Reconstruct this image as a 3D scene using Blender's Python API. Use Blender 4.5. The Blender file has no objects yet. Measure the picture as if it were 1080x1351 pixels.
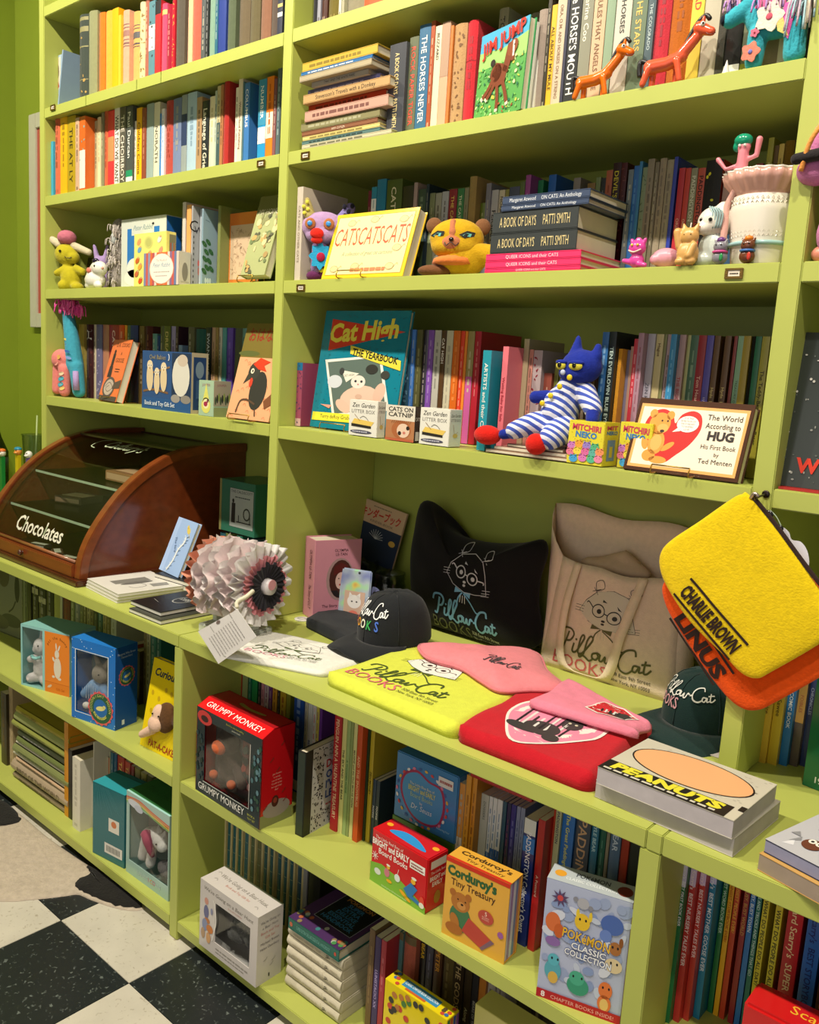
import bpy, bmesh, math, random
from mathutils import Vector, Matrix, noise
random.seed(7)
S = bpy.context.scene
COL = S.collection
# ---------------------------------------------------------------- camera
CAM = Vector((1.5868, -1.3322, 1.3624)); YAW, PITCH, ROLL, FPX = 40.3369, -9.0336, 3.5893, 1123.6687
_y, _p, _r = math.radians(YAW), math.radians(PITCH), math.radians(ROLL)
_f = Vector((-math.sin(_y)*math.cos(_p), math.cos(_y)*math.cos(_p), math.sin(_p)))
_rt = Vector((math.cos(_y), math.sin(_y), 0)); _up = _rt.cross(_f)
_R = math.cos(_r)*_rt + math.sin(_r)*_up; _U = -math.sin(_r)*_rt + math.cos(_r)*_up
cd = bpy.data.cameras.new('camera'); co = bpy.data.objects.new('camera', cd); COL.objects.link(co)
cd.sensor_fit = 'HORIZONTAL'; cd.sensor_width = 36.0; cd.lens = 36.0*FPX/1080.0; cd.clip_start = 0.02
m = Matrix((_R, _U, -_f)).transposed().to_4x4(); m.translation = CAM; co.matrix_world = m
S.camera = co
# ---------------------------------------------------------------- world, lamps, exposure
W = bpy.data.worlds.new('world'); S.world = W; W.use_nodes = True
W.node_tree.nodes['Background'].inputs[0].default_value = (1.0, 0.95, 0.87, 1); W.node_tree.nodes['Background'].inputs[1].default_value = 0.24
S.view_settings.view_transform = 'Standard'; S.view_settings.look = 'None'
S.view_settings.exposure = 0.0; S.view_settings.gamma = 1.0; S.view_settings.use_curve_mapping = False
LAMPS = [(-1.25, -1.32, 3.42, 138), (-0.25, -1.30, 3.42, 152), (0.75, -1.30, 3.42, 148), (1.75, -1.32, 3.42, 138)]
def spot_lamp(x, y, z, pw):
    l = bpy.data.lights.new('ceiling_spot_light', 'SPOT'); l.energy = pw; l.color = (1.0, 0.915, 0.77)
    l.spot_size = math.radians(125); l.spot_blend = 0.7; l.shadow_soft_size = 0.035
    o = bpy.data.objects.new('ceiling_spot_light', l); COL.objects.link(o); o.location = (x, y, z)
    d = Vector((x-0.1, 0.15, 1.05)) - Vector((x, y, z)); o.rotation_euler = d.to_track_quat('-Z', 'Y').to_euler()
for q in LAMPS: spot_lamp(*q)
# unseen wide soft area light behind the viewer, a frontal fill
l = bpy.data.lights.new('front_area_light', 'AREA'); l.shape = 'RECTANGLE'; l.size = 2.6; l.size_y = 2.0; l.energy = 18; l.color = (1.0, 0.94, 0.88)
o = bpy.data.objects.new('front_area_light', l); COL.objects.link(o); o.location = (1.2, -3.6, 1.5)
o.rotation_euler = (Vector((-0.2, 0.2, 1.1)) - Vector(o.location)).to_track_quat('-Z', 'Y').to_euler()
# ---------------------------------------------------------------- measures (metres), read from the photograph's perspective
PX, P0, PW, TH = 1.142, 1.1429, 0.0311, 0.0297
zA, zB, zC, zD, zK, TK = 2.103, 1.8446, 1.5624, 1.2284, 0.7542, 0.0293
DF, QX, QW, PQ, zM, zN, BK = 0.2463, -0.0109, 0.0312, 1.142, 0.4073, 0.0518, 0.355
zT = 2.393; LX = -2.07
def ray(px, py): return _f + (px-540)/FPX*_R - (py-675.5)/FPX*_U
def at(px, py, ax, val):
    d = ray(px, py); return CAM + d*((val-CAM[ax])/d[ax])
def gz(px, py, z): return at(px, py, 2, z)
def gy(px, py, y=0.0): return at(px, py, 1, y)
# ---------------------------------------------------------------- materials
def lin(c):
    c = c.lstrip('#'); r = [int(c[i:i+2], 16)/255 for i in (0, 2, 4)]
    return [(v/12.92 if v <= .04045 else ((v+.055)/1.055)**2.4) for v in r]
MC = {}
def mat(c, kind='paper'):
    k = (c, kind)
    if k in MC: return MC[k]
    m = bpy.data.materials.new(kind+'_'+c.lstrip('#')); m.use_nodes = True; nt = m.node_tree; b = nt.nodes['Principled BSDF']
    rgb = lin(c); P = dict(paper=(.5, .03, 60, .03), print=(.45, .0, 0, 0), cloth=(.9, .05, 90, .5), gloss=(.18, .02, 10, 0), satin=(.35, .03, 30, .04), paint=(.42, .035, 7, .06), fur=(.95, .12, 70, 1.0), felt=(.95, .08, 120, .6), metal=(.32, .03, 30, .03), wood=(.28, .2, 6, .04), rough=(.8, .07, 40, .2), glass=(.03, 0, 0, 0))[kind]
    b.inputs['Roughness'].default_value = P[0]
    b.inputs['Base Color'].default_value = (*rgb, 1)
    if kind == 'print': b.inputs['Specular IOR Level'].default_value = .35
    if kind in ('cloth', 'felt', 'fur'): b.inputs['Specular IOR Level'].default_value = .15; b.inputs['Sheen Weight'].default_value = .12
    if kind == 'metal': b.inputs['Metallic'].default_value = .9
    if kind == 'wood': b.inputs['Coat Weight'].default_value = .5; b.inputs['Coat Roughness'].default_value = .12
    if kind == 'glass':
        out = nt.nodes['Material Output']; tr = nt.nodes.new('ShaderNodeBsdfTransparent'); gl = nt.nodes.new('ShaderNodeBsdfGlossy'); mx = nt.nodes.new('ShaderNodeMixShader'); fr = nt.nodes.new('ShaderNodeLayerWeight')
        fr.inputs['Blend'].default_value = .25; mr = nt.nodes.new('ShaderNodeMapRange'); mr.inputs['To Min'].default_value = .03; mr.inputs['To Max'].default_value = .2
        tr.inputs['Color'].default_value = (*rgb, 1); gl.inputs['Roughness'].default_value = .06
        nt.links.new(fr.outputs['Facing'], mr.inputs['Value']); nt.links.new(mr.outputs[0], mx.inputs[0]); nt.links.new(tr.outputs[0], mx.inputs[1]); nt.links.new(gl.outputs[0], mx.inputs[2]); nt.links.new(mx.outputs[0], out.inputs[0])
        MC[k] = m; return m
    if P[2]:
        tc = nt.nodes.new('ShaderNodeTexCoord'); nz = nt.nodes.new('ShaderNodeTexNoise'); nz.inputs['Scale'].default_value = P[2]; nz.inputs['Detail'].default_value = 4
        mp = nt.nodes.new('ShaderNodeMapping'); nt.links.new(tc.outputs['Object'], mp.inputs[0]); nt.links.new(mp.outputs[0], nz.inputs[0])
        if kind == 'wood': mp.inputs['Scale'].default_value = (1.2, 6, 9)
        mx = nt.nodes.new('ShaderNodeMix'); mx.data_type = 'RGBA'
        d = P[1]; mx.inputs[6].default_value = (*[max(0, v*(1-2.2*d)) for v in rgb], 1); mx.inputs[7].default_value = (*[min(1, v*(1+2.2*d)) for v in rgb], 1)
        nt.links.new(nz.outputs[0], mx.inputs[0]); nt.links.new(mx.outputs[2], b.inputs['Base Color'])
        if P[3]:
            bm_ = nt.nodes.new('ShaderNodeBump'); bm_.inputs['Strength'].default_value = P[3]*.5; bm_.inputs['Distance'].default_value = .004 if kind in ('cloth', 'felt', 'fur') else .001
            n2 = nt.nodes.new('ShaderNodeTexNoise'); n2.inputs['Scale'].default_value = {'paint': 260, 'cloth': 420, 'felt': 300, 'fur': 160}.get(kind, 200); n2.inputs['Detail'].default_value = 3
            nt.links.new(tc.outputs['Object'], n2.inputs[0]); nt.links.new(n2.outputs[0], bm_.inputs['Height']); nt.links.new(bm_.outputs[0], b.inputs['Normal'])
    MC[k] = m; return m
# ---------------------------------------------------------------- mesh building
def link(name, me, parent=None, loc=None, kind=None):
    o = bpy.data.objects.new(name, me); COL.objects.link(o)
    if parent is not None: o.parent = parent
    if loc is not None: o.location = loc
    if kind: o['kind'] = kind
    return o
def tag(o, label=None, cat=None, group=None, kind=None):
    if label: o['label'] = label
    if cat: o['category'] = cat
    if group: o['group'] = group
    if kind: o['kind'] = kind
    return o
def thing(name, label, cat, loc, rz=0.0, rx=0.0, group=None, ry=0.0):
    o = link(name, None, None, loc); o.rotation_euler = (rx, ry, rz); o.empty_display_size = .05
    return tag(o, label, cat, group)
class MB:
    def __init__(s): s.v = []; s.f = []; s.m = []; s.ms = []
    def mi(s, m):
        if m is None: return 0
        if m not in s.ms: s.ms.append(m)
        return s.ms.index(m)
    def add(s, vs, fs, m=None):
        n = len(s.v); s.v += [tuple(v) for v in vs]; i = s.mi(m)
        for f in fs: s.f.append([n+k for k in f]); s.m.append(i)
        return s
    def box(s, a, b, m=None, M=None):
        (x0, y0, z0), (x1, y1, z1) = a, b
        vs = [Vector(p) for p in ((x0, y0, z0), (x1, y0, z0), (x1, y1, z0), (x0, y1, z0), (x0, y0, z1), (x1, y0, z1), (x1, y1, z1), (x0, y1, z1))]
        if M is not None: vs = [M @ v for v in vs]
        return s.add(vs, [(0, 3, 2, 1), (4, 5, 6, 7), (0, 1, 5, 4), (1, 2, 6, 5), (2, 3, 7, 6), (3, 0, 4, 7)], m)
    def prism(s, pts, h, m=None, ax=2, o=0.0):          # outline extruded along an axis
        n = len(pts)
        def P(p, t):
            if ax == 2: return (p[0], p[1], t)
            if ax == 1: return (p[0], t, p[1])
            return (t, p[0], p[1])
        vs = [P(p, o) for p in pts]+[P(p, o+h) for p in pts]
        fs = [[(i+1) % n, i, i+n, (i+1) % n+n][::1] for i in range(n)]
        return s.add(vs, fs+[list(range(n)), list(range(2*n-1, n-1, -1))], m)
    def ell(s, c, r, m=None, nu=16, nv=10, rot=None):
        vs = []; c = Vector(c)
        if not hasattr(r, '__len__'): r = (r, r, r)
        for j in range(nv+1):
            t = math.pi*j/nv
            for i in range(nu):
                a = 2*math.pi*i/nu; p = Vector((r[0]*math.sin(t)*math.cos(a), r[1]*math.sin(t)*math.sin(a), r[2]*math.cos(t)))
                if rot is not None: p = rot @ p
                vs.append(c+p)
        fs = [[j*nu+i, (j+1)*nu+i, (j+1)*nu+(i+1) % nu, j*nu+(i+1) % nu] for j in range(nv) for i in range(nu)]
        return s.add(vs, fs, m)
    def tube(s, pts, r, m=None, n=8, cap=True):
        P = [Vector(p) for p in pts]; R = r if hasattr(r, '__len__') else [r]*len(P); vs = []; up = None
        for i, p in enumerate(P):
            d = (P[min(i+1, len(P)-1)]-P[max(i-1, 0)]).normalized()
            if up is None: up = Vector((0, 0, 1)) if abs(d.z) < .9 else Vector((1, 0, 0))
            a = d.cross(up).normalized(); up = a.cross(d).normalized()
            for k in range(n):
                t = 2*math.pi*k/n; vs.append(p+R[i]*(math.cos(t)*a+math.sin(t)*up))
        L = len(P); fs = [[i*n+k, i*n+(k+1) % n, (i+1)*n+(k+1) % n, (i+1)*n+k] for i in range(L-1) for k in range(n)]
        if cap: fs += [list(range(n-1, -1, -1)), list(range((L-1)*n, L*n))]
        return s.add(vs, fs, m)
    def lathe(s, prof, m=None, n=24, c=(0, 0, 0), wob=None):
        vs = []
        for j, (r, z) in enumerate(prof):
            for k in range(n):
                t = 2*math.pi*k/n; q = r if wob is None else r*wob(j, t); vs.append((c[0]+q*math.cos(t), c[1]+q*math.sin(t), c[2]+z))
        L = len(prof); fs = [[i*n+k, i*n+(k+1) % n, (i+1)*n+(k+1) % n, (i+1)*n+k] for i in range(L-1) for k in range(n)]
        fs += [list(range(n-1, -1, -1)), list(range((L-1)*n, L*n))]
        return s.add(vs, fs, m)
    def build(s, name, m=None, parent=None, smooth=False, loc=None, kind=None, bevel=0, auto=None):
        me = bpy.data.meshes.new(name); me.from_pydata(s.v, [], s.f)
        if m is not None: me.materials.append(m)
        else:
            for q in s.ms: me.materials.append(q)
            me.polygons.foreach_set('material_index', s.m)
        me.update()
        b = bmesh.new(); b.from_mesh(me)
        if bevel: bmesh.ops.bevel(b, geom=[e for e in b.edges if e.is_manifold and e.calc_face_angle(0) > .6], offset=bevel, segments=2, affect='EDGES', clamp_overlap=True)
        bmesh.ops.recalc_face_normals(b, faces=b.faces); b.to_mesh(me); b.free()
        if smooth:
            for p in me.polygons: p.use_smooth = True
        if auto: me.set_sharp_from_angle(angle=math.radians(auto))
        return link(name, me, parent, loc, kind)
def sm(P, k=6, closed=False):          # Catmull-Rom through the points
    P = [Vector(p) for p in P]; n = len(P); out = []
    for i in range(n if closed else n-1):
        a, b, c, d = (P[(i-1) % n], P[i], P[(i+1) % n], P[(i+2) % n]) if closed else (P[max(i-1, 0)], P[i], P[i+1], P[min(i+2, n-1)])
        for j in range(k):
            t = j/k; out.append(.5*((2*b)+(c-a)*t+(2*a-5*b+4*c-d)*t*t+(3*b-a-3*c+d)*t**3))
    if not closed: out.append(P[-1])
    return out
def blob(name, prims, m, parent=None, vox=.0025, smooth_it=6, kind=None, loc=None):
    """one continuous surface grown from ellipsoids and tapered limbs"""
    b = MB()
    for p in prims:
        if p[0] == 'e': b.ell(p[1], p[2], rot=p[3] if len(p) > 3 else None)
        elif p[0] == 't':
            pts, rr = p[1], p[2]; b.tube(pts, rr, n=12)
            R = rr if hasattr(rr, '__len__') else [rr]*len(pts)
            for q, r_ in ((pts[0], R[0]), (pts[-1], R[-1])): b.ell(q, r_*1.0, nu=12, nv=8)
        elif p[0] == 'b': b.box(p[1], p[2], M=p[3] if len(p) > 3 else None)
    o = b.build(name, m, None); md = o.modifiers.new('r', 'REMESH'); md.mode = 'VOXEL'; md.voxel_size = vox; md.use_smooth_shade = True
    s2 = o.modifiers.new('s', 'SMOOTH'); s2.iterations = smooth_it; s2.factor = .5
    dg = bpy.context.evaluated_depsgraph_get(); me = bpy.data.meshes.new_from_object(o.evaluated_get(dg)); me.name = name
    old = o.data; o.modifiers.clear(); o.data = me; bpy.data.meshes.remove(old)
    for p in me.polygons: p.use_smooth = True
    if not me.materials: me.materials.append(m)
    if parent is not None: o.parent = parent
    if loc is not None: o.location = loc
    if kind: o['kind'] = kind
    return o
# ---------------------------------------------------------------- flat print laid on a surface
TX = {}
def textmesh(s, bold=0.0, shear=0.0, space=1.0, res=2):
    k = (s, bold, shear, space)
    if k in TX: return TX[k]
    c = bpy.data.curves.new('t', 'FONT'); c.body = s; c.resolution_u = res; c.offset = bold; c.shear = shear; c.space_character = space
    o = bpy.data.objects.new('t', c); me = bpy.data.meshes.new_from_object(o)
    vs = [(v.co.x, v.co.y) for v in me.vertices]; fs = [list(p.vertices) for p in me.polygons]
    bpy.data.objects.remove(o); bpy.data.curves.remove(c); bpy.data.meshes.remove(me)
    if vs:
        x0, x1 = min(v[0] for v in vs), max(v[0] for v in vs); y0, y1 = min(v[1] for v in vs), max(v[1] for v in vs)
    else: x0 = x1 = y0 = y1 = 0
    TX[k] = (vs, fs, x0, max(x1, x0+1e-4), min(y0, 0), max(y1, .5)); return TX[k]
STF = ('printed_picture', 'printed_clouds', 'printed_creatures', 'printed_eyes', 'printed_figures', 'printed_stars', 'cover_speckles', 'cover_flecks', 'small_print', 'binding_pattern', 'spine_lettering', 'printed_title', 'seal_lettering', 'printed_lines', 'printed_foliage', 'printed_family', 'spine_emblem', 'film_creases', 'gilt_rule', 'spine_band', 'printed_monkey', 'printed_teddy', 'stripe', 'barcode', 'pyjama_stripes', 'firework_print', 'logo_lines', 'spine_print', 'lettering', 'printed_rainbow', 'printed_cloud', 'sticker', 'limbs', 'photograph_detail', 'printed_owl', 'printed_animal', 'printed_bush', 'painted_spots', 'striped_cushion', 'printed_grass')
class Art:
    def __init__(s, parent, O, U, V, w, h, fn=None, step=.00016, base=.0003):
        s.par = parent; s.O = Vector(O); s.U = Vector(U).normalized(); s.V = Vector(V).normalized(); s.N = s.U.cross(s.V); s.w = w; s.h = h; s.fn = fn; s.st = step; s.k = base; s.g = {}; s.n = 0; s.last = None
    def P(s, u, v):
        if s.fn: return s.fn(u, v, s.k)
        return s.O+s.U*(u*s.w)+s.V*(v*s.h)+s.N*s.k
    def put(s, vs, fs, col, name, mk='print'):
        
        if (name, col) != s.last:
            if s.last: s.k += .00007 if s.n < 16 else .00001
            s.last = (name, col); s.n += 1
        b = s.g.setdefault((name, col, mk), MB()); b.add([s.P(*v) for v in vs], fs)
    def up(s): pass
    def poly(s, pts, col, name='printed_picture'):
        if s.fn and max(p[0] for p in pts)-min(p[0] for p in pts) > .04:  # follow the curved surface
            b = bmesh.new(); f = b.faces.new([b.verts.new((p[0], p[1], 0)) for p in pts]); bmesh.ops.triangulate(b, faces=[f]); 
            for _ in range(3 if len(pts) < 9 else 2): bmesh.ops.subdivide_edges(b, edges=b.edges[:], cuts=1, use_grid_fill=True)
            b.verts.index_update(); s.put([(v.co.x, v.co.y) for v in b.verts], [[v.index for v in f.verts] for f in b.faces], col, name); b.free(); return s
        s.put(pts, [list(range(len(pts)))], col, name); s.up(); return s
    def rect(s, u0, v0, u1, v1, col, name='printed_panel'): return s.poly([(u0, v0), (u1, v0), (u1, v1), (u0, v1)], col, name)
    def ell(s, u, v, ru, rv, col, name='printed_picture', n=20, rot=0, grid=False):
        c, q = math.cos(rot), math.sin(rot); a = s.w/s.h
        pts = []
        for i in range(n):
            t = 2*math.pi*i/n; x, y = ru*math.cos(t), rv*math.sin(t)/a*1.0
            y = rv*math.sin(t)
            if rot: X = x*s.w; Y = y*s.h; x = (X*c-Y*q)/s.w; y = (X*q+Y*c)/s.h
            pts.append((u+x, v+y))
        return s.poly(pts, col, name)
    def line(s, pts, wd, col, name='printed_lines', closed=False, smooth=0, taper=False):
        P = sm([(p[0], p[1], 0) for p in pts], smooth, closed) if smooth else [Vector((p[0], p[1], 0)) for p in pts]
        P = [Vector((p.x*s.w, p.y*s.h, 0)) for p in P]; n = len(P); vs = []
        for i in range(n):
            a = P[(i-1) % n] if (closed or i > 0) else P[i]; b = P[(i+1) % n] if (closed or i < n-1) else P[i]
            d = (b-a); d = d.normalized() if d.length > 1e-9 else Vector((1, 0, 0)); q = Vector((-d.y, d.x, 0))*wd/2
            if taper: q = q*(.45+1.1*math.sin(math.pi*min(1, max(0, i/(n-1)))))
            vs += [((P[i].x+q.x)/s.w, (P[i].y+q.y)/s.h), ((P[i].x-q.x)/s.w, (P[i].y-q.y)/s.h)]
        fs = [[2*i, 2*i+1, (2*i+3) % (2*n), (2*i+2) % (2*n)] for i in range(n if closed else n-1)]
        s.put(vs, fs, col, name); s.up(); return s
    def text(s, t, u, v, h, col, w=None, al='c', rot=0.0, bold=0.0, shear=0.0, name='printed_title', space=1.0, maxw=None):
        """h: cap height as a fraction of the face's height, w: full width as a fraction of its width"""
        vs, fs, x0, x1, y0, y1 = textmesh(t, bold, shear, space)
        sc = h*s.h/.70; L = (x1-x0)*sc; sx = sc
        if w: sx = sc*(w*s.w)/L; L = w*s.w
        elif maxw and L > maxw*s.w: sx = sc*maxw*s.w/L; L = maxw*s.w
        ox = {'c': -L/2, 'l': 0, 'r': -L}[al]; c, q = math.cos(math.radians(rot)), math.sin(math.radians(rot)); out = []
        for x, y in vs:
            X = (x-x0)*sx+ox; Y = y*sc; X, Y = X*c-Y*q, X*q+Y*c; out.append((u+X/s.w, v+Y/s.h))
        s.put(out, fs, col, name); s.up(); return s
    def dashes(s, u0, u1, v, h, col, name='small_print', rnd=None, n=None):
        r = rnd or random; x = u0; vs = []; fs = []
        while x < u1:
            L = r.uniform(.02, .07)*(u1-u0)*2
            if x+L > u1: break
            k = len(vs); vs += [(x, v-h/2), (x+L, v-h/2), (x+L, v+h/2), (x, v+h/2)]; fs.append([k, k+1, k+2, k+3]); x += L+.02*(u1-u0)
        if fs: s.put(vs, fs, col, name); s.up()
        return s
    def flush(s):
        out = []
        for (name, col, mk), b in s.g.items():
            me = bpy.data.meshes.new(name); me.from_pydata(b.v, [], b.f); me.materials.append(mat(col, mk)); me.update(); out.append(link(name, me, s.par, kind='stuff' if name in STF else None))
        s.g = {}; return out
def front(parent, w, h, y=0.0, x=0.0, z=0.0): return Art(parent, (x, y, z), (1, 0, 0), (0, 0, 1), w, h)
def rside(parent, w, d, h, z=0.0): return Art(parent, (w, 0, z), (0, 1, 0), (0, 0, 1), d, h)
def topside(parent, w, d, z): return Art(parent, (0, 0, z), (1, 0, 0), (0, 1, 0), w, d)
# ================================================================ the setting
GR = 'b1b85a'
def plain(name, a, b, m, kind='structure', parent=None, bevel=0):
    return MB().box(a, b).build(name, m, parent, kind=kind, bevel=bevel)
def floor_tile_mats():
    out = []
    for base, spots in (('d9d2c2', 'b8ae9a'), ('23282a', '6e7672')):
        m = bpy.data.materials.new('vinyl_tile_'+base); m.use_nodes = True; nt = m.node_tree; b = nt.nodes['Principled BSDF']; b.inputs['Roughness'].default_value = .32
        tc = nt.nodes.new('ShaderNodeTexCoord'); v = nt.nodes.new('ShaderNodeTexNoise'); v.inputs['Scale'].default_value = 105; v.inputs['Detail'].default_value = 2; v.inputs['Distortion'].default_value = .6
        n2 = nt.nodes.new('ShaderNodeTexNoise'); n2.inputs['Scale'].default_value = 9; n2.inputs['Detail'].default_value = 4
        cr = nt.nodes.new('ShaderNodeValToRGB'); cr.color_ramp.elements[0].position = .62; cr.color_ramp.elements[1].position = .72
        cr.color_ramp.elements[0].color = (*lin(base), 1); cr.color_ramp.elements[1].color = (*lin(spots), 1)
        mx = nt.nodes.new('ShaderNodeMix'); mx.data_type = 'RGBA'; mx.blend_type = 'MULTIPLY'; mx.inputs[0].default_value = .35
        nt.links.new(tc.outputs['Object'], v.inputs[0]); nt.links.new(tc.outputs['Object'], n2.inputs[0]); nt.links.new(v.outputs[0], cr.inputs[0])
        nt.links.new(cr.outputs[0], mx.inputs[6]); nt.links.new(n2.outputs[0], mx.inputs[7]); nt.links.new(mx.outputs[2], b.inputs['Base Color']); out.append(m)
    return out
TW, TB = floor_tile_mats()
fl = plain('floor', (LX, -4.2, -.03), (3.2, BK, -.003), mat('2a2824', 'rough'))
TX0, TY0, TS = -0.2357, -0.4001, .305
tile = {}
for k, mm in ((0, TW), (1, TB)):
    tile[k] = MB().box((0, 0, 0), (TS-.0012, TS-.0012, .003)).build('floor_tile', mm, fl, bevel=.0006)
first = [True, True]
for i in range(-6, 7):
    for j in range(-7, 2):
        k = (i+j) % 2
        x, y = TX0+(i)*TS, TY0+(j)*TS
        if x < LX-.02 or y > BK-.1: continue
        if first[k]: o = tile[k]; first[k] = False
        else: o = tile[k].copy(); COL.objects.link(o)
        o.location = (x, y, -.003)
wb = plain('wall_back', (LX-.1, BK, -.03), (3.2, BK+.1, 3.6), mat('7f9026', 'paint'))
plain('wall_left', (LX-.12, -4.2, -.03), (LX, BK, 3.6), mat('7f9026', 'paint'))
plain('ceiling', (LX-.12, -4.2, 3.6), (3.2, BK+.1, 3.66), mat('d8d4c4', 'paint'))
# ---- bookcases
GP = mat(GR, 'paint'); GI = GP
up = thing('wall_bookcase', 'tall built-in green painted bookcase with brass label holders, above the counter', 'bookcase', (0, 0, zK))
def part(name, a, b, m, par, off, bev=.0012):
    return MB().box(tuple(a[i]-off[i] for i in range(3)), tuple(b[i]-off[i] for i in range(3))).build(name, m, par, bevel=bev)
UO = (0, 0, zK)
posts = [-P0, 0.0, PX, 2*PX]
for i, x in enumerate(posts):
    part('upright', (x, 0, zK+.0005), (x+PW, BK-.012, 2.75), GP, up, UO, .0018)
part('back_panel', (-P0+PW, BK-.012, zK+.0005), (2*PX, BK-.001, 2.75), mat('9aa54a', 'paint'), up, UO, 0)
holders = []
for bi, (x0, x1) in enumerate([(-P0+PW, 0), (PW, PX), (PX+PW, 2*PX)]):
    for z in (zD, zC, zB, zA, zT):
        dz = 0.0 if bi != 1 or z != zD else -.0015
        sh = part('shelf', (x0, .0008 if bi != 1 else -.0006, z-TH+dz), (x1, BK-.012, z+dz), GP, up, UO, .0016)
JN = mat('6f7c2c', 'paint')
def seam(par, off, a, b): part('paint_seam', a, b, JN, par, off, 0)
for px, py0, py1 in ((113, 122, 136), (180, 105, 121), (212, 96, 110)):
    p = gy(px, (py0+py1)/2, 0); seam(up, UO, (p.x-.0006, -.0004, zA-TH+.001), (p.x+.0006, .001, zA-.001))
brass = mat('9a7b42', 'metal')
def holder(px, py, z=None):
    p = gy(px, py, -.001); x, zz = p.x-UO[0], p.z-UO[2]; w, h = .028, .016
    b = MB(); b.box((x-w/2, -.0035, zz-h/2), (x+w/2, -.0005, zz-h/2+.004)); b.box((x-w/2, -.0035, zz+h/2-.003), (x+w/2, -.0005, zz+h/2))
    b.box((x-w/2, -.0035, zz-h/2+.004), (x-w/2+.005, -.0005, zz+h/2-.003)); b.box((x+w/2-.005, -.0035, zz-h/2+.004), (x+w/2, -.0005, zz+h/2-.003))
    o = b.build('label_holder', brass, up, bevel=.0006)
    c = MB().box((x-w/2+.004, -.0018, zz-h/2+.003), (x+w/2-.004, -.0006, zz+h/2-.002)).build('paper_card', mat('e8dccb'), o)
    r = MB(); 
    for s_ in (-1, 1): r.ell((x+s_*(w/2-.0025), -.0036, zz), .0009, nu=8, nv=5)
    r.build('rivet', brass, o, smooth=True)
    a = Art(o, (x-w/2+.006, -.0018, zz-h/2+.004), (1, 0, 0), (0, 0, 1), w-.012, h-.008); a.dashes(.1, .95, .5, .3, '5a5248'); a.flush()
for q in ((70, 142), (344.5, 216), (403, 205.5), (397, 380), (968, 361)): holder(*q)
# ---- counter and lower case
wt = thing('worktop', 'thick green painted counter top running the length of the bookcase', 'counter', (0, 0, zK))
QL = [LX, QX+.0, QX+PQ+.0, 3.0]
segs = [(LX+.001, QX+QW*.55), (QX+QW*.55, QX+PQ+.0085), (QX+PQ+.0085, QX+PQ+QW+.001), (QX+PQ+QW+.001, 3.0)]
for a, b in segs:
    part('counter_board', (a+.0004, -DF, zK-TK), (b-.0004, BK-.002, zK), GP, wt, (0, 0, zK), .0016)
lo = thing('base_bookcase', 'low green painted bookcase with two rows of shelves, under the counter', 'bookcase', (0, 0, 0))
for x in (QX, QX+PQ, QX+2*PQ):
    part('upright', (x, -DF+.0006, .0005), (x+QW, BK-.014, zK-TK-.0005), GP, lo, (0, 0, 0), .0016)
part('back_panel', (LX+.002, BK-.014, .0005), (3.0, BK-.002, zK-TK-.001), mat('97a248', 'paint'), lo, (0, 0, 0), 0)
part('plinth', (LX+.002, -DF+.035, .0005), (3.0, -DF+.05, zN-TK-.0005), mat('4a4a1c', 'paint'), lo, (0, 0, 0), 0)
for (a, b) in ((LX+.002, QX), (QX+QW, QX+PQ), (QX+PQ+QW, 3.0)):
    for z in (zM, zN):
        part('shelf', (a+.0003, -DF+.0012, z-TK+.001), (b-.0003, BK-.014, z), GP, lo, (0, 0, 0), .0016)
# picture frame on the wall beside the bookcase
p0 = gy(38, 152, BK-.02); p1 = gy(49, 432, BK-.02)
fr = thing('wall_picture', 'pale grey framed picture with a red mount, hanging left of the bookcase', 'picture', (p0.x, BK-.022, p1.z))
fw, fh = .42, p0.z-p1.z
b = MB(); t = .056
for a_, b_ in (((0, 0, 0), (t, .02, fh)), ((fw-t, 0, 0), (fw, .02, fh)), ((t, 0, 0), (fw-t, .02, t)), ((t, 0, fh-t), (fw-t, .02, fh))): b.box(a_, b_)
b.build('frame', mat('b8b6a0', 'satin'), fr, bevel=.002)
MB().box((t, .008, t), (fw-t, .02, fh-t)).build('mount_board', mat('a85040'), fr)
# ================================================================ books standing in rows
def cname(c):
    r, g, b = [int(c[i:i+2], 16)/255 for i in (0, 2, 4)]; mx, mn = max(r, g, b), min(r, g, b); L = (mx+mn)/2; d = mx-mn
    if mx < .24: return 'black'
    if d < .10: return 'white' if L > .8 else ('pale grey' if L > .6 else ('grey' if L > .36 else 'dark grey'))
    h = (((g-b)/d) % 6 if mx == r else ((b-r)/d+2 if mx == g else (r-g)/d+4))*60; s = d/mx
    if L > .78 and s < .3: return 'cream' if 20 < h < 80 else 'off-white'
    if s < .32:
        return {0: 'taupe', 1: 'beige' if L > .55 else 'taupe', 2: 'sage green', 3: 'grey-blue', 4: 'mauve'}[0 if h < 20 or h > 330 else 1 if h < 70 else 2 if h < 170 else 3 if h < 250 else 4] if L > .3 else 'dark '+('brown' if h < 60 or h > 330 else 'green' if h < 170 else 'slate')
    if h < 12 or h > 345: return 'maroon' if mx < .5 else ('pink' if L > .6 else 'red')
    if h < 38: return 'dark brown' if mx < .42 else ('brown' if mx < .66 else ('peach' if s < .5 else 'orange'))
    if h < 62: return 'olive' if mx < .6 else ('tan' if s < .5 else 'yellow')
    if h < 160: return 'dark green' if mx < .45 else 'green'
    if h < 195: return 'teal'
    if h < 245: return 'navy blue' if mx < .5 else ('light blue' if L > .6 else 'blue')
    if h < 290: return 'purple'
    return 'magenta'
ORD = 'first second third fourth fifth sixth seventh eighth ninth tenth eleventh twelfth thirteenth fourteenth fifteenth sixteenth seventeenth eighteenth nineteenth twentieth'.split()
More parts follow.
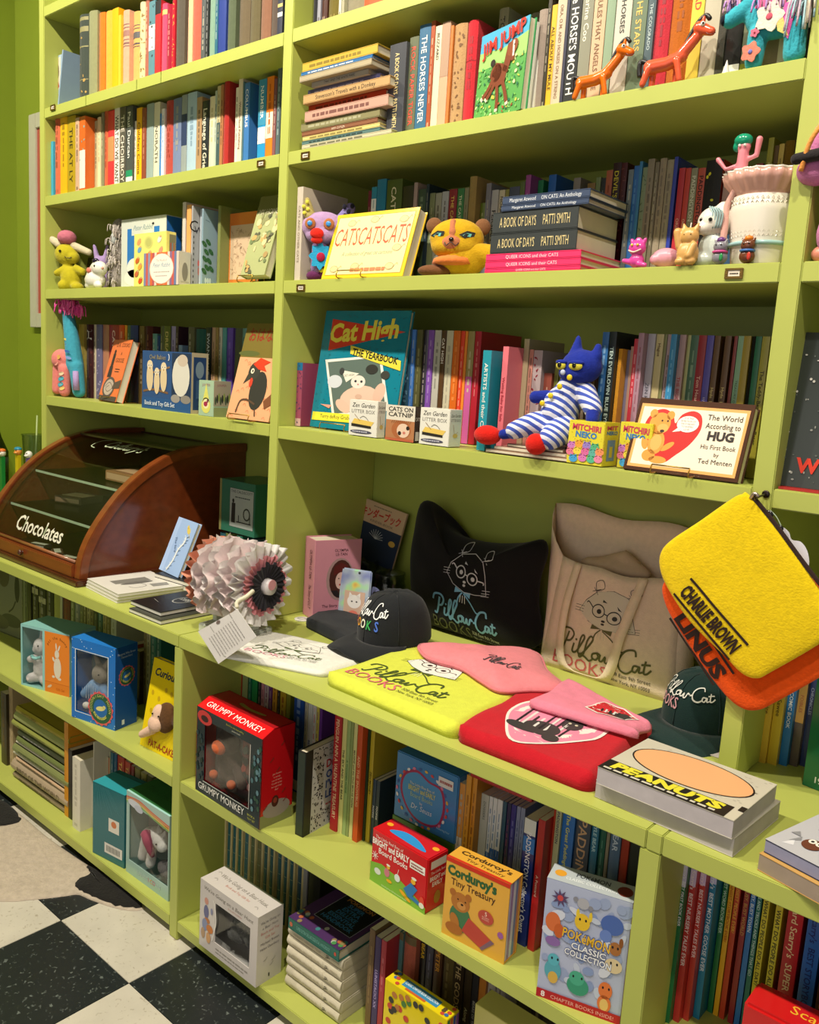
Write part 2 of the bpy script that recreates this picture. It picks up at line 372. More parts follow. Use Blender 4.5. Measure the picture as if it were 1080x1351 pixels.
def ordn(n):
    if n <= 20: return ORD[n-1]
    t = {2: 'twenty', 3: 'thirty', 4: 'forty', 5: 'fifty'}[n//10]
    return {2: 'twentieth', 3: 'thirtieth', 4: 'fortieth', 5: 'fiftieth'}[n//10] if n % 10 == 0 else t+'-'+ORD[n % 10-1]
ROWB = []
PAGE = mat('d9cfb8', 'paper')
def contrast(c):
    r, g, b = [int(c[i:i+2], 16) for i in (0, 2, 4)]; return 'e8dcc0' if (r*3+g*6+b) < 1250 else '3a302a'
def book(x, y, z, w, h, d, c, title='', tc=None, kind='hard', rz=0.0, ry=0.0, style='', label='', group=None, rnd=None, tsize=None, par=None, rowed=False):
    """one upright book, spine towards the viewer; local x = thickness, y = depth, z = height"""
    r = rnd or random.Random(int(x*9999)); mk = 'cloth' if kind == 'cloth' else ('gloss' if kind == 'gloss' else ('satin' if kind != 'paper' else 'paper'))
    bul = (.16*w if kind in ('hard', 'cloth') and w > .012 else .03*w); T = .0018 if kind in ('hard', 'cloth', 'gloss') else .0006
    n = 4; out = []; inn = []
    for i in range(n+1):
        t = i/n; out.append((w*t, bul*(1-math.sin(math.pi*t)))); 
    o_ = [(0, d)]+[(px, py) for px, py in out]+[(w, d)]
    i_ = [(w-T, d)]+[(max(T, min(w-T, px)), py+T) for px, py in reversed(out)]+[(T, d)]
    b = MB(); b.prism(o_+i_, h)
    # replace the two n-gon caps by quads
    N = len(o_); M2 = N*2; b.f = b.f[:-2]; b.m = b.m[:-2]
    for k in range(N-1):
        a, a2, c1, c2 = k, k+1, M2-2-k, M2-1-k
        b.f.append([a, a2, c1, c2]); b.m.append(0); b.f.append([a+M2, c2+M2, c1+M2, a2+M2]); b.m.append(0)
    o = b.build('book', mat(c, mk)); ROWB.append(o) if rowed else None; o.location = (x, y, z); o.rotation_euler = (0, ry, rz)
    if par is not None: o.parent = par
    pg = MB().box((T+.0002, bul+.002, .0022 if T > .001 else .0005), (w-T-.0002, d-(.003 if T > .001 else 0), h-(.0022 if T > .001 else .0003))).build('pages', PAGE, o)
    tc = tc or contrast(c)
    if not title:                                                     # unread lettering sits close to the cloth's own tone
        q = [int(c[i:i+2], 16)*.5+int(tc[i:i+2], 16)*.5 for i in (0, 2, 4)]; tc = '%02x%02x%02x' % tuple(int(v) for v in q)
    A = Art(o, (0, 0, 0), (1, 0, 0), (0, 0, 1), w, h, fn=lambda u, v, k: Vector((w*u, bul*(1-math.sin(math.pi*min(1, max(0, u))))-k*.9, h*v)), base=.0004)
    def band(v0, v1, col, nm='spine_band'):
        vs = []; fs = []
        for i in range(5): vs += [(i/4, v0), (i/4, v1)]
        fs = [[2*i, 2*i+2, 2*i+3, 2*i+1] for i in range(4)]; A.put(vs, fs, col, nm); A.up()
    for s in style.split():
        k, *a = s.split(':')
        if k == 'B': band(float(a[0]), float(a[1]), a[2])                 # block of colour
        elif k == 'R':                                                   # gilt rules
            for v in (.08, .12, .3, .5, .7, .88, .92)[:int(a[0])]: band(v, v+.006, a[1] if len(a) > 1 else 'c8a860', 'gilt_rule')
        elif k == 'N':                                                   # patterned binding
            for q in range(int(a[1]) if len(a) > 1 else 26):
                u, v = r.uniform(.12, .88), r.uniform(.05, .95); A.ell(u, v, r.uniform(.05, .12), r.uniform(.006, .02), a[0], 'binding_pattern', n=6, rot=r.uniform(0, 3))
        elif k == 'K': A.rect(.2, float(a[0]), .8, float(a[1]), a[2], 'spine_panel'); [A.rect(.26, v_, .74, v_+.006, '8a9a80', 'gilt_rule') for v_ in (.2, .36, .52, .68)]
        elif k == 'T': band(.5, 1.0, a[0])
    if title and w > .006:
        tw = tsize or .58; L = .80; vs, fs, x0, x1, y0, y1 = textmesh(title, .012, 0)
        capm = tw*w*.95; sc = capm/.70; Ln = (x1-x0)*sc; fx = min(1.25, L*h/Ln); 
        hh = Ln*fx; v0 = .5+hh/h/2 if fx < 1.2 else (.93 if 'L' in style.split() else .5+hh/h/2)
        pts = [((.5-capm/w/2)+(yy*sc)/w, v0-(xx-x0)*sc*fx/h) for xx, yy in vs]
        A.put(pts, fs, tc, 'spine_lettering'); A.up()
    elif w > .007 and 'N' not in style and 'Q' not in style.split():
        v = r.uniform(.82, .93); ct = 0
        while v > r.uniform(.2, .5) and ct < 9:                           # lettering too small to read
            L = r.uniform(.03, .09); wd = r.choice((.08, .12, .17)); A.put([(.5-wd, v), (.5+wd, v), (.5+wd, v-L), (.5-wd, v-L)], [[0, 3, 2, 1]], tc, 'small_print'); v -= L+r.uniform(.012, .03); ct += 1
        if r.random() < .5: A.put([(.3, .05), (.7, .05), (.7, .09), (.3, .09)], [[0, 1, 2, 3]], tc, 'small_print')
    A.flush()
    tag(o, label, 'book', group); return o

def row(z, y0, items, where, group, d=.165, ymin=None, ymax=None, hmax=.235, hrnd=(.19, .228), xend=None, dend=BK-.016):
    """items: (x0, x1, ytop, colour[, title, title colour, kind, style, options]); positions are sight lines to the spine plane"""
    rr = random.Random(hash_(where)); prev = None; y = y0; ymn = y0-.02 if ymin is None else ymin; ymx = y0+.07 if ymax is None else ymax; n = 0; cnt = sum(1 for i in items if not isinstance(i[0], str))
    cols = [i[3] for i in items if not isinstance(i[0], str)]
    for it in items:
        if it[0] == 'y': y0 = it[1]; ymn = y0-.02; ymx = y0+.06; continue
        if it[0] == 'gap': prev = None; continue
        x0, x1, yt, c = it[:4]; title, tc, kind, style = (list(it[4:8])+['', None, 'hard', ''])[:4] if len(it) > 4 else ('', None, rr.choice(('hard', 'paper', 'hard', 'cloth')), '')
        if len(it) > 4:
            e = list(it[4:8]); e += ['', None, 'hard', ''][len(e):]; title, tc, kind, style = e
        op = it[8] if len(it) > 8 else {}
        yy = op.get('y', y0); ym = max(yt, 2)
        if 'ym' in op: ym = op['ym']
        P = at(x0, ym, 1, yy); X = P.x
        if prev is not None and 'y' not in op:
            dd = ray(x0, ym)
            if abs(dd.x) > 1e-4:
                t = (prev+.0006-CAM.x)/dd.x; y2 = CAM.y+dd.y*t
                yy = min(ymx, max(ymn, y2)); P = at(x0, ym, 1, yy); X = P.x
        if prev is not None and X < prev+.0005: X = prev+.0005
        X1 = at(x1, ym, 1, yy).x; w = max(.0035, X1-X)
        if xend is not None and X+w > xend: w = max(.003, xend-X)
        h = op.get('h') or (P.z-z if yt > 0 and 'ym' not in op else rr.uniform(*hrnd))
        if not op.get('h'): h = min(h, hmax)
        dp = min(d*rr.uniform(.85, 1.05), dend-yy)
        n += 1
        th = 'thin' if w < .014 else ('thick' if w > .03 else 'slim' if w < .02 else 'plain')
        nb = f" beside a {cname(cols[n-2])} one" if n > 1 else ''
        lab = f"{th} {cname(c)} book, {ordn(n)} from left, {where}"
        book(X, yy, z, w, h, dp, c, title, tc, kind, style=style, label=lab, group=group, rnd=rr, tsize=op.get('ts'), rowed=True)
        prev = X+w
def hash_(s):
    h = 7
    for ch in s: h = (h*31+ord(ch)) & 0xffffff
    return h
# --- left bay, top shelf
row(zA, .02, [
 (102, 113.5, 14.5, '3e463e', '', 'b8a468', 'cloth', 'B:.80:.86:8f8a60 B:.93:.97:8f8a60 B:.62:.635:8f8a60 B:.24:.25:8f8a60 N:b09050:7'),
 (114.5, 125.5, 9, '8b8d66', '', '6b6c48', 'cloth', 'Q'), (129.5, 137, 18, 'e0721e', '', None, 'cloth', 'Q'), (137.5, 147.5, 16.5, 'eea63a', '', '7a4a20', 'cloth', 'Q'),
 (148, 156, -9, 'efb01c', '', 'f8da70', 'satin', 'Q'), (156.5, 159.5, -9, 'f0c03c', '', None, 'satin', 'Q'),
 (161, 169, -9, 'd2a084', '', None, 'cloth', 'Q B:.55:.56:7a5a58 B:.58:.60:7a5a58 B:.63:.64:7a5a58 B:.68:.75:9a7068 B:.78:.79:7a5a58 B:.82:.83:7a5a58'), (174.5, 183, -9, 'dda45e', '', None, 'cloth', 'Q B:.55:.56:4a4a50 B:.58:.60:4a4a50 B:.66:.74:5a5a5c B:.78:.79:4a4a50 B:.82:.83:4a4a50'),
 (183.5, 190.5, -9, 'e2cc98', '', None, 'cloth', 'N:8a7040:40'), (191.5, 196, -9, 'a2604f'), (196.5, 204.5, 3, '5b8894', '', None, 'satin', 'Q B:.42:.72:dfe0d8 N:3a4048:10'),
 (205, 212.3, -9, 'c62c36', '', None, 'satin', 'Q B:.84:1:2c2c30'), (213, 219.5, -9, 'd2486a', '', 'f0c860', 'cloth', 'Q B:.86:.92:f0c070'), (220, 226.5, -9, '9c1630'), (227, 230.5, -9, 'b81c2c', '', None, 'cloth', 'N:d8a040:24'),
 (231, 242, -9, '575046', '', '6f665a', 'cloth', 'Q'), (247.5, 253.5, -9, 'eab48c', '', None, 'cloth', 'Q'), (254, 264.5, -9, 'bc5c4a', '', None, 'cloth', 'Q'), (266, 271.5, -9, '4c5254'), (272, 275.5, -9, '26282c', '', 'e8e8e8', 'satin', ''),
 (276, 284, -9, '7c9a88', '', '97b3a2', 'cloth', 'Q'), (284.5, 288, -9, '2c647c'), (288.5, 298.5, -9, '2a3e8c', '', None, 'satin', 'Q'), (299.5, 309.5, -9, '56604a', '', None, 'cloth', 'Q'), (314, 328, -9, '675a46', '', None, 'cloth', 'Q'), (329, 341.5, -9, '625940', '', None, 'cloth', 'Q'),
 (343, 356, -9, '865f4c', '', None, 'cloth', 'Q'), (358, 365.5, -9, '584c46', '', None, 'cloth', 'Q'), (366.5, 373, -9, '343648', '', None, 'satin', 'Q B:.45:.5:d8d8d0 B:.56:.6:c8b070 B:.66:.72:d8d8d0')],
 'top shelf of left bay', 'old hardbacks on the top left shelf')
# --- left bay, second shelf
row(zB, .02, [
 (67, 70, 187, '3aa0ba', '', None, 'paper', 'Q'), (70.5, 78, 152.5, 'c8623f', '', '5a2c22', 'cloth', ''), (79, 88, 153.5, 'e4ac1a', '', '5a4a18', 'satin', ''), (88.3, 99, 154.5, 'ae921c', 'THE AT LY', '3a3418', 'satin', '', {'ts': .4}), (99.3, 104, 156, 'c8a486'), (104.5, 112, 154.5, 'cf6426', '', None, 'satin', 'Q B:.06:.56:e6ddcf N:8aa098:5'),
 (124.8, 128.2, 160, 'b4ac82'), (128.5, 132.6, 155, 'e2d4a6', '', 'a08c60', 'satin', ''), (133.2, 136.5, 149, '807c5c'), (137, 142, 145, 'c05c36', '', '7a3020', 'cloth', ''), (142.4, 150.3, 147, 'e0343c', '', None, 'satin', 'Q B:.38:.68:c08c58'), (151, 157.6, 142, 'eae4da', 'WHAT DO WE WANT', '2a2624', 'satin', '', {'ts': .7}), (158, 165.8, 142, '55524a', 'THE CHOIRBOY', 'e0d8c8', 'satin', ''),
 (166.5, 175, 141, '474c4c', 'Paul Durcan', 'e8e8e0', 'satin', 'L B:.02:.15:eae6dc B:.15:.23:1f8a62', {'ts': .45}), (177.8, 179.8, 160, 'eadfcb'), (180.2, 187, 143, 'f0b21a', 'Children Come', '5a3a18', 'satin', '', {'ts': .5}), (187.4, 192.8, 143, '8a4432', '', 'd8a080', 'satin', ''), (193.5, 202.5, 138, '93a4a2', '', 'b0bcb8', 'satin', 'Q'), (203.3, 210.8, 136, 'dcd6bc', 'NORATH', '5a5a50', 'satin', '', {'ts': .5}),
 (211.2, 213, 150, '2f7cc4'), (213.3, 217, 144, 'e6e4e8', '', '3a7cc0', 'satin', ''), (217.5, 227.8, 134, 'ac463c', '', '8a2c28', 'cloth', ''), (229, 239.5, 131, '7482a6', '', 'b0a070', 'satin', 'T:6a7898'), (240, 247, 126, '8f9899', '', None, 'satin', 'Q B:.42:.78:2c3a5c'), (247.5, 259.5, 123.5, 'a6bfd0', '', '5a7488', 'satin', ''), (259.8, 266.5, 129, 'ac8a66', '', None, 'satin', ''), (267, 275.5, 134, '24282e', 'Language of Grief', 'e8e0c8', 'satin', '', {'ts': .6}),
 (277, 283.7, 128, 'e8dcb6', '', 'b0a070', 'satin', ''), (284, 286.5, 120, 'b0bcae'), (287, 291.3, 114, 'c6b688', '', '3a4a4c', 'satin', 'B:.1:.6:3f5658'), (291.6, 295, 112, 'ae744c'), (295.3, 302, 104.5, 'a62a26', '', 'd0c080', 'cloth', 'Q'), (311.5, 315, 116, 'e8dfcc'), (315.3, 320.5, 101, 'ded0bc', 'Wonderland Publishing', '7a5a50', 'satin', '', {'ts': .45}), (321, 322.6, 108, '4e7078'), (323, 329.8, 110, '3c74b4', 'COLUMBUS', 'f0f0f0', 'satin', 'L', {'ts': .5}),
 (341.8, 351.8, 106, '2790ca', 'NUMBER', 'f0f0e8', 'satin', 'L B:.30:.48:e6e2d8 T:3a8cb0', {'ts': .4}), (352.5, 361.5, 102, 'e47a22', '', '8a3a10', 'satin', 'B:.34:.62:e8d8c0'), (362, 365.6, 104, '7c4c50'), (367, 371.8, 87, '58686e', '', 'b8c8c8', 'gloss', '')],
 'second shelf of left bay', 'books on the second shelf of the left bay', xend=-.002)
# --- left bay, fourth shelf: back row
row(zD, .10, [
 (103.5, 110.5, 415, 'c2ac5c', '', None, 'satin', 'Q B:0:.55:c8b85a'), (111.2, 122.8, 417, '3a1416', 'H', 'e0d8d0', 'cloth', 'L N:5a2c28:12'), (123.2, 126.4, 402, 'b4a68c'), (127, 134.5, 405, '66607e', '', 'c8c0d8', 'satin', 'N:a8a0b8:16'), (136, 143.6, 405, 'ac7456', '', None, 'satin', 'Q'), (144, 156.5, 414, '931c2a', 'CATHY', 'e8c8c0', 'satin', 'L', {'ts': .3}), (157, 163.5, 417, 'cc4218', '', None, 'satin', ''), (164, 166.8, 417, 'de9c1c'), (167.3, 171.8, 417, '466640'), (172.3, 182, 414, '1e1e26', '', '3a3a58', 'satin', 'T:26306c'),
 (183.5, 190, 430, '6a562c'), (190.5, 199.5, 430, '46201a', '', '9a7a50', 'cloth', ''), (200, 206, 440, '54887e'), (206.5, 210.5, 443, '28446c'), (211, 215.5, 425, '50562c'), (216.5, 225, 411, '525c28', 'DREAM', 'c8b870', 'satin', 'L', {'ts': .45}), (226.5, 232, 410, '9488b0', '', '3a2c60', 'satin', 'B:0:.45:4c3c9c'), (232.3, 235.8, 410, '38202e', '', None, 'satin', 'B:0:.4:c8b8a8'), (236.3, 241.2, 408, '7690b8', '', None, 'gloss', 'Q', {'h': .182}),
 ('y', .13), (247, 255, 425, '686644', '', None, 'cloth', ''), (255.5, 271.5, 434, '2a584c', '', None, 'cloth', 'Q'), (272, 279, 420, '1a2026', 'SWAN LAKE', 'c8ccd0', 'satin', 'L', {'ts': .5}), ('y', .10), (280.5, 285, 409, 'be9674'), (285.4, 288.8, 407, '9c7e4c', '', '4a3a20', 'satin', ''), (289.2, 293, 409, 'cec6ae'), (294.5, 299.5, 404, '569c9c', '', None, 'satin', 'Q'), (300.5, 308, 412, '6444ac', '', '9a80d8', 'satin', ''), (309, 318.5, 423, '585e44', '', None, 'cloth', 'Q'), (319.3, 326.5, 414, '66948e'), (327.3, 332.3, 413, '883c34'), (333, 337, 413, '8a8ab0'), (337.5, 348, 416, '3a1e30'), (348.6, 353.5, 418, '66987e'), (354, 360, 420, '3a4a2c')],
 'fourth shelf of left bay', 'books behind the displays on the fourth left shelf', d=.14, xend=-.002, ymax=.16)
# --- left bay, third shelf: back books
row(zC, .06, [
 (241, 245.2, 267, 'ccc4ba', '', None, 'satin', 'Q'), (246.5, 252.3, 270.5, 'e6a25e', '', None, 'satin', 'Q', {'y': .045}), (264.3, 266.3, 276, 'b9c4cc', '', None, 'satin', 'Q', {'y': .06}), (283.3, 287.5, 287, 'c88c58'), (288, 291.5, 271.5, '7a8048', '', None, 'satin', 'Q', {'y': .075})],
 'third shelf of left bay', 'books on the third shelf of the left bay', d=.2, xend=-.002)
# --- middle bay, top shelf
row(zA, .02, [
 (413, 418.5, -9, '26262a'), (419, 423, -9, '8c8c98'), (424, 431, -9, '46241a'), (432, 446, -9, '6a5e28', '', 'b09a50', 'cloth', ''), (447, 450, -9, 'c8c6b4'), (451, 454, -9, 'a8a48c'), (455, 479, -9, '88806a', '', '5a5444', 'cloth', ''), (480, 509, -9, 'cc4e1c', '', '8a3a18', 'satin', ''), (510, 534, -9, '5a4a3c'), (535, 560, -9, '3c4a52')],
 'top shelf of middle bay', 'books on the top shelf of the middle bay')
# --- middle bay, second shelf
row(zB, .02, [
 (514.5, 536, 60, '42444a', 'A BOOK OF DAYS   PATTI SMITH', 'e0cc90', 'satin', 'B:.02:.05:42444a', {'ts': .26}), (541, 552.5, 50, '62684e', 'ROCK PAPER TIGER', 'd84a38', 'satin', 'L', {'ts': .5}), (554, 568.5, 34, '38688a', 'THE HORSES NEVER', 'e8e4dc', 'satin', 'L', {'ts': .5}), (569.5, 574.5, 28, 'a64e2a'), (575, 583.3, 35, 'dfd3b2', 'BLIZZARD', '3a342a', 'satin', 'L', {'ts': .4}), (584, 594.5, 30, 'dca686', '', None, 'satin', 'Q T:b09078'), (595, 598.5, 34, 'c0702a'), (599, 615, 33, 'b48e62', '', '6a4a30', 'cloth', 'N:7a5636:26'), (617, 630, 28, 'be2a34', '', '7a1820', 'cloth', 'B:.62:.625:7a1820'),
 ('gap',), (658, 670, 12, '8c866a', 'TOD', '3a342c', 'cloth', 'L', {'y': .06, 'ts': .5}), (700, 710.5, 18, '6c6a54', '', None, 'cloth', 'Q', {'y': .06}), (711, 722.5, 13.5, '9c8c80', '', None, 'cloth', 'Q', {'y': .03}), (724, 728.5, -9, '3a3428', '', None, 'satin', ''), (729, 735.8, 7, 'e4b030', 'ALL ABOUT MY MULE', '4a3a18', 'satin', '', {'ts': .6}), (736.5, 748, -1, 'c8b69c', 'ORA, O.M. AND HORSES ON A STRING', '8a6a50', 'satin', '', {'ts': .35}), (748.6, 752, -9, '3a3a4c'),
 (752.6, 768, -9, '2a2c2c', 'The HORSE\'S MOUTH', 'ece8e0', 'satin', '', {'ts': .62, 'h': .222}), (768.8, 783.5, -9, '8a8976', 'Catherine Coo', 'e8e0cc', 'satin', 'L', {'ts': .45}), (784.3, 800.5, -9, 'cfae8c', 'THE MULES THAT ANGELS RIDE', '7a5a40', 'satin', '', {'ts': .4}), (801.5, 812.5, -9, '889e82', '', None, 'satin', 'Q'), (813.5, 834, -9, 'cac3b4', 'THE HORSES', '3a3a34', 'satin', 'L', {'ts': .3}), (835, 854.5, -9, '6a7a62', 'OF THE STARS', 'e0b860', 'satin', 'L', {'ts': .4}), (855.5, 865.5, -9, '4a5c62', 'THE COLORADO', 'b8c8c8', 'satin', '', {'ts': .4}),
 (866.5, 885.5, -9, 'b8323e', '', '6a1c24', 'cloth', ''), (886.3, 912.5, -9, 'b0601e', '', '7a3a10', 'cloth', ''), (913.5, 929.5, -9, 'dcc444', 'ACCORD', 'd83a30', 'satin', 'L', {'ts': .5}), (930.5, 951.5, -9, 'b8b09a', 'Bold', 'd84838', 'satin', 'L', {'ts': .55}), (952.3, 961.5, -9, '4a4840'), (963, 984, -9, '2c2a28', '', '8a8a84', 'gloss', 'B:.03:.12:e0dcd4'), (985, 1001, -9, '747858', '', None, 'satin', 'B:0:.12:a8a838'), (1002, 1032, -9, '9a876c', '', '5a4a38', 'cloth', ''), (1033, 1046.5, -9, 'd6cdb4'), (1047.3, 1063, -9, '343350', 'THE BEAR', 'e8e4dc', 'satin', 'L', {'ts': .35})],
 'second shelf of middle bay', 'books on the second shelf of the middle bay', xend=PX-.001)
# --- middle bay, third shelf
row(zC, .11, [
 (392.6, 400, 247, 'c4b8a6', 'CATS AND OTHER CATS', '8a7a68', 'paper', '', {'y': .012, 'ts': .35}), ('gap',),
 (486, 490, 252, '6c2a32'), (490.6, 497, 247, '2c84a0', '', None, 'satin', 'B:.75:.88:dfe0dc'), (498, 509.5, 237, '2a7698', '', None, 'gloss', 'Q'), (510.5, 530.5, 238, '4a5a26', 'CAT SONGS', 'd8d0b0', 'satin', 'L', {'ts': .32}), (531.5, 545.5, 246, '34321e', '', None, 'satin', 'Q'), (546.5, 551, 241, '9c8886', '', None, 'satin', 'Q'), (552, 562, 250, '384a3a', '', '98a890', 'satin', ''), (562.8, 566.5, 243, '1e2e3c'), (567.3, 574, 255, '78805e', '', 'd8d8b8', 'satin', ''), (575, 582.8, 255, '98988a', '', None, 'satin', ''), (583.5, 592, 253, 'a6a8ae', '', None, 'satin', ''), (593, 603, 250, '8c2a34', 'THE CAT', 'e0c060', 'satin', 'L', {'ts': .4}), (604, 612.5, 249, '3c7c4a', 'THE CATS', 'e0e0c0', 'satin', 'L', {'ts': .4}), (613.3, 618.5, 248, '888668'),
 (619.5, 628.5, 233, '9e8652', '', None, 'cloth', 'Q B:0:.35:2a6aa8'), ('y', .12), (633, 641, 268, '687a2a'), (642, 648.3, 242, '7a7a86'), (649, 657.5, 251, 'b2b2b4', 'PERSIAN CATS', '24242a', 'satin', '', {'ts': .6}), (659, 666, 251, 'c8c0a6', 'NORMAL CATS', '4a443a', 'satin', 'L', {'ts': .5}), (667, 671.5, 250, '888850'), (672.3, 685.5, 247, '4a5066', '', None, 'satin', 'Q'), (686.5, 692.5, 240, '5a6a3e', '', None, 'satin', ''), (694, 700.5, 231, '96468c', '', 'e0b0d8', 'satin', ''), (710, 717, 238, '267a4e', '', None, 'satin', ''),
 (724.3, 734, 231, '2460ac', '', None, 'satin', 'Q'), (757, 766, 235, '8a8078', '', None, 'satin', 'Q'), (775, 785, 242, '8a6a36', '', None, 'satin', ''), (786.5, 792.5, 234, '768456', '', None, 'satin', ''), (793.2, 799.5, 235, '282a2a'), (800.3, 808.5, 225, 'b25e40', '', '7a3020', 'satin', ''), (809.5, 820, 215, '34161c', "DEVIL'S", 'dcc83c', 'satin', 'L', {'ts': .55}), (820.6, 828, 215, '50181f', '', 'c09a80', 'satin', 'N:8a5048:14'),
 ('y', .09), (829.5, 836, 224, '6e7880'), (837, 843.5, 219, '2c66ac', '', '80b0e0', 'satin', ''), (844.2, 848, 213, '387aac'), (848.5, 854.5, 221, '7c8a6e', '', '3a3a30', 'satin', 'N:4a5a40:14'), (855.5, 864, 210, '887c6a', '', '4a4440', 'satin', ''), (865, 870, 214, '7a705e'), (871, 879.5, 209, '9a8c7a', '', '5a5048', 'cloth', ''), (880.3, 889, 211, '9a907e', '', '5a5048', 'cloth', ''), (890.3, 895, 207, '3644a6', '', None, 'gloss', 'Q'), (896.3, 904, 222, 'b42a36', 'ORIE', 'e8b0a0', 'satin', '', {'ts': .5}), (905, 911.8, 222, 'bc3a2e', 'ORIE', 'e8c0a0', 'satin', '', {'ts': .5}), (912.5, 920.8, 222, '8c8a72', 'PADDINGTON', 'd8d8c8', 'satin', 'L', {'ts': .6}), (921.6, 931, 222, 'b64c3a', 'PADDINGTON', '2c1c1c', 'satin', 'L', {'ts': .6}),
 (932.5, 954.5, 212, 'b43a24', '', None, 'satin', 'Q B:.1:1:1c1a18 N:d8d030:16'), (956, 967.5, 226, 'b08e8e', '', None, 'satin', 'Q'), (968.5, 978, 224, '3a5a82', '', None, 'satin', 'Q'), (998, 1006.5, 216, '882028', '', 'd0a080', 'satin', ''), (1007.2, 1012.8, 218, '285a36'), (1014.3, 1021.5, 182, '888428'), (1022.2, 1027.5, 192, '58401a'), (1028.3, 1035, 190, 'b49c4c', '', '5a4a20', 'satin', ''), (1036, 1048, 186, '6a5018', '', 'a08a40', 'cloth', '')],
 'third shelf of middle bay', 'books on the third shelf of the middle bay', d=.15, xend=PX-.001, ymax=.17)
# --- middle bay, fourth shelf
row(zD, .06, [
 (394.8, 402, 415, '9c4664', '', None, 'gloss', 'Q B:.88:1:1f6c9c B:0:.12:c8a0a0 N:3a2c5c:20', {'y': .05, 'h': .15}), ('gap',),
 (438, 444, 402, 'c4b894', '', None, 'satin', 'Q', {'y': .12}), (446, 462, 402, '1c1c20', '', None, 'satin', 'Q', {'y': .12}), (468, 478, 402, 'b8ac7c', '', None, 'satin', 'Q', {'y': .12}), (478.5, 485, 400, '7a64a0', '', None, 'satin', 'Q', {'y': .11}),
 ('gap',), ('y', .10), (533, 544.5, 413, '32546a', '', None, 'satin', 'N:6a90a8:26'), (545.3, 550, 413, '4478c4'), (552, 559.5, 407, '565430', '', 'a8a070', 'satin', ''), (560.5, 566.5, 415, '2c2636'), (567.3, 574, 415, '7c4ca8', '', 'c8b0e0', 'satin', ''), (575, 583.5, 418, 'b6b2a6', '', '5a5a50', 'satin', ''), (584.3, 589.8, 417, '54381e', 'CAT HIGH', 'f0e8dc', 'satin', 'L', {'ts': .6}), (590.8, 599.3, 419, 'c6bea4', '', '8a8478', 'satin', ''), (600.3, 608.8, 416, 'd4661c', '', 'f0a060', 'satin', ''), (609.5, 614, 428, 'e2442a', '', 'f8d0c0', 'satin', ''), (614.8, 618, 428, 'e8862e'), (618.7, 627, 429, '9c8a56', '', 'e8e0d8', 'satin', 'B:0:.6:c25a9a'), (627.8, 636, 429, 'ac1e30', '', 'e8c0b0', 'satin', ''),
 ('y', .03), (637.5, 648.5, 462, '2690a2', 'ARTISTS and their CATS', 'e8eae0', 'satin', '', {'ts': .42, 'y': .02}), ('y', .06), (664, 671.3, 457, 'e67680', 'Waiting Baby for Sale', '9c2030', 'satin', '', {'ts': .45, 'y': .04}), (692, 698.5, 447, 'aea07e', '', None, 'satin', 'Q'), (699, 704, 461, 'c88878'), (704.6, 716, 462, 'b0a0a0', '', None, 'satin', 'Q N:8a2c38:18'), ('y', .11), (718, 728, 492, '8a4232'), (733, 738, 474, '88883a'), (738.6, 746, 475, '707034'), (747, 756, 470, '3c2c24'), (757, 768, 468, '5a3c28'), (769, 780, 468, '44301f'), (781, 792, 470, '6a4424'),
 ('gap',), ('y', .07), (795.5, 803.8, 438, '366ca8', '', 'b0cce0', 'satin', ''), (806.5, 815.8, 418, '1c2628', 'TEN EVERLOVIN BLUE EYED YEARS', 'b8ccc4', 'satin', '', {'ts': .5}), (816.5, 821, 460, 'd6942c'), (828, 832, 462, '76708a'), (832.5, 836.5, 457, 'b08c7c'), (837, 842.5, 447, 'c63646', '', 'f0d0d0', 'satin', ''), (845.3, 852.5, 415, 'ae8698', '', '8a3a4a', 'satin', ''), (857, 866.5, 426, 'aea8b8', 'ZEN KITTENS', '5a5a68', 'satin', '', {'ts': .45}), (868, 877.5, 427, 'c6b686', 'Hague', '5a4020', 'satin', 'L', {'ts': .4}), (878, 881.8, 429, '7a7a4e'), (882.4, 888, 431, 'b0989e'), (889, 896.8, 409, '3686b8', '', 'a0cce8', 'satin', ''), (899.5, 907.8, 420, 'b08e90', 'THE BIGGEST WARD', 'a82c34', 'satin', '', {'ts': .5}), (909.3, 913.5, 428, 'aeae74'), (914.3, 924.5, 422, '466850', '', 'b8c8b0', 'satin', ''),
 (926.3, 936.8, 406, '961e26', 'Tom Heart Of A Bear', 'e8b8a8', 'satin', '', {'ts': .45}), (937.6, 946.5, 405, '564ca6', 'LULLABY', 'e0d8f0', 'satin', '', {'ts': .3}), (947.3, 955, 408, '684824', 'Hyde  Dear Bear', 'e0c888', 'satin', '', {'ts': .5}), (961.3, 969.5, 407, '664624', 'Hyde  Dear Bear', 'e0c888', 'satin', '', {'ts': .5}), (972.8, 977, 412, '8a3630'), (978, 985.8, 412, '88b090', 'TREASURY OF ANIMAL TALES', '4a7058', 'satin', '', {'ts': .4}), (986.6, 996, 401, 'a48c24', '', None, 'satin', 'Q'), (997, 1001, 410, '1e1e18'), (1001.6, 1009.5, 410, '186a46', '', None, 'satin', 'Q'), (1010.3, 1020.5, 409, 'a69c36', 'The Teddy-Bear Book  Peter', '2c2818', 'satin', '', {'ts': .5})],
 'fourth shelf of middle bay', 'books on the fourth shelf of the middle bay', d=.15, xend=PX-.001)
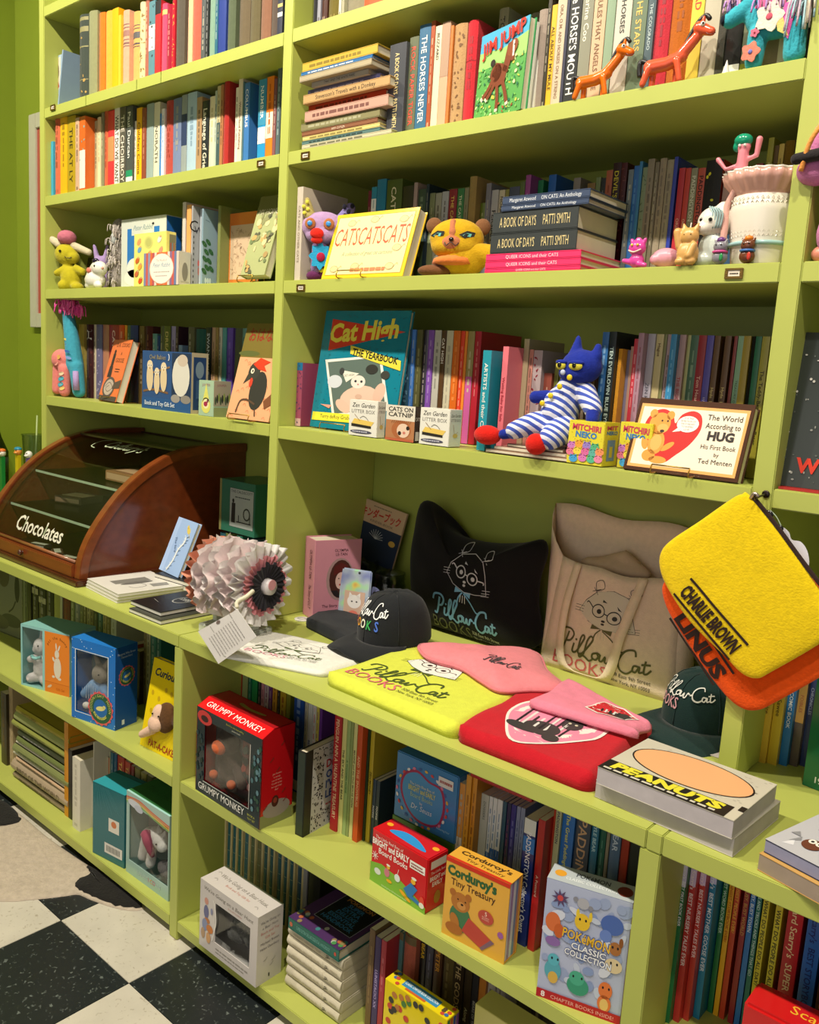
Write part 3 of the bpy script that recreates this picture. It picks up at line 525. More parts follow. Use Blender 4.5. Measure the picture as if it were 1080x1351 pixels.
# --- right bay on the counter
row(zK, .11, [
 (1002, 1015, 930, 'dcb43a', 'Satire', '6a5418', 'satin', '', {'ym': 960, 'ts': .45, 'h': .2}), (1017, 1030, 930, 'd8b832', 'Sawee', '6a5418', 'satin', '', {'ym': 960, 'ts': .45, 'h': .2}), (1033, 1044, 930, '1f74b8', 'STREET COMIC BOOK', 'e8ecf0', 'satin', '', {'ym': 960, 'ts': .45, 'h': .23}), (1047, 1058, 930, '5e5048', 'FOIBLES', 'a85a40', 'satin', 'B:.35:1:c89a50', {'ym': 960, 'ts': .4, 'h': .22}), (1061, 1069, 930, '2c3c6c', 'CHRONICLES', 'b0b8d8', 'satin', '', {'ym': 960, 'ts': .5, 'h': .23}), (1071, 1076, 930, '1c1c20', '', None, 'satin', 'Q', {'ym': 960})],
 'on counter right of last upright', 'books standing on the counter in the right bay', ymin=.09)
# --- lower case, left bay, upper shelf
H = lambda h: {'ym': 790, 'h': h}
row(zM, -0.065, [(22, 26.5, 0, '5a5c40', '', None, 'satin', '', {'ym': 800, 'h': .27})]+
 [(a, b, 0, c, '', t, 'satin', s, {'ym': 810+(a-20)*.12, 'h': h}) for a, b, c, t, s, h in (
 (27, 31.5, '3c4626', 'a8a880', '', .26), (32, 36.5, '4a5430', 'b8b890', '', .26), (37, 41, '1a1c12', None, 'Q', .27), (42, 50, '16180f', 'c8c8b0', 'B:.72:.8:9a9a70', .25), (50.6, 60, '1c1e14', 'c8c8b0', 'B:.66:.74:a0a078', .24), (60.6, 70, '14160e', 'c8c8b0', '', .25),
 (71, 78.5, '8f9446', None, 'Q', .26), (79, 82, 'a8ac80', None, 'Q', .26), (83, 92, '5c2018', '8a4a30', '', .26), (93, 98, '6f7c44', None, '', .25), (98.6, 105, '767f6c', None, '', .27), (105.6, 109, '8a9256', None, '', .26), (109.5, 114, '6a6a2c', None, '', .25), (114.6, 118.5, 'a8a468', None, '', .26), (119, 123, '8a8648', None, '', .25), (123.6, 128.5, '3a4620', 'b8b890', '', .25), (129, 135, '2c6650', None, '', .26), (135.6, 140, 'aca460', None, '', .26), (140.6, 145.5, '6f6c30', None, '', .25), (146, 153, 'aab088', '7a8050', '', .26))]+
 [('gap',), ('y', -0.075)]+[(a, b, 0, c, '', None, 'paper', '', {'ym': 850, 'h': h}) for a, b, c, h in ((166, 172, 'b8542a', .16), (172.6, 177, 'd0a030', .15), (177.6, 184, '4a3a20', .155), (189.5, 193, '9c8a5c', .25), (193.5, 197.5, 'c8c09c', .25), (198.5, 205, '3f7f6c', .25), (205.6, 212, '1f5a48', .25))],
 'upper shelf of low left bay', 'books on the upper shelf of the low left case', ymax=-0.015, dend=BK-.02)
# --- lower case, left bay, bottom shelf
row(zN, -0.185, [(1, 8, 0, '38301c', '', '8a6a30', 'satin', '', {'ym': 960, 'h': .24}), ('gap',), (10.5, 15.5, 0, 'a8946c', '', '6a5a40', 'cloth', '', {'ym': 985, 'h': .27, 'y': -0.175}), ('gap',), (84.5, 89.5, 0, 'd08a1c', '', None, 'satin', 'Q', {'ym': 990, 'h': .285, 'y': -0.200}), (90, 94.5, 0, '2a2420', '', '8a4a20', 'satin', 'Q', {'ym': 1010, 'h': .21}), (95, 105, 0, 'd8d2c0', '', 'a8a090', 'satin', '', {'ym': 1010, 'h': .21, 'y': -0.215}), (109, 117, 0, 'dcd6c2', 'CALLEY and ED EMBERLEY', '2c2a28', 'satin', '', {'ym': 1000, 'h': .255, 'y': -0.175, 'ts': .6}),
 ('y', -0.115), (119, 124, 0, 'b4b09a', '', None, 'satin', '', {'ym': 1010, 'h': .20}), (125, 133, 0, 'a4a084', '', None, 'satin', '', {'ym': 1010, 'h': .2}), (134, 139, 0, 'c8582c', '', None, 'satin', '', {'ym': 1010, 'h': .2}), (140, 145, 0, 'a8b090', '', None, 'satin', '', {'ym': 1020, 'h': .22}), (146, 149, 0, '3a6a7c', '', None, 'satin', '', {'ym': 1020, 'h': .22}),
 (150, 153.5, 0, '2c5a78', '', None, 'satin', '', {'ym': 1030, 'h': .22}), (154.5, 163, 0, 'a83a28', 'TALES', 'e8c860', 'satin', 'L', {'ym': 1035, 'h': .22, 'ts': .5}), (164, 171, 0, 'b4402c', 'TALES', 'e8c860', 'satin', 'L', {'ym': 1035, 'h': .215, 'ts': .5}), (172, 176, 0, '8a1c20', '', None, 'satin', '', {'ym': 1040, 'h': .21}), (177, 184, 0, '8f8a3c', '', None, 'satin', '', {'ym': 1045, 'h': .21}), (185, 192, 0, 'a8a04c', '', None, 'satin', '', {'ym': 1050, 'h': .205}), (193, 200, 0, '5c6030', '', None, 'satin', '', {'ym': 1055, 'h': .205}), (201, 208, 0, '7a7c50', '', None, 'satin', '', {'ym': 1060, 'h': .2}), (209, 217, 0, '2c3420', '', None, 'satin', '', {'ym': 1065, 'h': .2})],
 'bottom shelf of low left bay', 'books on the bottom shelf of the low left case', xend=QX-.002, dend=BK-.02)
# --- lower case, middle bay, upper shelf
row(zM, -0.085, [(a, b, 0, c, t, tc, 'satin', s, {'ym': ym, 'h': h}) for a, b, c, t, tc, s, ym, h in (
 (287, 290.5, '8c7a5c', '', None, 'N:c8a890:10', 900, .25), (291.5, 297.5, '6a7a2c', '', 'd0d088', '', 902, .25), (298.5, 302, 'b84c34', '', None, 'Q', 905, .24), (303, 310, '7c8430', '', 'd8d890', '', 905, .25), (311, 318, 'b8341f', '', None, 'Q', 908, .25), (319, 326, '8a9a64', '', None, 'Q', 915, .24), (327, 331, '1a6a50', '', None, '', 918, .24), (331.6, 338.5, '188a4a', '', None, 'Q', 920, .24), (340, 343, '2a2a30', '', None, '', 925, .24), (343.8, 347.5, 'c88898', '', None, '', 928, .24), (348.3, 353.5, 'c0b0b8', '', '6a2c50', '', 928, .24), (354, 358, '6a2c7c', '', None, '', 932, .24), (358.8, 364.5, 'd8a030', '', '6a3a18', '', 932, .24), (365.2, 368, '1f1f24', '', None, '', 940, .24), (368.6, 376, 'c8a82c', '', '8a2c20', '', 940, .235), (376.8, 382, '8f9434', '', None, 'Q', 945, .235))]+
 [('gap',)]+[(a, b, 0, c, t, tc, 'satin', s, {'ym': ym, 'h': h, 'ts': .5}) for a, b, c, t, tc, s, ym, h in (
 (386, 398.5, '1f4f9c', '', 'd8e0f0', 'B:.02:.12:d8d8d8', 970, .245),)]+
 [('y', -0.105), (401.5, 405, 0, 'c8c4a8', '', '4a4a80', 'satin', '', {'ym': 950, 'h': .24}), (405.8, 411, 0, 'd8dcd8', 'BEGIN', '2c3c8c', 'satin', '', {'ym': 955, 'h': .24, 'ts': .5}), (412, 416, 0, 'e0e0dc', '', 'c83a38', 'satin', '', {'ym': 960, 'h': .24}), (416.6, 420, 0, 'dccf5c', '', '5a2c8c', 'satin', '', {'ym': 960, 'h': .24}), (420.6, 424, 0, '6a3a90', '', None, 'satin', 'Q', {'ym': 965, 'h': .24}),
 ('gap',), ('y', -0.135)]+[(a, b, 0, c, t, tc, 'satin', s, {'ym': ym, 'h': h, 'ts': .5, **({'y': y_-.075} if y_ else {})}) for a, b, c, t, tc, s, ym, h, y_ in (
 (440.5, 449.5, 'b01c28', 'PENGUIN ANN A VALENTINE TREASURY', 'e8c8a0', '', 970, .275, -.063), (450.5, 456, 'd8d488', 'THE SKY AND THE BEAR', '3a3a20', '', 990, .26, 0), (456.6, 461, '9ab070', 'A WOODEN HORSE', '3a6a30', '', 990, .26, 0), (461.6, 464.8, '8c9c60', '', None, '', 990, .255, 0), (465.4, 469.8, 'd4d08c', 'MAXINE and the OLD MOUSE PAPER', '3a3420', '', 995, .26, 0), (470.4, 476.8, 'c84c1c', 'AND THE SNOWBUG', 'f0c090', '', 995, .265, -.06), (477.6, 486, '1e3c24', '', 'b8a83c', 'Q', 1000, .26, -.045), (487, 492, 'b8a42c', 'ZEN MONEY', '3a3014', '', 1010, .26, 0))]+
 [('y', -0.120), (493, 497, 0, '243a50', 'POOPSIE', 'e8e8e8', 'satin', '', {'ym': 1020, 'h': .14, 'ts': .5}), (497.6, 502, 0, '2c3c48', 'POOPSIE', 'e8e8e8', 'satin', '', {'ym': 1020, 'h': .14, 'ts': .5}), ('gap',)]+
 [(604, 612, 0, 'd8d0bc', '', '8a7a60', 'satin', 'T:c88a3c', {'ym': 1060, 'h': .215, 'y': -0.115}), (613, 619.5, 0, 'd09228', '', '7a4a18', 'satin', '', {'ym': 1060, 'h': .235}), (620.5, 626.5, 0, 'cc8a22', '', '5a2c14', 'satin', '', {'ym': 1070, 'h': .235}), ('y', -0.115),
 (631, 641, 0, 'b8bcb0', 'DOSSIERS', '6a706a', 'satin', 'L', {'ym': 1100, 'h': .2, 'ts': .3}), (642, 646.5, 0, 'd8dcdc', '', '2c5a90', 'satin', 'B:0:.45:2c64a4', {'ym': 1100, 'h': .2}), (647.3, 652.3, 0, 'dce0e0', '', '2c5a90', 'satin', 'B:0:.5:2c64a4', {'ym': 1100, 'h': .2}), (653, 659.5, 0, 'dce0e0', '', '2c5a90', 'satin', 'B:0:.5:2458a0', {'ym': 1100, 'h': .2}), (660.3, 665, 0, '1c5468', '', None, 'satin', 'Q', {'ym': 1100, 'h': .2}), (666, 671, 0, '1c2450', '', 'd86a78', 'satin', '', {'ym': 1100, 'h': .2}), (671.7, 678, 0, '2c2c84', '', 'b0b0e0', 'satin', '', {'ym': 1100, 'h': .2}), (679, 683.8, 0, '8c96b8', '', '3a4470', 'satin', '', {'ym': 1100, 'h': .2}), (684.5, 690, 0, '8e9ab8', '', '3a4470', 'satin', '', {'ym': 1100, 'h': .2}),
 (691.5, 707, 0, '1c2f74', "PADDINGTON Collector's Quest", 'e8ecf4', 'satin', 'B:.88:1:d8dcd8 B:.74:.86:2c74c0', {'ym': 1090, 'h': .232, 'y': -0.160, 'ts': .42}), (708, 717, 0, 'ac1c1c', 'A Postcard', 'e8c8b0', 'satin', '', {'ym': 1110, 'h': .24, 'y': -0.160, 'ts': .4}), (717.7, 726, 0, 'b43a20', 'PADDINGTON POP-UP', '8a1c14', 'satin', '', {'ym': 1110, 'h': .26, 'ts': .5}),
 (729, 740, 0, 'b8b888', 'PADDINGTON', '2c3a60', 'satin', 'L', {'ym': 1080, 'h': .27, 'ts': .5}), (741, 757.5, 0, '1f6ab8', 'The Great Paddington', 'd8d860', 'satin', 'L', {'ym': 1090, 'h': .27, 'ts': .3}), (758.5, 778, 0, '3c4450', 'PADDiNGTON', 'c8a078', 'satin', 'L', {'ym': 1100, 'h': .27, 'ts': .6}), (779, 788.5, 0, '2a708c', 'LYLE BEAR', 'b8dce0', 'satin', 'L', {'ym': 1110, 'h': .27, 'ts': .5}), (789.5, 797.5, 0, '1c5a44', '', '90b8a0', 'satin', '', {'ym': 1120, 'h': .27}), (798.5, 802.5, 0, '8a8068', '', None, 'satin', '', {'ym': 1120, 'h': .27}), (803.3, 817, 0, '56708a', 'BEAR', 'c8d4e0', 'satin', 'L', {'ym': 1125, 'h': .27, 'ts': .55}), (818, 828, 0, 'a83c24', 'The Bears Are', 'e0a880', 'satin', '', {'ym': 1130, 'h': .265, 'ts': .5}), (829, 843, 0, '34382c', 'Beowulf', 'c8c0a8', 'satin', '', {'ym': 1135, 'h': .26, 'ts': .4})],
 'upper shelf of low middle bay', 'books on the upper shelf of the low middle case', d=.19, xend=QX+PQ-.002, dend=BK-.02, ymax=-0.035)
# --- lower case, middle bay, bottom shelf
row(zN, -0.125, [(a, b, 0, 'c8ba88', '', '3a4a3c', 'cloth', 'Q K:.04:.84:'+c+' N:6a5a34:0', {'ym': ym, 'h': .255}) for a, b, c, ym in (
 (264, 271.5, '3a5a50', 1110), (272.5, 278.5, '2c6460', 1115), (279.2, 286, '2c6460', 1120), (289, 296, '3a4a40', 1125), (298, 304, '2c6068', 1130), (304.8, 311, '2c6068', 1135), (312, 318, '2c6460', 1140), (320, 327.5, '3a6a74', 1145), (328.2, 335.5, '5a6a4c', 1150), (336.2, 344.5, '6a6a48', 1155), (345.5, 352.5, '2c5a60', 1160), (353.2, 360, '2c5a60', 1165), (363, 370.5, '2c5a64', 1180), (371.3, 378, '2c5a64', 1185), (378.8, 386, '2c5a64', 1190), (388.5, 397, '2c4c60', 1200))]+
 [(398, 403, 0, '8a8890', '', None, 'satin', 'Q', {'ym': 1200, 'h': .24}), (404, 420, 0, '1a1a1c', '', None, 'satin', 'Q', {'ym': 1200, 'h': .26}), ('gap',), ('y', -0.185),
 (483.5, 490.5, 0, '6a5030', '', 'a08a60', 'satin', '', {'ym': 1300, 'h': .235}), (491.5, 499, 0, '3c2c60', 'LUNISTACIO XX', 'b8a8d8', 'satin', '', {'ym': 1300, 'h': .225, 'ts': .45}), (499.8, 506.5, 0, 'a82c3c', '', 'e0a0a0', 'satin', '', {'ym': 1300, 'h': .225}), ('y', -0.125), (517, 531, 0, '4e7478', 'The', 'c8c0a0', 'cloth', 'B:.93:1:6a5a3c', {'ym': 1250, 'h': .23, 'ts': .4}), (531.6, 547, 0, 'b05c48', 'The', 'd8b890', 'cloth', 'B:.93:1:6a5a3c', {'ym': 1250, 'h': .23, 'ts': .4}),
 (553, 560.5, 0, '22201c', 'BEAR', 'e0b428', 'satin', 'L', {'ym': 1270, 'h': .235, 'ts': .6}), (561.3, 570, 0, '3c3c4c', '', 'a0a0b8', 'satin', '', {'ym': 1275, 'h': .235}), (571, 582, 0, '4a2c1c', 'PETER', 'd0902c', 'satin', 'L', {'ym': 1280, 'h': .235, 'ts': .5}), (583, 596, 0, '5a4c28', '', '8a7a48', 'cloth', '', {'ym': 1285, 'h': .235}), (597, 611, 0, '2c2016', 'THE GODS', 'b8a070', 'satin', 'L', {'ym': 1290, 'h': .235, 'ts': .5}), (612, 621.5, 0, '3a2f20', 'Along', 'c8c0a0', 'satin', '', {'ym': 1300, 'h': .23, 'ts': .45}), (622.3, 630, 0, '2c2c30', 'BEARS OF THE AIR', 'b8b8b8', 'satin', '', {'ym': 1305, 'h': .23, 'ts': .4}), (631, 640, 0, 'b8742c', 'winterbound', '4a2c14', 'satin', '', {'ym': 1310, 'h': .23, 'ts': .5}), (641, 651, 0, 'b0a8a0', '', None, 'cloth', '', {'ym': 1320, 'h': .23}), (652, 664, 0, 'a8a0a4', '', None, 'cloth', '', {'ym': 1325, 'h': .23}), (665, 680, 0, '8c86a8', 'ASTRALIS', '3a3460', 'satin', '', {'ym': 1330, 'h': .23, 'ts': .4}), (681, 699, 0, '5a5450', 'RHYMES', 'b8b0a0', 'satin', '', {'ym': 1335, 'h': .23, 'ts': .4}), (700, 716, 0, '4a3c50', '', None, 'satin', '', {'ym': 1340, 'h': .23})],
 'bottom shelf of low middle bay', 'books on the bottom shelf of the low middle case', d=.19, xend=QX+PQ-.002, dend=BK-.02)
# --- lower case, right bay
SC = 'Richard Scarry\'s  '
row(zM, -0.150, [(a, b, 0, c, SC+t, tc, 'satin', 'L B:.74:1:'+w, {'ym': ym, 'h': .308, 'ts': .62}) for a, b, c, t, tc, w, ym in (
 (897, 903, '146a3c', 'BEST FIRST BOOK EVER', 'e8e8f0', 'c8c0e0', 1180), (906, 914.5, 'b82c2c', 'BEST NURSERY TALES EVER', 'f0dcdc', 'd0b8d8', 1190), (918, 926, 'b8342c', 'BEST NURSERY TALES EVER', 'f0dcdc', 'd0b8dc', 1200), (930, 939, '1878a0', 'BEST MOTHER GOOSE EVER', 'dce8f0', 'c0c0e8', 1210), (947, 954, '1c6c38', 'BEST WORD BOOK EVER', 'c8e0c8', 'b0b8b0', 1220), (954.8, 961.5, 'dca41c', 'FUNNIEST STORYBOOK EVER!', 'b05010', 'd8c8d0', 1225), (962.3, 969.5, 'b8381c', 'BUSIEST PEOPLE EVER!', 'e8b040', 'd0c8dc', 1230), (974, 981.5, '8c1c28', 'BUSY, BUSY WORLD', 'c89a50', 'a89880', 1235), (982.3, 989.5, '2870b8', 'BUSY, BUSY TOWN', 'e0ecf4', 'c8ccdc', 1240), (990.5, 997, '1a6c60', 'CARS AND TRUCKS AND THINGS THAT GO', 'c8e0d8', 'bcd0cc', 1245), (998.5, 1007, 'd4c42c', 'WHAT DO PEOPLE DO ALL DAY?', '2c3024', 'd4d0dc', 1250), (1014.5, 1024, 'd4c42c', 'WHAT DO PEOPLE DO ALL DAY?', '2c3024', 'd4d0dc', 1260))]+
 [(1030, 1051, 0, 'bc1c28', "Richard Scarry's  SUPER SILLY", 'f0d0a0', 'satin', '', {'ym': 1270, 'h': .305, 'ts': .45}), (1056, 1077, 0, '2c64b4', "Richard Scarry's  BEST STORYBOOK EVER", '1c2c6c', 'satin', '', {'ym': 1280, 'h': .305, 'ts': .45}), (1079, 1098, 0, '4a2c1c', 'BEST LOWLY WORM BOOK', 'e0902c', 'satin', '', {'ym': 1300, 'h': .305, 'ts': .5})],
 'low right bay', 'tall picture books in the low right case', d=.2, dend=BK-.02, hmax=.4)
# ================================================================ boxes and books shown face out
def boxpx(x0, x1, x2, yt, y, z, h=None, ym=None):
    """front left edge, front right edge, right side's back edge (sight lines), top sight line at the left"""
    ym = ym or yt; X0 = at(x0, ym, 1, y); X1 = at(x1, ym, 1, y).x; d = at(x2, ym, 0, X1).y-y if x2 else .05
    return (X0.x, y, z), X1-X0.x, d, (h or at(x0, yt, 1, y).z-z)
def floorpx(bl, br, bk, tl, z):
    """box standing on a surface seen from above: its three visible bottom corners and the top-left corner"""
    A, B = gz(*bl, z), gz(*br, z); Cc = gz(*bk, z); rz = math.atan2(B.y-A.y, B.x-A.x); w = (B-A).length; d = (Cc-B).length
    return (A.x, A.y, z), w, d, at(*tl, 1, A.y).z-z, rz
def carton(name, label, cat, P, w, d, h, col, rz=0, rx=0, group=None, kind='gloss', pages=False, bev=.0008):
    t = thing(name, label, cat, P, rz, rx, group)
    if pages:
        T = .002; b = MB(); b.box((0, 0, 0), (w, T, h)); b.box((0, d-T, 0), (w, d, h)); b.box((0, T, 0), (T, d-T, h)); b.build('cover', mat(col, kind), t, bevel=.0005)
        MB().box((T, T, .003), (w-.003, d-T, h-.003)).build('pages', PAGE, t)
    else: MB().box((0, 0, 0), (w, d, h)).build('carton', mat(col, kind), t, bevel=bev)
    return t
def face(t, w, h): return front(t, w, h)
brassm = mat('b08a3c', 'metal')
def stand(label, P, w, d, h, rx=0, rz=0):
    """small brass wire easel: two feet with an upturned lip and a sloping back"""
    t = thing('wire_easel', label, 'book stand', P, rz); L = .024
    for x in (w*.2, w*.8):
        MB().tube(sm([(x, -L, .016), (x, -L-.003, .008), (x, -L, .0018), (x, 0, .0018), (x, d, .0018)], 4), .0013, n=6).build('foot_wire', brassm, t, smooth=True)
    MB().tube([(w*.2, -L, .016), (w*.8, -L, .016)], .0013, n=6).build('lip_wire', brassm, t, smooth=True)
    MB().tube(sm([(w*.2, d*.2, .0018), (w*.35, d*.55, h*.5), (w*.5, d*.75, h*.8), (w*.65, d*.55, h*.5), (w*.8, d*.2, .0018)], 5), .0013, n=6).build('back_wire', brassm, t, smooth=True)
    return t
def lean(x0, x1, ym, y0, z, tl, rzdeg=0, lift=0.0):
    """leaning board: bottom-left/right sight lines at height ym, top-left corner sight line"""
    A = at(x0, ym, 1, y0); B = at(x1, ym, 1, y0); w = B.x-A.x; T = at(*tl, 0, A.x); dz = T.z-(z+lift); dy = T.y-y0
    return (A.x, y0, z+lift), w, math.hypot(dz, dy), -math.atan2(dy, dz)
R1 = random.Random(11)
# ---- left bay, top shelf: tilted picture book
p = at(73, 131, 1, .03); o = book(p.x+.003, .034, zA+.0014, .007, .172, .12, '8aa0b8', rz=0, ry=math.radians(11), label='pale blue picture book leaning right at the left end of the top left shelf', group='old hardbacks on the top left shelf', style='Q')
P, w, L, rx = lean(79, 103, 125, .075, zA, (98, 44))
t = carton('picture_book', 'slim picture book with a wintry blue cover and red bird, standing at the top left', 'book', (P[0]+.02, .045, zA+.0005), .05, .006, .165, '9fb4c6', pages=True)
a = front(t, .045, .165); a.rect(.08, .4, .95, .96, 'cfc6b4'); a.ell(.5, .72, .28, .14, '7a6a5c'); a.poly([(.2, .55), (.5, .62), (.8, .45), (.45, .38)], 'b8383a'); a.text('The', .5, .28, .05, 'c05050'); a.text('The Heroine', .5, .14, .05, 'f0f0f0', maxw=.9); a.flush()
# ---- left bay, third shelf
P, w, d, h = boxpx(160.5, 219.5, 240, 290.5, .055, zC)
t = carton('gift_box', 'large pale grey and blue rabbit gift box with a cut-out window, third left shelf', 'box', P, w, d, h, 'c9cdbf')
a = front(t, w, h); a.rect(0, 0, 1, 1, 'ccd0c4'); a.rect(.14, .14, .86, .86, '2a72b8'); a.rect(.14, .14, .86, .2, 'd8d8cc'); a.rect(.24, .76, .74, .97, 'cdd1c4'); a.text('Peter Rabbit', .5, .83, .07, '6f8a90', maxw=.5, shear=.4); a.ell(.72, .9, .025, .018, '2c2c2c'); a.ell(.3, .3, .16, .14, 'e4ddd0'); a.ell(.3, .16, .22, .12, 'e4ddd0'); a.flush()
a = rside(t, w, d, h); a.rect(.02, .01, .98, .99, '1f5fa8'); a.flush()
P, w, d, h = boxpx(177, 219.5, 232.5, 309, .02, zC)
t = carton('gift_box', 'yellow patterned box printed with little animals and jackets, in front of the blue one', 'box', P, w, d, h, 'e4dc78')
a = front(t, w, h); a.ell(.46, .82, .13, .11, 'c8c870'); a.ell(.46, .82, .09, .08, 'b8b868')
for u, v, c in ((.16, .84, 'e09860'), (.18, .7, '6a9cc0'), (.8, .86, 'd8d8d0'), (.84, .66, 'e08c70'), (.12, .5, 'c8602c'), (.2, .38, 'e0a040'), (.1, .25, 'c86a3c'), (.22, .12, 'd05028'), (.5, .6, 'e09048')): a.ell(u, v, .07, .05, c, rot=.6); a.ell(u+.03, v+.05, .03, .02, 'c8a070')
a.flush(); a = rside(t, w, d, h); a.rect(.3, .05, .95, .95, '7a7a58'); 
for i in range(3): a.rect(.4+i*.18, .1, .48+i*.18, .8, ('b03a40', '7a88a0', 'c07848')[i])
a.flush()
P, w, d, h = boxpx(190, 236.5, 252, 334.5, .0015, zC)
t = carton('gift_box', 'small striped box with a round cream label, nearest the shelf edge', 'box', P, w, d, h, 'cfc8b8')
a = front(t, w, h); cs = ['7a84a8', 'c85a50', '8a90a8', 'd86a40', 'b8545c', 'd8d0c0', 'e06a38', 'e87848', 'e06a38', 'e87848', 'e07040', 'd8d0c4', '8a6a8c', 'c85a50', '6a7aa0', 'd8c8b8']
for i, c in enumerate(cs): a.rect(i/16, 0, (i+1)/16, 1, c, 'stripe')
a.ell(.52, .5, .345, .47, 'e8a888'); a.ell(.52, .5, .33, .45, 'ece6d8'); a.text('The World of', .52, .72, .07, 'b09890', maxw=.45); a.text('Peter Rabbit', .52, .55, .13, '7a9ab0', maxw=.55, shear=.4); a.dashes(.3, .75, .4, .03, 'b8a8a0'); a.dashes(.35, .7, .28, .03, 'b8a8a0'); a.flush()
a = rside(t, w, d, h); a.ell(.5, .4, .25, .28, '8a8478'); a.rect(.15, .08, .85, .12, 'b8b0a0'); a.flush()
P = at(92, 300, 1, .12); w = .15
t = carton('picture_book', 'dark olive picture book lying against the back behind the shaggy doll', 'book', (P.x+.02, .13, zC), w, .012, .118, '4e4620', rx=-.12, pages=True); a = front(t, w, .118); a.text("It's R", .78, .5, .16, 'a8a48c', bold=.01); a.rect(.12, .55, .16, .95, '7a7450'); a.flush()
# covers of the large picture books standing side on
def sidecover(x0, x1, yt, y0, z, col, draw, label, h=None, th=.006, d=.2):
    A = at(x0, yt, 1, y0); X = A.x
    t = thing('picture_book', label, 'book', (X, y0, z)); w = th; hh = h or A.z-z; y1 = at(x1, yt, 0, X+w).y; d = min(d, BK-.018-y0)
    MB().box((0, 0, 0), (w, d, hh)).build('cover', mat(col, 'gloss'), t, bevel=.0005); a = rside(t, w, d, hh); draw(a, min(1, (y1-y0)/d)); a.flush(); return t
def c1(a, f): a.text('C', .12*f, .68, .14, '2c2a28'); a.text('W', .7*f, .66, .09, '3a3840'); [a.rect(.1*f, .04+i*.07, .2*f, .07+i*.07, '3a3434') for i in range(9)]; a.ell(.75*f, .3, .1*f, .04, 'd86a60'); a.ell(.8*f, .2, .12*f, .05, 'c87a68')
sidecover(253, 266, 271, .040, zC, 'a9a8a8', c1, 'large grey picture book cover with black cut-out letters, third left shelf', d=.18)
def c2(a, f):
    a.line([(.2*f, .86), (.45*f, .85), (.6*f, .84)], .001, '3a5a6a')
    for u, v in ((.15, .55), (.5, .58), (.35, .45), (.75, .46), (.2, .36), (.6, .34), (.4, .25), (.8, .24), (.15, .2)): a.ell(u*f, v, .16*f, .05, '35613f', rot=.8); a.line([((u-.12)*f, v-.02), ((u+.12)*f, v+.02)], .0006, '6a9a60')
    for u in (.3, .5, .7): a.ell(u*f, .08, .1*f, .04, 'c8d8dc')
sidecover(266.6, 283, 275, .047, zC, '8ea6b4', c2, 'large pale blue picture book cover printed with dark green leaves', d=.17)
P, w, d, h = boxpx(297, 339, 0, 283, .105, zC)
t = carton('picture_book', 'orange framed picture book with a pencil drawing on its cover, face out', 'book', P, w, .012, h, 'd87a34', pages=True)
a = front(t, w, h); a.rect(.2, .12, .98, .84, 'cfb394'); rr = random.Random(4)
for i in range(60):
    u, v = rr.uniform(.25, .93), rr.uniform(.16, .8); a.line([(u, v), (u+rr.uniform(-.06, .06), v+rr.uniform(-.03, .03)), (u+rr.uniform(-.08, .08), v+rr.uniform(-.05, .05))], .0007, rr.choice(('8a6a50', '6a5040', 'a88468')), smooth=3)
a.flush()
P, w, L, rx = lean(317, 349, 345, .022, zC, (344.5, 260), lift=.018)
t = carton('picture_book', 'pale green illustrated book leaning back on a wire stand beside the left-bay upright', 'book', P, w, .022, L, 'a9ae7a', rx=rx, pages=True); a = front(t, w, L); a.rect(0, .8, 1, 1, '6a6a38')
for i in range(46):
    u, v = rr.uniform(.06, .94), rr.uniform(.04, .8); a.ell(u, v, rr.uniform(.03, .12), rr.uniform(.015, .05), rr.choice(('8a8a5c', 'c8c690', '6f7c50', 'd8c890', 'a88c58', '5a5c44', 'd0a060')), rot=rr.uniform(0, 3), n=8)
a.text('MY HOMES', .55, .76, .07, 'd8d0b0', maxw=.85); a.flush()
stand('brass wire easel holding the pale green book', (P[0], P[1]+.004, zC), w, .05, .06)
# ---- left bay, fourth shelf
P, w, L, rx = lean(129, 161, 500, .05, zD, (149.5, 448), lift=.004)
t = carton('novel', 'orange paperback with a woman in black on its cover, tilted back on a stand', 'book', P, w*1.02, .024, L, 'e2763f', rz=math.radians(-9), rx=rx, kind='satin', pages=True)
a = front(t, w*1.02, L); a.text('D.A. COOKS', .6, .88, .065, '2c2420', maxw=.7); a.text('A', .62, .75, .05, '2c2420'); a.text('GOOSE', .62, .63, .07, '2c2420', maxw=.5); a.dashes(.5, .75, .52, .015, '3a2c24'); a.dashes(.5, .75, .48, .015, '3a2c24')
a.ell(.26, .8, .05, .035, '3a2c28'); a.rect(.2, .55, .33, .77, '3c322c', 'printed_picture'); a.poly([(.16, .38), (.38, .38), (.35, .56), (.18, .56)], '3c322c'); a.ell(.42, .22, .32, .17, '5a5048'); a.ell(.42, .22, .25, .13, 'b8a898'); a.line([(.2, .22), (.4, .3), (.62, .22), (.42, .15), (.28, .2), (.42, .25)], .0018, '4a4038', smooth=5); a.rect(.02, .0, .98, .08, '4a4440'); a.poly([(.66, .3), (1, .36), (1, .22), (.6, .2)], '5a4c40'); a.flush()
stand('brass wire easel under the orange paperback', (P[0]+.01, P[1]+.012, zD), w, .05, .07)
P, w, d, h = boxpx(188, 253, 275, 462, .012, zD)
t = carton('gift_box', 'blue box with three baby owls printed on it and a plush owl window', 'box', P, w, d, h, '2e4f82')
a = front(t, w, h); a.rect(0, 0, 1, .2, '2a5488'); a.rect(.62, .2, .99, .98, '24344f'); a.ell(.8, .6, .17, .34, 'd6d2c4'); a.ell(.83, .86, .1, .1, 'c8b8a4'); a.ell(.7, .22, .09, .07, '9a948c'); a.ell(.9, .22, .1, .07, '8a847c')
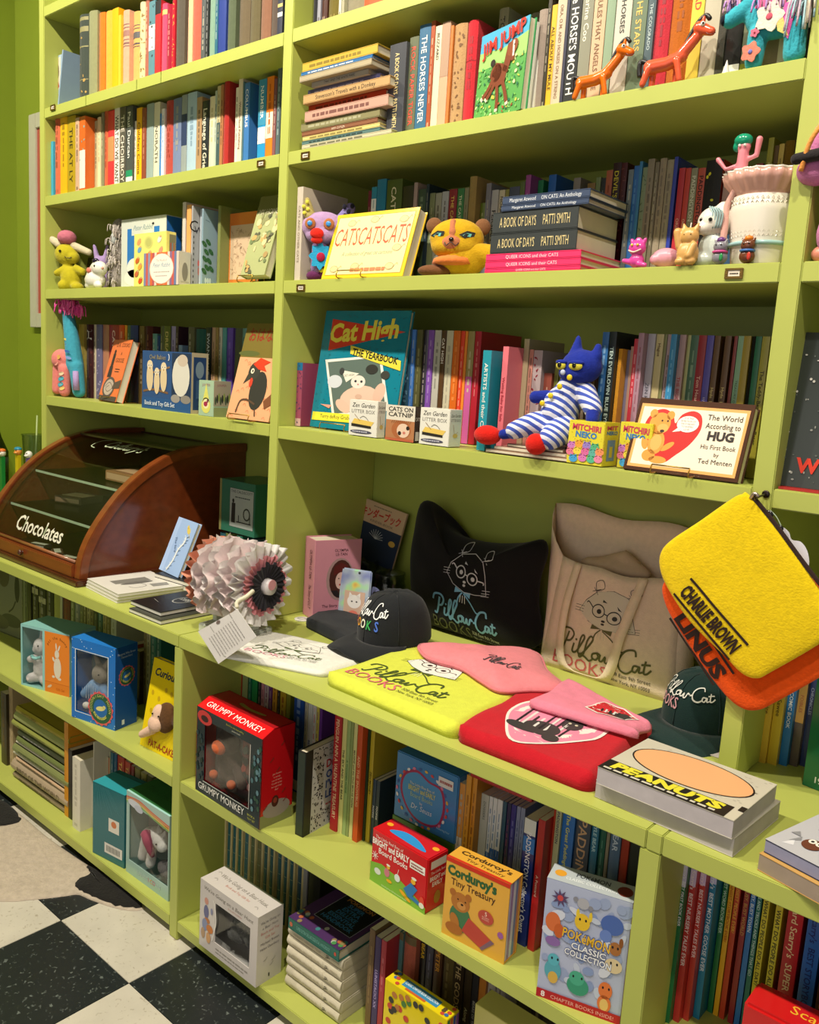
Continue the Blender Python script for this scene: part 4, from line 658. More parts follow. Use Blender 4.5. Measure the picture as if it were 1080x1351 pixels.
a.line([(.03, .3), (.25, .34), (.55, .3)], .006, '7a5a40', smooth=4); a.line([(.2, .62), (.45, .7), (.58, .74)], .005, '8a6848', smooth=4)
for u, v, s in ((.17, .55, 1), (.32, .47, .85), (.46, .54, .95)):
    a.ell(u, v, .07*s, .24*s, 'd9c39a'); a.ell(u, v+.2*s, .06*s, .09*s, 'e0cca6')
    for e in (-1, 1): a.ell(u+e*.025, v+.2*s, .018, .025, 'f0e8d8'); a.ell(u+e*.025, v+.2*s, .009, .012, '1c1c1c')
    a.ell(u, v+.15*s, .01, .02, 'b08040')
a.text('Owl Babies', .33, .86, .075, '9a8c60', maxw=.4); a.ell(.55, .9, .025, .06, 'd8dce0'); a.ell(.54, .9, .02, .055, '2e4f82'); a.text('Book and Toy Gift Set', .38, .07, .075, 'dfe6ec', maxw=.62, bold=.01); a.flush()
a = rside(t, w, d, h); a.rect(0, 0, 1, 1, 'b9a98c'); a.rect(.12, .06, .88, .93, '27406a'); a.ell(.5, .72, .25, .14, '7a8c9c'); a.rect(.3, .25, .7, .55, '3c5880'); a.flush()
P, w, d, h = boxpx(262.5, 282.5, 305, 501, -.0+.002, zD)
t = carton('puzzle_box', 'tiny pale green box with a yellow drop picture, before the owl box', 'box', P, w, d, h, 'a5bfa0')
a = front(t, w, h); a.text('JUNIPER', .5, .84, .07, '9a5a68', maxw=.8); a.ell(.5, .3, .3, .22, 'd8d468'); a.poly([(.28, .4), (.5, .92), (.72, .4)], 'd8d468'); a.ell(.5, .35, .2, .14, 'e8e0a8'); a.ell(.48, .34, .13, .07, 'a02c4c'); a.ell(.6, .42, .05, .05, '7a2a48'); a.flush()
a = rside(t, w, d, h); a.rect(0, .3, 1, 1, 'a59c88'); a.text('JUNIPER', .45, .85, .06, '8a4a58', maxw=.7); 
for i in range(9): a.ell(.1+i*.1, .45+.05*(i % 3), .05, .12, ('4a5a44', '2c342c', '8a9a50')[i % 3])
a.rect(0, 0, 1, .26, '8f9868'); a.flush()
P, w, L, rx = lean(299.5, 356, 500, .008, zD, (327.5, 426.5), lift=.004)
t = carton('picture_book', 'orange Japanese picture book with a black rooster with a red comb on the cover', 'book', P, w, .01, L, 'dfa070', rx=rx, pages=True)
a = front(t, w, L); a.rect(0, 0, 1, .64, 'e0a478'); a.rect(0, .64, 1, 1, '75662a'); a.text('おはなし', .48, .82, .11, '8a2c1c', maxw=.75, bold=.02); a.ell(.2, .68, .25, .03, '5a6030'); a.ell(.97, .55, .12, .09, 'd84a30')
for i in range(40): u, v = rr.uniform(.05, .95), rr.uniform(.02, .6); a.line([(u, v), (u+.04, v+.02), (u+.07, v-.01)], .0012, 'c86f48', smooth=3)
a.ell(.6, .3, .19, .2, '34332e'); a.ell(.42, .5, .13, .1, '3a3a34', rot=-.5); a.poly([(.3, .48), (.22, .36), (.4, .43)], '3c3a30'); a.poly([(.36, .57), (.5, .64), (.75, .6), (.62, .56), (.7, .5), (.5, .52)], 'cc3c20'); a.ell(.38, .5, .04, .028, 'e8dcc0'); a.ell(.385, .5, .016, .014, '1c1a18'); a.ell(.4, .38, .04, .05, 'c8402c')
a.line([(.2, .06), (.25, .18), (.4, .2), (.6, .16)], .005, '5a4434', smooth=4); a.line([(.62, .12), (.66, .04)], .004, '4a3a2c'); a.poly([(.78, .2), (1, .32), (1, .18), (.84, .12)], '7a4a30'); a.flush()
stand('brass wire easel under the rooster book', (P[0]+.01, P[1]+.004, zD), w*.8, .05, .07)
# ---- middle bay, second shelf: pile of books lying flat
def pile(items, y0, z, where, group, side='d'):
    """items from the bottom: (x0, x1, ytop_left, colour, title, tc, depth, dy)"""
    zb = z+.0004; n = len(items)
    for i, (x0, x1, yt, c, title, tc, d, dy) in enumerate(items):
        A = at(x0, yt, 1, y0+dy); B = at(x1, yt, 1, y0+dy); h = max(.004, A.z-zb); w = B.x-A.x; T = .0018
        pos = 'at the bottom of' if i == 0 else ('on top of' if i == n-1 else f'{ORD[i]} from the bottom of')
        t = thing('book', f"{cname(c)} book lying flat, {pos} {where}", 'book', (A.x, y0+dy, zb), 0, 0, group)
        b = MB(); b.box((0, 0, 0), (w, d, T)); b.box((0, 0, h-T), (w, d, h)); b.box((0, 0, T), (w, T, h-T)); b.build('cover', mat(c, 'satin'), t, bevel=.0005)
        MB().box((.003, T, T), (w-.003, d-.003, h-T)).build('pages', PAGE, t)
        a = front(t, w, h)
        if title: a.text(title, .5, .28, .46, tc, maxw=.82)
        elif tc: a.dashes(.1, .8, .5, .3, tc)
        a.flush(); zb += h+.0004
pile([(398, 515, 191.5, 'c8c0a0', '', '6a6850', .20, 0), (398, 500, 187, '5a7a78', '', '2c3c3c', .19, .004), (399, 500, 181, 'd8c880', '', '8a7a40', .19, .004), (398, 497, 174.5, '8a5a40', 'AMY CUTLER', 'e0d0b8', .2, .004), (397, 500, 164, '86805a', '', 'a8a484', .21, .004), (402, 511, 148, 'c49a88', '', '7a5048', .19, .0), (407, 508, 140, '9c2c14', '', '5a1c10', .17, .012), (400, 513, 126, 'bf9a68', "Stevenson's Travels with a Donkey", '2c2824', .19, .0), (406, 500, 119.5, '4a4a70', '', '8a8aa8', .17, .02), (411, 485, 109, 'a8a49c', 'THAT AND THE WHITE MARE', '2c2c2c', .16, .012), (395, 489, 101, 'b0a284', '', None, .22, .0), (397, 490, 96, '2f6ea8', '', 'c8d8e0', .2, .004), (399, 497, 84, 'c8a83c', '', '8a7428', .2, .006)], .002, zB, 'the second-shelf pile', 'books lying in a pile on the second middle shelf')
# the foal picture book
A = at(629, 90, 1, .035); B = at(690, 90, 1, -.002); w = math.hypot(B.x-A.x, B.y-A.y); rz = math.atan2(B.y-A.y, B.x-A.x); h = at(634, 50, 1, .045).z-zB
t = carton('picture_book', 'glossy picture book with a brown foal in a green meadow under a blue sky', 'book', (A.x, A.y, zB), w, .016, h, '3f9a60', rz=rz, rx=-.05, pages=True)
a = front(t, w, h); a.rect(0, 0, 1, 1, '58a04e'); a.rect(0, .72, 1, 1, '4aa8d0'); a.poly([(0, .6), (0, .8), (.5, .76), (1, .84), (1, .6)], '9ccc70')
for i in range(150):
    u, v = rr.uniform(.02, .96), rr.uniform(.01, .62); a.ell(u, v, rr.uniform(.01, .035), rr.uniform(.006, .022), rr.choice(('3c8444', '7cbc58', 'c8c050', '2c7050', '8ac070', 'a04c2c' if v < .15 else '5aa85a', 'd8d8a0')), rot=rr.uniform(0, 3), n=6)
BR = '7c3c20'
a.poly([(.33, .5), (.4, .62), (.55, .58), (.66, .52), (.62, .36), (.46, .34), (.36, .38)], BR); a.ell(.42, .5, .12, .1, BR); a.poly([(.55, .5), (.62, .78), (.76, .8), (.74, .66), (.66, .46)], BR); a.ell(.72, .72, .09, .1, '8a4626', rot=-.9); a.ell(.74, .62, .045, .05, '7a3a20'); a.line([(.74, .79), (.75, .62)], .005, 'e8dccc')
for pts in ([(.38, .46), (.28, .34), (.14, .24)], [(.46, .38), (.5, .2), (.5, .06)], [(.58, .38), (.66, .24), (.72, .1)], [(.42, .4), (.34, .3), (.24, .22)]): a.line(pts, .0085, BR, smooth=4); a.line([pts[-1], ((pts[-1][0]+pts[1][0]*.3)/1.3, (pts[-1][1]+pts[1][1]*.3)/1.3)], .008, 'e0d0b8')
a.ell(.33, .63, .05, .04, '2c2420'); a.line([(.66, .84), (.7, .88), (.74, .84), (.78, .88)], .004, '2c2420'); a.ell(.76, .74, .012, .01, '1c1410')
a.text('JIM JUMP', .52, .8, .14, 'c83224', w=.9, rot=9, bold=.03); a.flush()
for k, (c, dd) in enumerate((('d8d8cc', .012), ('e0dcd0', .02), ('3fa878', .03))):
    MB().box((0, .017+k*.012, .001), (w, .023+k*.012, h*(.96-.02*k))).build('board_leaf', mat(c, 'gloss'), t, bevel=.0005)
# ---- middle bay, third shelf
P, w, L, rx = lean(424.5, 532, 340, .012, zC, (446, 284), lift=.002)
t = carton('book', 'cream cat cartoon book with a bright yellow border on a brass easel', 'book', P, w, .026, L, 'e8c22c', rx=rx, pages=True)
a = front(t, w, L); a.rect(.035, .05, .965, .95, 'c88c20'); a.rect(.042, .06, .958, .94, 'ecd998'); 
for i, u in enumerate((.2, .5, .8)): a.text('CATS', u, .50, .27, 'd04a24', w=.29, shear=.12)
a.text('A collection of great cat cartoons', .5, .34, .06, '5a7a68', maxw=.62, shear=.3)
for u, v in ((.22, .84), (.5, .87), (.85, .84), (.85, .42), (.14, .14), (.4, .17), (.82, .15)):
    a.ell(u, v, .05, .05, 'd8c488'); a.line([(u-.05, v), (u-.02, v+.05), (u+.03, v+.04), (u+.05, v), (u+.02, v-.04), (u-.03, v-.03)], .0007, '5a5040', closed=True, smooth=4); a.line([(u+.05, v), (u+.08, v+.05), (u+.09, v+.02)], .0007, '5a5040', smooth=3)
a.dashes(.35, .8, .12, .05, 'c87848'); a.flush()
stand('brass wire easel holding the cream cat cartoon book', (P[0]+w*.18, P[1]+.008, zC), w*.5, .06, .08)
QI = 'QUEER ICONS and their CATS'
pile([(639, 765, 355, 'e8386c', QI, 'f6d8e0', .17, 0), (640, 765.5, 345.5, 'e8386c', QI, 'f6d8e0', .17, 0), (641, 766, 335.7, 'e8386c', QI, 'f6d8e0', .17, 0), (647.5, 761, 309.5, '3a3e3e', 'A BOOK OF DAYS     PATTI SMITH', 'd8c48c', .15, .002), (650.5, 763, 281, '3a3e3e', 'A BOOK OF DAYS     PATTI SMITH', 'd8c48c', .15, .002), (661, 776, 271.5, '3f4c66', 'Margaret Atwood     ON CATS: An Anthology', 'e0e4ea', .14, .0), (663, 778, 260, '3f4c66', 'Margaret Atwood     ON CATS: An Anthology', 'e0e4ea', .14, .0)], .004, zC, 'the third-shelf pile', 'books piled flat on the third middle shelf')
# ---- middle bay, fourth shelf
P, w, L, rx = lean(410, 521, 520, .06, zD, (430.5, 410), lift=.002)
t = carton('annual', 'teal paperback annual with a photograph of cats and a red pennant, leaning back', 'book', P, w, .012, L, '14788c', rx=rx, pages=True)
a = front(t, w, L)
for i in range(260):
    u, v = rr.uniform(.03, .97), rr.uniform(.03, .97); a.line([(u, v), (u+rr.uniform(-.02, .02), v+rr.uniform(-.01, .01))], .0012, '0c4454', 'cover_flecks')
a.poly([(.1, .93), (.1, .66), (.97, .83)], 'd23a26', 'printed_pennant'); a.text('Cat High', .5, .76, .15, 'e8d84c', w=.8, rot=4, bold=.035, shear=.15)
a.poly([(.08, .58), (.72, .65), (.93, .63)][:1]+[(.74, .64), (.92, .2), (.27, .1)], 'e4e0d4', 'photo_border'); a.poly([(.115, .56), (.72, .62), (.88, .21), (.29, .13)], '5a6a62', 'photograph')
a.ell(.55, .28, .22, .1, 'dcb8a4', rot=.15); a.ell(.38, .2, .1, .045, 'd8b4a0', rot=-.4); a.ell(.78, .33, .09, .06, 'd8b09c', rot=1.2); a.ell(.52, .41, .085, .055, 'e0d4c8'); a.ell(.24, .4, .09, .055, 'c8ccd0'); a.ell(.55, .29, .04, .02, 'c8a490')
for u, v in ((.49, .415), (.56, .415)): a.ell(u, v, .014, .01, '2c3038')
a.ell(.525, .39, .01, .006, 'c07878'); a.poly([(.3, .5), (.52, .48), (.38, .4)], 'e0dccc', 'pennant_print'); a.text('CAT HIGH', .4, .45, .02, '5a5a50', rot=8); a.ell(.66, .52, .07, .04, '30302c'); a.ell(.82, .48, .05, .035, '3a3a34'); a.ell(.31, .49, .03, .03, '3a3c3c')
a.poly([(.37, .71), (.97, .6), (.98, .52), (.38, .64)], 'dccc40', 'printed_strip'); a.text('THE YEARBOOK', .67, .6, .055, '1c1c1c', w=.54, rot=-7, bold=.03); a.poly([(.02, .13), (.02, .06), (.6, .07), (.6, .14)], 'e4d83c', 'printed_strip'); a.text('Terry deRoy Gruber', .12, .085, .032, '2a2a2a', al='l', maxw=.5, rot=1); a.poly([(.1, .2), (.24, .2), (.22, .17)], 'e09880'); a.flush()
stand('brass wire easel under the teal cat annual', (P[0]+.03, P[1]+.006, zD), w*.5, .06, .08)
ZL = ['white miniature litter box kit left of the catnip box', 'small brown and white catnip box with an upside-down tabby photo', 'white miniature litter box kit right of the catnip box']
for k, (x0, x1, x2, yt) in enumerate(((461.5, 499, 510, 526.5), (510.5, 548.5, 556, 533.3), (555, 594.5, 610.5, 537))):
    P, w, d, h = boxpx(x0, x1, x2, yt, .001, zD); t = carton('mini_kit_box', ZL[k], 'box', P, w, d, h, 'e2dfd4' if k != 1 else '3a2a24')
    a = front(t, w, h)
    if k == 1:
        a.rect(0, 0, 1, 1, 'dcd4c4'); a.rect(0, 0, 1, .58, 'b07850'); a.text('CATS ON', .5, .83, .12, '1f1c1a', w=.85, bold=.02); a.text('CATNIP', .5, .68, .12, '1f1c1a', w=.85, bold=.02); a.ell(.55, .32, .34, .26, 'a8643c'); a.ell(.62, .3, .22, .2, 'e0c4ac'); a.ell(.5, .22, .06, .06, '2c2420'); a.ell(.78, .38, .06, .06, '2c2420'); a.ell(.66, .24, .05, .04, 'c87868')
        for q in range(10): a.line([(.2+q*.07, .5), (.25+q*.07, .58)], .0008, '7a4428')
        a.rect(0, 0, 1, .07, 'b86040'); a.flush()
    else:
        a.text('Zen Garden', .5, .80, .12, '3a3632', w=.8, shear=.25); a.text('LITTER BOX', .5, .64, .10, '8a8680', w=.82); a.poly([(.1, .34), (.8, .3), (.9, .42), (.2, .48)], 'e0c060'); a.poly([(.1, .34), (.8, .3), (.8, .23), (.1, .26)], '2c2824'); a.line([(.2, .6), (.4, .42)], .0012, '8a6a40'); a.line([(.4, .5), (.5, .56), (.62, .52), (.7, .44)], .001, '6a6660', smooth=4); a.ell(.45, .12, .38, .05, '4a4a5c'); a.dashes(.15, .75, .12, .03, 'b8b8c4'); a.flush()
    a = rside(t, w, d, h)
    if k != 1: a.text('Zen Garden', .5, .8, .08, '5a5650', w=.8, shear=.25); a.text('LITTER BOX', .5, .68, .07, '8a8680', w=.8); a.line([(.3, .6), (.45, .3), (.7, .4)], .001, 'a08050'); a.ell(.5, .3, .2, .06, 'd8b868')
    else: a.text('CATS', .5, .6, .1, 'd8d0c4', w=.7); a.rect(.2, .05, .8, .3, 'c8c4bc')
    a.flush()
for k, (x0, x1, x2, yt, y) in enumerate(((751.5, 799, 819, 553.5, .001), (819, 828, 838, 556, .03))):
    P, w, d, h = boxpx(x0, x1, x2, yt, y, zD)
    if k: w = .06; d = .05
    t = carton('toy_box', ['yellow blind box printed with a crowd of round coloured cats', 'second yellow cat blind box tucked behind the first'][k], 'box', P, w, d, h, 'e0d23c')
    a = front(t, w, h); 
    for i in range(30): a.ell(rr.uniform(.02, .98), rr.uniform(.45, .98), .012, .01, 'c8b428', n=5)
    a.text('MITCHIRI', .5, .78, .13, 'c83c5c', w=.8, bold=.04, rot=-3); a.text('NEKO', .5, .62, .13, '3a7ab8', w=.6, bold=.04, rot=-3); a.text('Mascot Case', .5, .54, .04, '6a5a20')
    for i, (u, v) in enumerate(((.12, .42), (.33, .46), (.55, .44), (.78, .42), (.1, .27), (.3, .3), (.52, .3), (.74, .29), (.92, .32), (.2, .12), (.46, .15), (.7, .14), (.9, .16))):
        c = ('c87ac0', 'e8a040', '9a80c8', '58b080', 'e07890', 'e8d048', 'd86aa0', '60b0a0', 'e89060', '48a0d8', 'd878b8', '58b890', 'e888a8')[i]; a.ell(u, v, .12, .085, c, n=14); a.poly([(u-.1, v+.04), (u-.08, v+.11), (u-.02, v+.07)], c); a.poly([(u+.1, v+.04), (u+.08, v+.11), (u+.02, v+.07)], c)
        for e in (-1, 1): a.ell(u+e*.035, v+.015, .011, .01, '2c2420', n=6)
    a.flush(); a = rside(t, w, d, h); a.text('MIT', .5, .83, .09, 'c83c5c', w=.7, bold=.04); a.text('NEKO', .5, .72, .08, '3a7ab8', w=.7, bold=.04); a.rect(.25, .12, .75, .6, '7a98b8'); a.rect(.4, .2, .6, .45, 'd8c848'); a.flush()
P, w, L, rx = lean(823, 977, 600, .012, zD, (845.5, 524), lift=.001)
t = carton('gift_book', 'wide brown-edged gift book with a red heart and a teddy on a cream cover', 'book', P, w, .024, L, '4a2f22', rx=rx, pages=True)
a = front(t, w, L); a.rect(.03, .05, .97, .92, 'e8a45c'); a.rect(.055, .09, .945, .88, 'f0e0c8')
hp = [(.34, .14), (.22, .26), (.12, .46), (.10, .64), (.15, .8), (.24, .86), (.33, .8), (.37, .68), (.41, .8), (.5, .86), (.58, .8), (.6, .62), (.54, .42), (.44, .26)]
a.poly([(p_.x, p_.y) for p_ in sm([(u, v, 0) for u, v in hp], 5, True)], 'c8201c', 'printed_heart')
TD = 'e0963c'; a.ell(.235, .66, .095, .15, TD); a.ell(.16, .79, .035, .06, TD); a.ell(.315, .78, .035, .06, TD); a.ell(.24, .4, .075, .16, TD); a.ell(.2, .22, .06, .08, TD); a.ell(.29, .17, .08, .05, TD); a.ell(.14, .38, .03, .09, TD, rot=.3); a.ell(.35, .36, .025, .1, TD, rot=-.9); a.ell(.24, .4, .05, .11, 'e8aa58'); a.ell(.27, .6, .05, .06, 'e8aa58'); a.ell(.27, .56, .02, .02, '2c1c14'); a.ell(.25, .7, .008, .014, '1c1410'); a.ell(.3, .7, .008, .014, '1c1410')
a.ell(.48, .68, .095, .11, 'f4ece0', 'speech_bubble'); a.poly([(.4, .62), (.36, .56), (.43, .58)], 'f4ece0', 'speech_bubble')
for i, s_ in enumerate(('IT IS THE', 'AMBITION OF', 'TEDDYBEARS', 'TO INSPIRE', 'LOVE')): a.text(s_, .48, .745-i*.037, .022, '4a3a34', maxw=.14)
for s_, v, hh, bo in (('The World', .76, .072, .004), ('According to', .65, .072, .004), ('HUG', .5, .11, .05), ('His First Book', .38, .06, 0), ('by', .29, .05, 0), ('Ted Menten', .19, .062, 0)): a.text(s_, .78, v, hh, '2c2420', maxw=.29, bold=bo)
a.flush(); stand('brass wire easel holding the red heart gift book', (P[0]+w*.2, P[1]+.004, zD), w*.55, .06, .07)
# thin books under the plush cat
zb = zD+.0004
for k, (x0, x1, c, y_) in enumerate(((640, 752, 'a88c74', .0015), (651, 748, 'c8b09a', .006), (668, 744, '6a5248', .012))):
    A = at(x0, 595, 1, y_); B = at(x1, 595, 1, y_); t = thing('book', f'thin {cname(c)} book under the blue plush cat, {ORD[k]} from the bottom', 'book', (A.x, y_, zb), 0, 0, 'thin books under the plush cat'); w = B.x-A.x
    MB().box((0, 0, 0), (w, .14, .0065)).build('cover', mat(c, 'gloss'), t, bevel=.0008); MB().box((.002, -.0004, .0015), (w-.003, .139, .005)).build('pages', PAGE, t); zb += .0069
# ================================================================ low shelves: boxed sets and toys
def winbox(name, label, P, w, d, h, rz, col, win, inner='8a9aa0', wincol='e8f0ee', frame=None, bev=.001):
    """carton with a real recess in its front behind clear film; win = (u0, v0, u1, v1)"""
    t = thing(name, label, 'toy box', P, rz); u0, v0, u1, v1 = win; x0, x1, z0, z1 = u0*w, u1*w, v0*h, v1*h; T = .0015; b = MB()
    b.box((0, 0, 0), (x0, T, h)); b.box((x1, 0, 0), (w, T, h)); b.box((x0, 0, 0), (x1, T, z0)); b.box((x0, 0, z1), (x1, T, h))
    b.box((0, T, 0), (T, d, h)); b.box((w-T, T, 0), (w, d, h)); b.box((T, T, 0), (w-T, d, T)); b.box((T, T, h-T), (w-T, d, h)); b.box((T, d-T, T), (w-T, d, h-T))
    b.build('carton', mat(col, 'gloss'), t)
    MB().box((x0-.004 if x0 > .006 else T, min(d*.75, .06), max(T, z0-.004)), (min(w-T, x1+.004), min(d*.75, .06)+.001, min(h-T, z1+.004))).build('inner_tray', mat(inner, 'satin'), t)
    return t
def film(t, w, h, win, y=.0022):
    u0, v0, u1, v1 = win; MB().box((u0*w, y, v0*h), (u1*w, y+.0003, v1*h)).build('window_film', mat('f6f8f8', 'glass'), t)
def E(c, r, rot=None): return ('e', c, r, rot) if rot is not None else ('e', c, r)
def Tt(p, r): return ('t', [Vector(q) for q in p], r)
# ---- white bunny box with an orange book front
P, w, d, h, rz = floorpx((28, 903), (93.5, 920.5), (128, 905), (30.5, 824.5), zM); w = .185; d = .1
t = winbox('toy_box', 'turquoise box with a white plush bunny beside an orange bunny book', P, w, d, h, rz, '8fc4c0', (.03, .03, .45, .96), '6fa4a4')
a = front(t, w, h); a.rect(.50, 0, 1, .975, 'e2822a'); a.rect(.5, .0, 1, .17, 'd87a26'); a.line([(.5, .17), (1, .17)], .0012, 'b85a18')
for i, ch in enumerate('pat the bunny'): 
    if ch != ' ': th = math.radians(150-i*9.5); a.text(ch, .76+.21*math.cos(th), .66+.22*math.sin(th), .045, '6a3414', rot=math.degrees(th)-90)
a.ell(.76, .42, .075, .17, 'dcd2be'); a.ell(.75, .64, .045, .07, 'dcd2be'); a.ell(.735, .76, .014, .06, 'dcd2be', rot=.1); a.ell(.79, .74, .014, .06, 'dcd2be', rot=-.4); a.ell(.68, .27, .03, .02, 'dcd2be'); a.ell(.8, .25, .035, .022, 'dcd2be'); a.ell(.68, .55, .02, .04, 'dcd2be', rot=.5); a.ell(.6, .1, .05, .02, 'd0b89c', rot=.5); a.text('Gift Set', .82, .06, .04, 'b85a18'); a.flush()
a = topside(t, w, d, h); a.rect(.0, .0, 1, 1, '7fb4ae'); a.flush()
tb = blob('plush_bunny', [E((w*.26, .03, .052), (.026, .02, .042)), E((w*.27, .026, .118), (.023, .019, .026)), E((w*.21, .022, .108), (.014, .012, .013)), Tt([(w*.27, .032, .14), (w*.25, .034, .165)], [.009, .005]), Tt([(w*.31, .032, .14), (w*.345, .034, .16)], [.009, .005]), Tt([(w*.2, .024, .083), (w*.10, .018, .076)], [.012, .011]), Tt([(w*.33, .026, .083), (w*.42, .022, .08)], [.012, .011]), Tt([(w*.22, .026, .025), (w*.12, .016, .02)], [.016, .015]), Tt([(w*.34, .026, .022), (w*.41, .018, .02)], [.016, .014])], mat('dcd2cf', 'fur'), t, .0025, 3)
MB().tube(sm([(w*.17, .01, .09), (w*.27, .004, .088), (w*.36, .01, .092)], 4), .005).build('neck_ribbon', mat('86bcb8', 'cloth'), t, smooth=True)
MB().ell((w*.31, .0085, .125), .0024).build('eye', mat('1c1c1c', 'gloss'), t, smooth=True)
film(t, w, h, (.03, .03, .45, .96))
# ---- blue box with the grey rabbit in striped pyjamas
P, w, d, h, rz = floorpx((94.5, 945), (151.5, 964.5), (183, 951), (98, 842), zM); d = .075
t = winbox('toy_box', 'bright blue star-sprinkled box with a grey rabbit in blue striped pyjamas', P, w, d, h, rz, '1d6fc0', (.1, .1, .83, .86), '4a6a70')
MB().box((0, d-.0012, 0), (w, d-.001, h)).build('back_card', mat('1d5fa8'), t)
a = front(t, w, h); a.line([(.09, .09), (.84, .09), (.84, .87), (.09, .87)], .0028, 'e8ecdc', 'window_border', closed=True)
for i in range(26):
    u, v = rr.choice(((rr.uniform(.0, .07), rr.uniform(0, 1)), (rr.uniform(.87, 1), rr.uniform(0, 1)), (rr.uniform(0, 1), rr.uniform(.89, 1)), (rr.uniform(0, 1), rr.uniform(0, .07)))); a.ell(u, v, .012, .007, 'a8d0e8', 'printed_stars', n=5)
def seal(a, u, v, r, asp):
    pts = [(u+(r*(1+.06*math.sin(i*math.pi*2/3.0)))*math.cos(2*math.pi*i/48), v+(r*asp*(1+.06*math.sin(i*math.pi*2/3.0)))*math.sin(2*math.pi*i/48)) for i in range(48)]
    a.poly(pts, 'd85c5c', 'seal_print'); a.ell(u, v, r*.9, r*.9*asp, '2c5c40', 'seal_print'); a.ell(u, v, r*.55, r*.55*asp, '2a68a8', 'seal_print'); a.ell(u, v, r*.36, r*.14*asp, 'e0d888', 'seal_print', rot=.2); a.ell(u+r*.3, v+r*.14*asp, r*.12, r*.1*asp, 'e0d888', 'seal_print')
    for s_, a0, sg in (('GOODNIGHT MOON', 200, -1), ('BOARD BOOK & BUNNY', 215, 1)):
        for i, ch in enumerate(s_):
            th = math.radians(a0+sg*i*(220/len(s_) if sg < 0 else 110/len(s_))); 
            if ch != ' ': a.text(ch, u+r*.68*math.cos(th), v+r*.68*asp*math.sin(th), r*asp*.17, 'd8d468', rot=math.degrees(th)+(-90 if sg < 0 else 90), name='seal_lettering')
film(t, w, h, (.1, .1, .83, .86)); 
a2 = Art(t, (0, -.001, 0), (1, 0, 0), (0, 0, 1), w, h); seal(a2, .68, .22, .28, w/h); a2.flush(); a.flush()
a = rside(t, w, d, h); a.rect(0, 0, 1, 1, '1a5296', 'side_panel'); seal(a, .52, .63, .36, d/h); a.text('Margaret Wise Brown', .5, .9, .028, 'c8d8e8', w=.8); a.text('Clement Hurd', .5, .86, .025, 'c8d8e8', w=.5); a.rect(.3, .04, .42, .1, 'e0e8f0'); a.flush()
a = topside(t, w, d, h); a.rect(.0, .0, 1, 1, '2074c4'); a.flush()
blob('rabbit_head', [E((w*.47, .03, h*.58), (.026, .02, .027)), Tt([(w*.4, .034, h*.68), (w*.28, .036, h*.83)], [.008, .006]), Tt([(w*.55, .034, h*.67), (w*.66, .036, h*.78)], [.009, .007])], mat('8f8478', 'fur'), t, .0025, 3)
blob('striped_pyjamas', [E((w*.4, .035, h*.34), (.03, .02, .04)), Tt([(w*.3, .03, h*.42), (w*.18, .018, h*.3)], [.013, .012]), Tt([(w*.55, .03, h*.4), (w*.66, .02, h*.3)], [.013, .012])], mat('7c9cc4', 'cloth'), t, .0025, 3)
sb = Art(t, (0, .012, 0), (1, 0, 0), (0, 0, 1), w, h)
for i in range(9): sb.line([(.17+i*.05, .46-.02*abs(i-4)), (.15+i*.055, .26)], .0014, 'd8e0ec', 'pyjama_stripes')
sb.flush()
MB().ell((w*.26, .012, h*.17), (.012, .008, .009)).ell((w*.5, .012, h*.14), (.012, .008, .009)).build('feet', mat('d8d0c8', 'fur'), t, smooth=True, kind='stuff')
MB().ell((w*.55, .0105, h*.6), .0022).build('eye', mat('141414', 'gloss'), t, smooth=True)
# ---- yellow monkey puppet book
A, B = gz(184, 982, zM), gz(228, 1005, zM); rz = math.atan2(B.y-A.y, B.x-A.x); w = .155; h = at(204, 867, 0, A.x).z-zM
tp = at(204, 867, 0, A.x); rx = -math.atan2(tp.y-A.y, tp.z-zM); h = math.hypot(tp.y-A.y, tp.z-zM)
t = carton('puppet_book', 'yellow board book with a brown monkey hand puppet, leaning back by the upright', 'book', (A.x, A.y, zM), w*.97, .02, h, 'e8cc14', rz=rz, rx=rx, pages=True)
a = front(t, w*.97, h); a.text('Curious', .10, .82, .085, '1c2c40', al='l', maxw=.85, bold=.03, shear=.3)
for u, v in ((.12, .62), (.3, .58), (.45, .7), (.15, .42), (.28, .12), (.6, .68)): a.ell(u, v, .035, .03, 'c4a410', n=10)
a.text('PAT-A-CAKE!', .22, .04, .075, 'a83020', al='l', maxw=.7, bold=.02); a.flush()
blob('puppet_head', [E((w*.6, -.008, h*.43), (.032, .02, .038)), E((w*.88, -.004, h*.45), (.02, .014, .02))], mat('5a3c22', 'fur'), t, .003, 3)
blob('puppet_face', [E((w*.5, -.02, h*.45), (.02, .012, .026)), E((w*.5, -.024, h*.35), (.024, .014, .02)), Tt([(w*.38, -.015, h*.26), (w*.16, -.016, h*.16)], [.013, .010])], mat('dcb8a0', 'felt'), t, .0025, 4)
MB().ell((w*.46, -.033, h*.46), .0024).ell((w*.6, -.031, h*.455), .0024).build('eyes', mat('18120e', 'gloss'), t, smooth=True, kind='stuff')
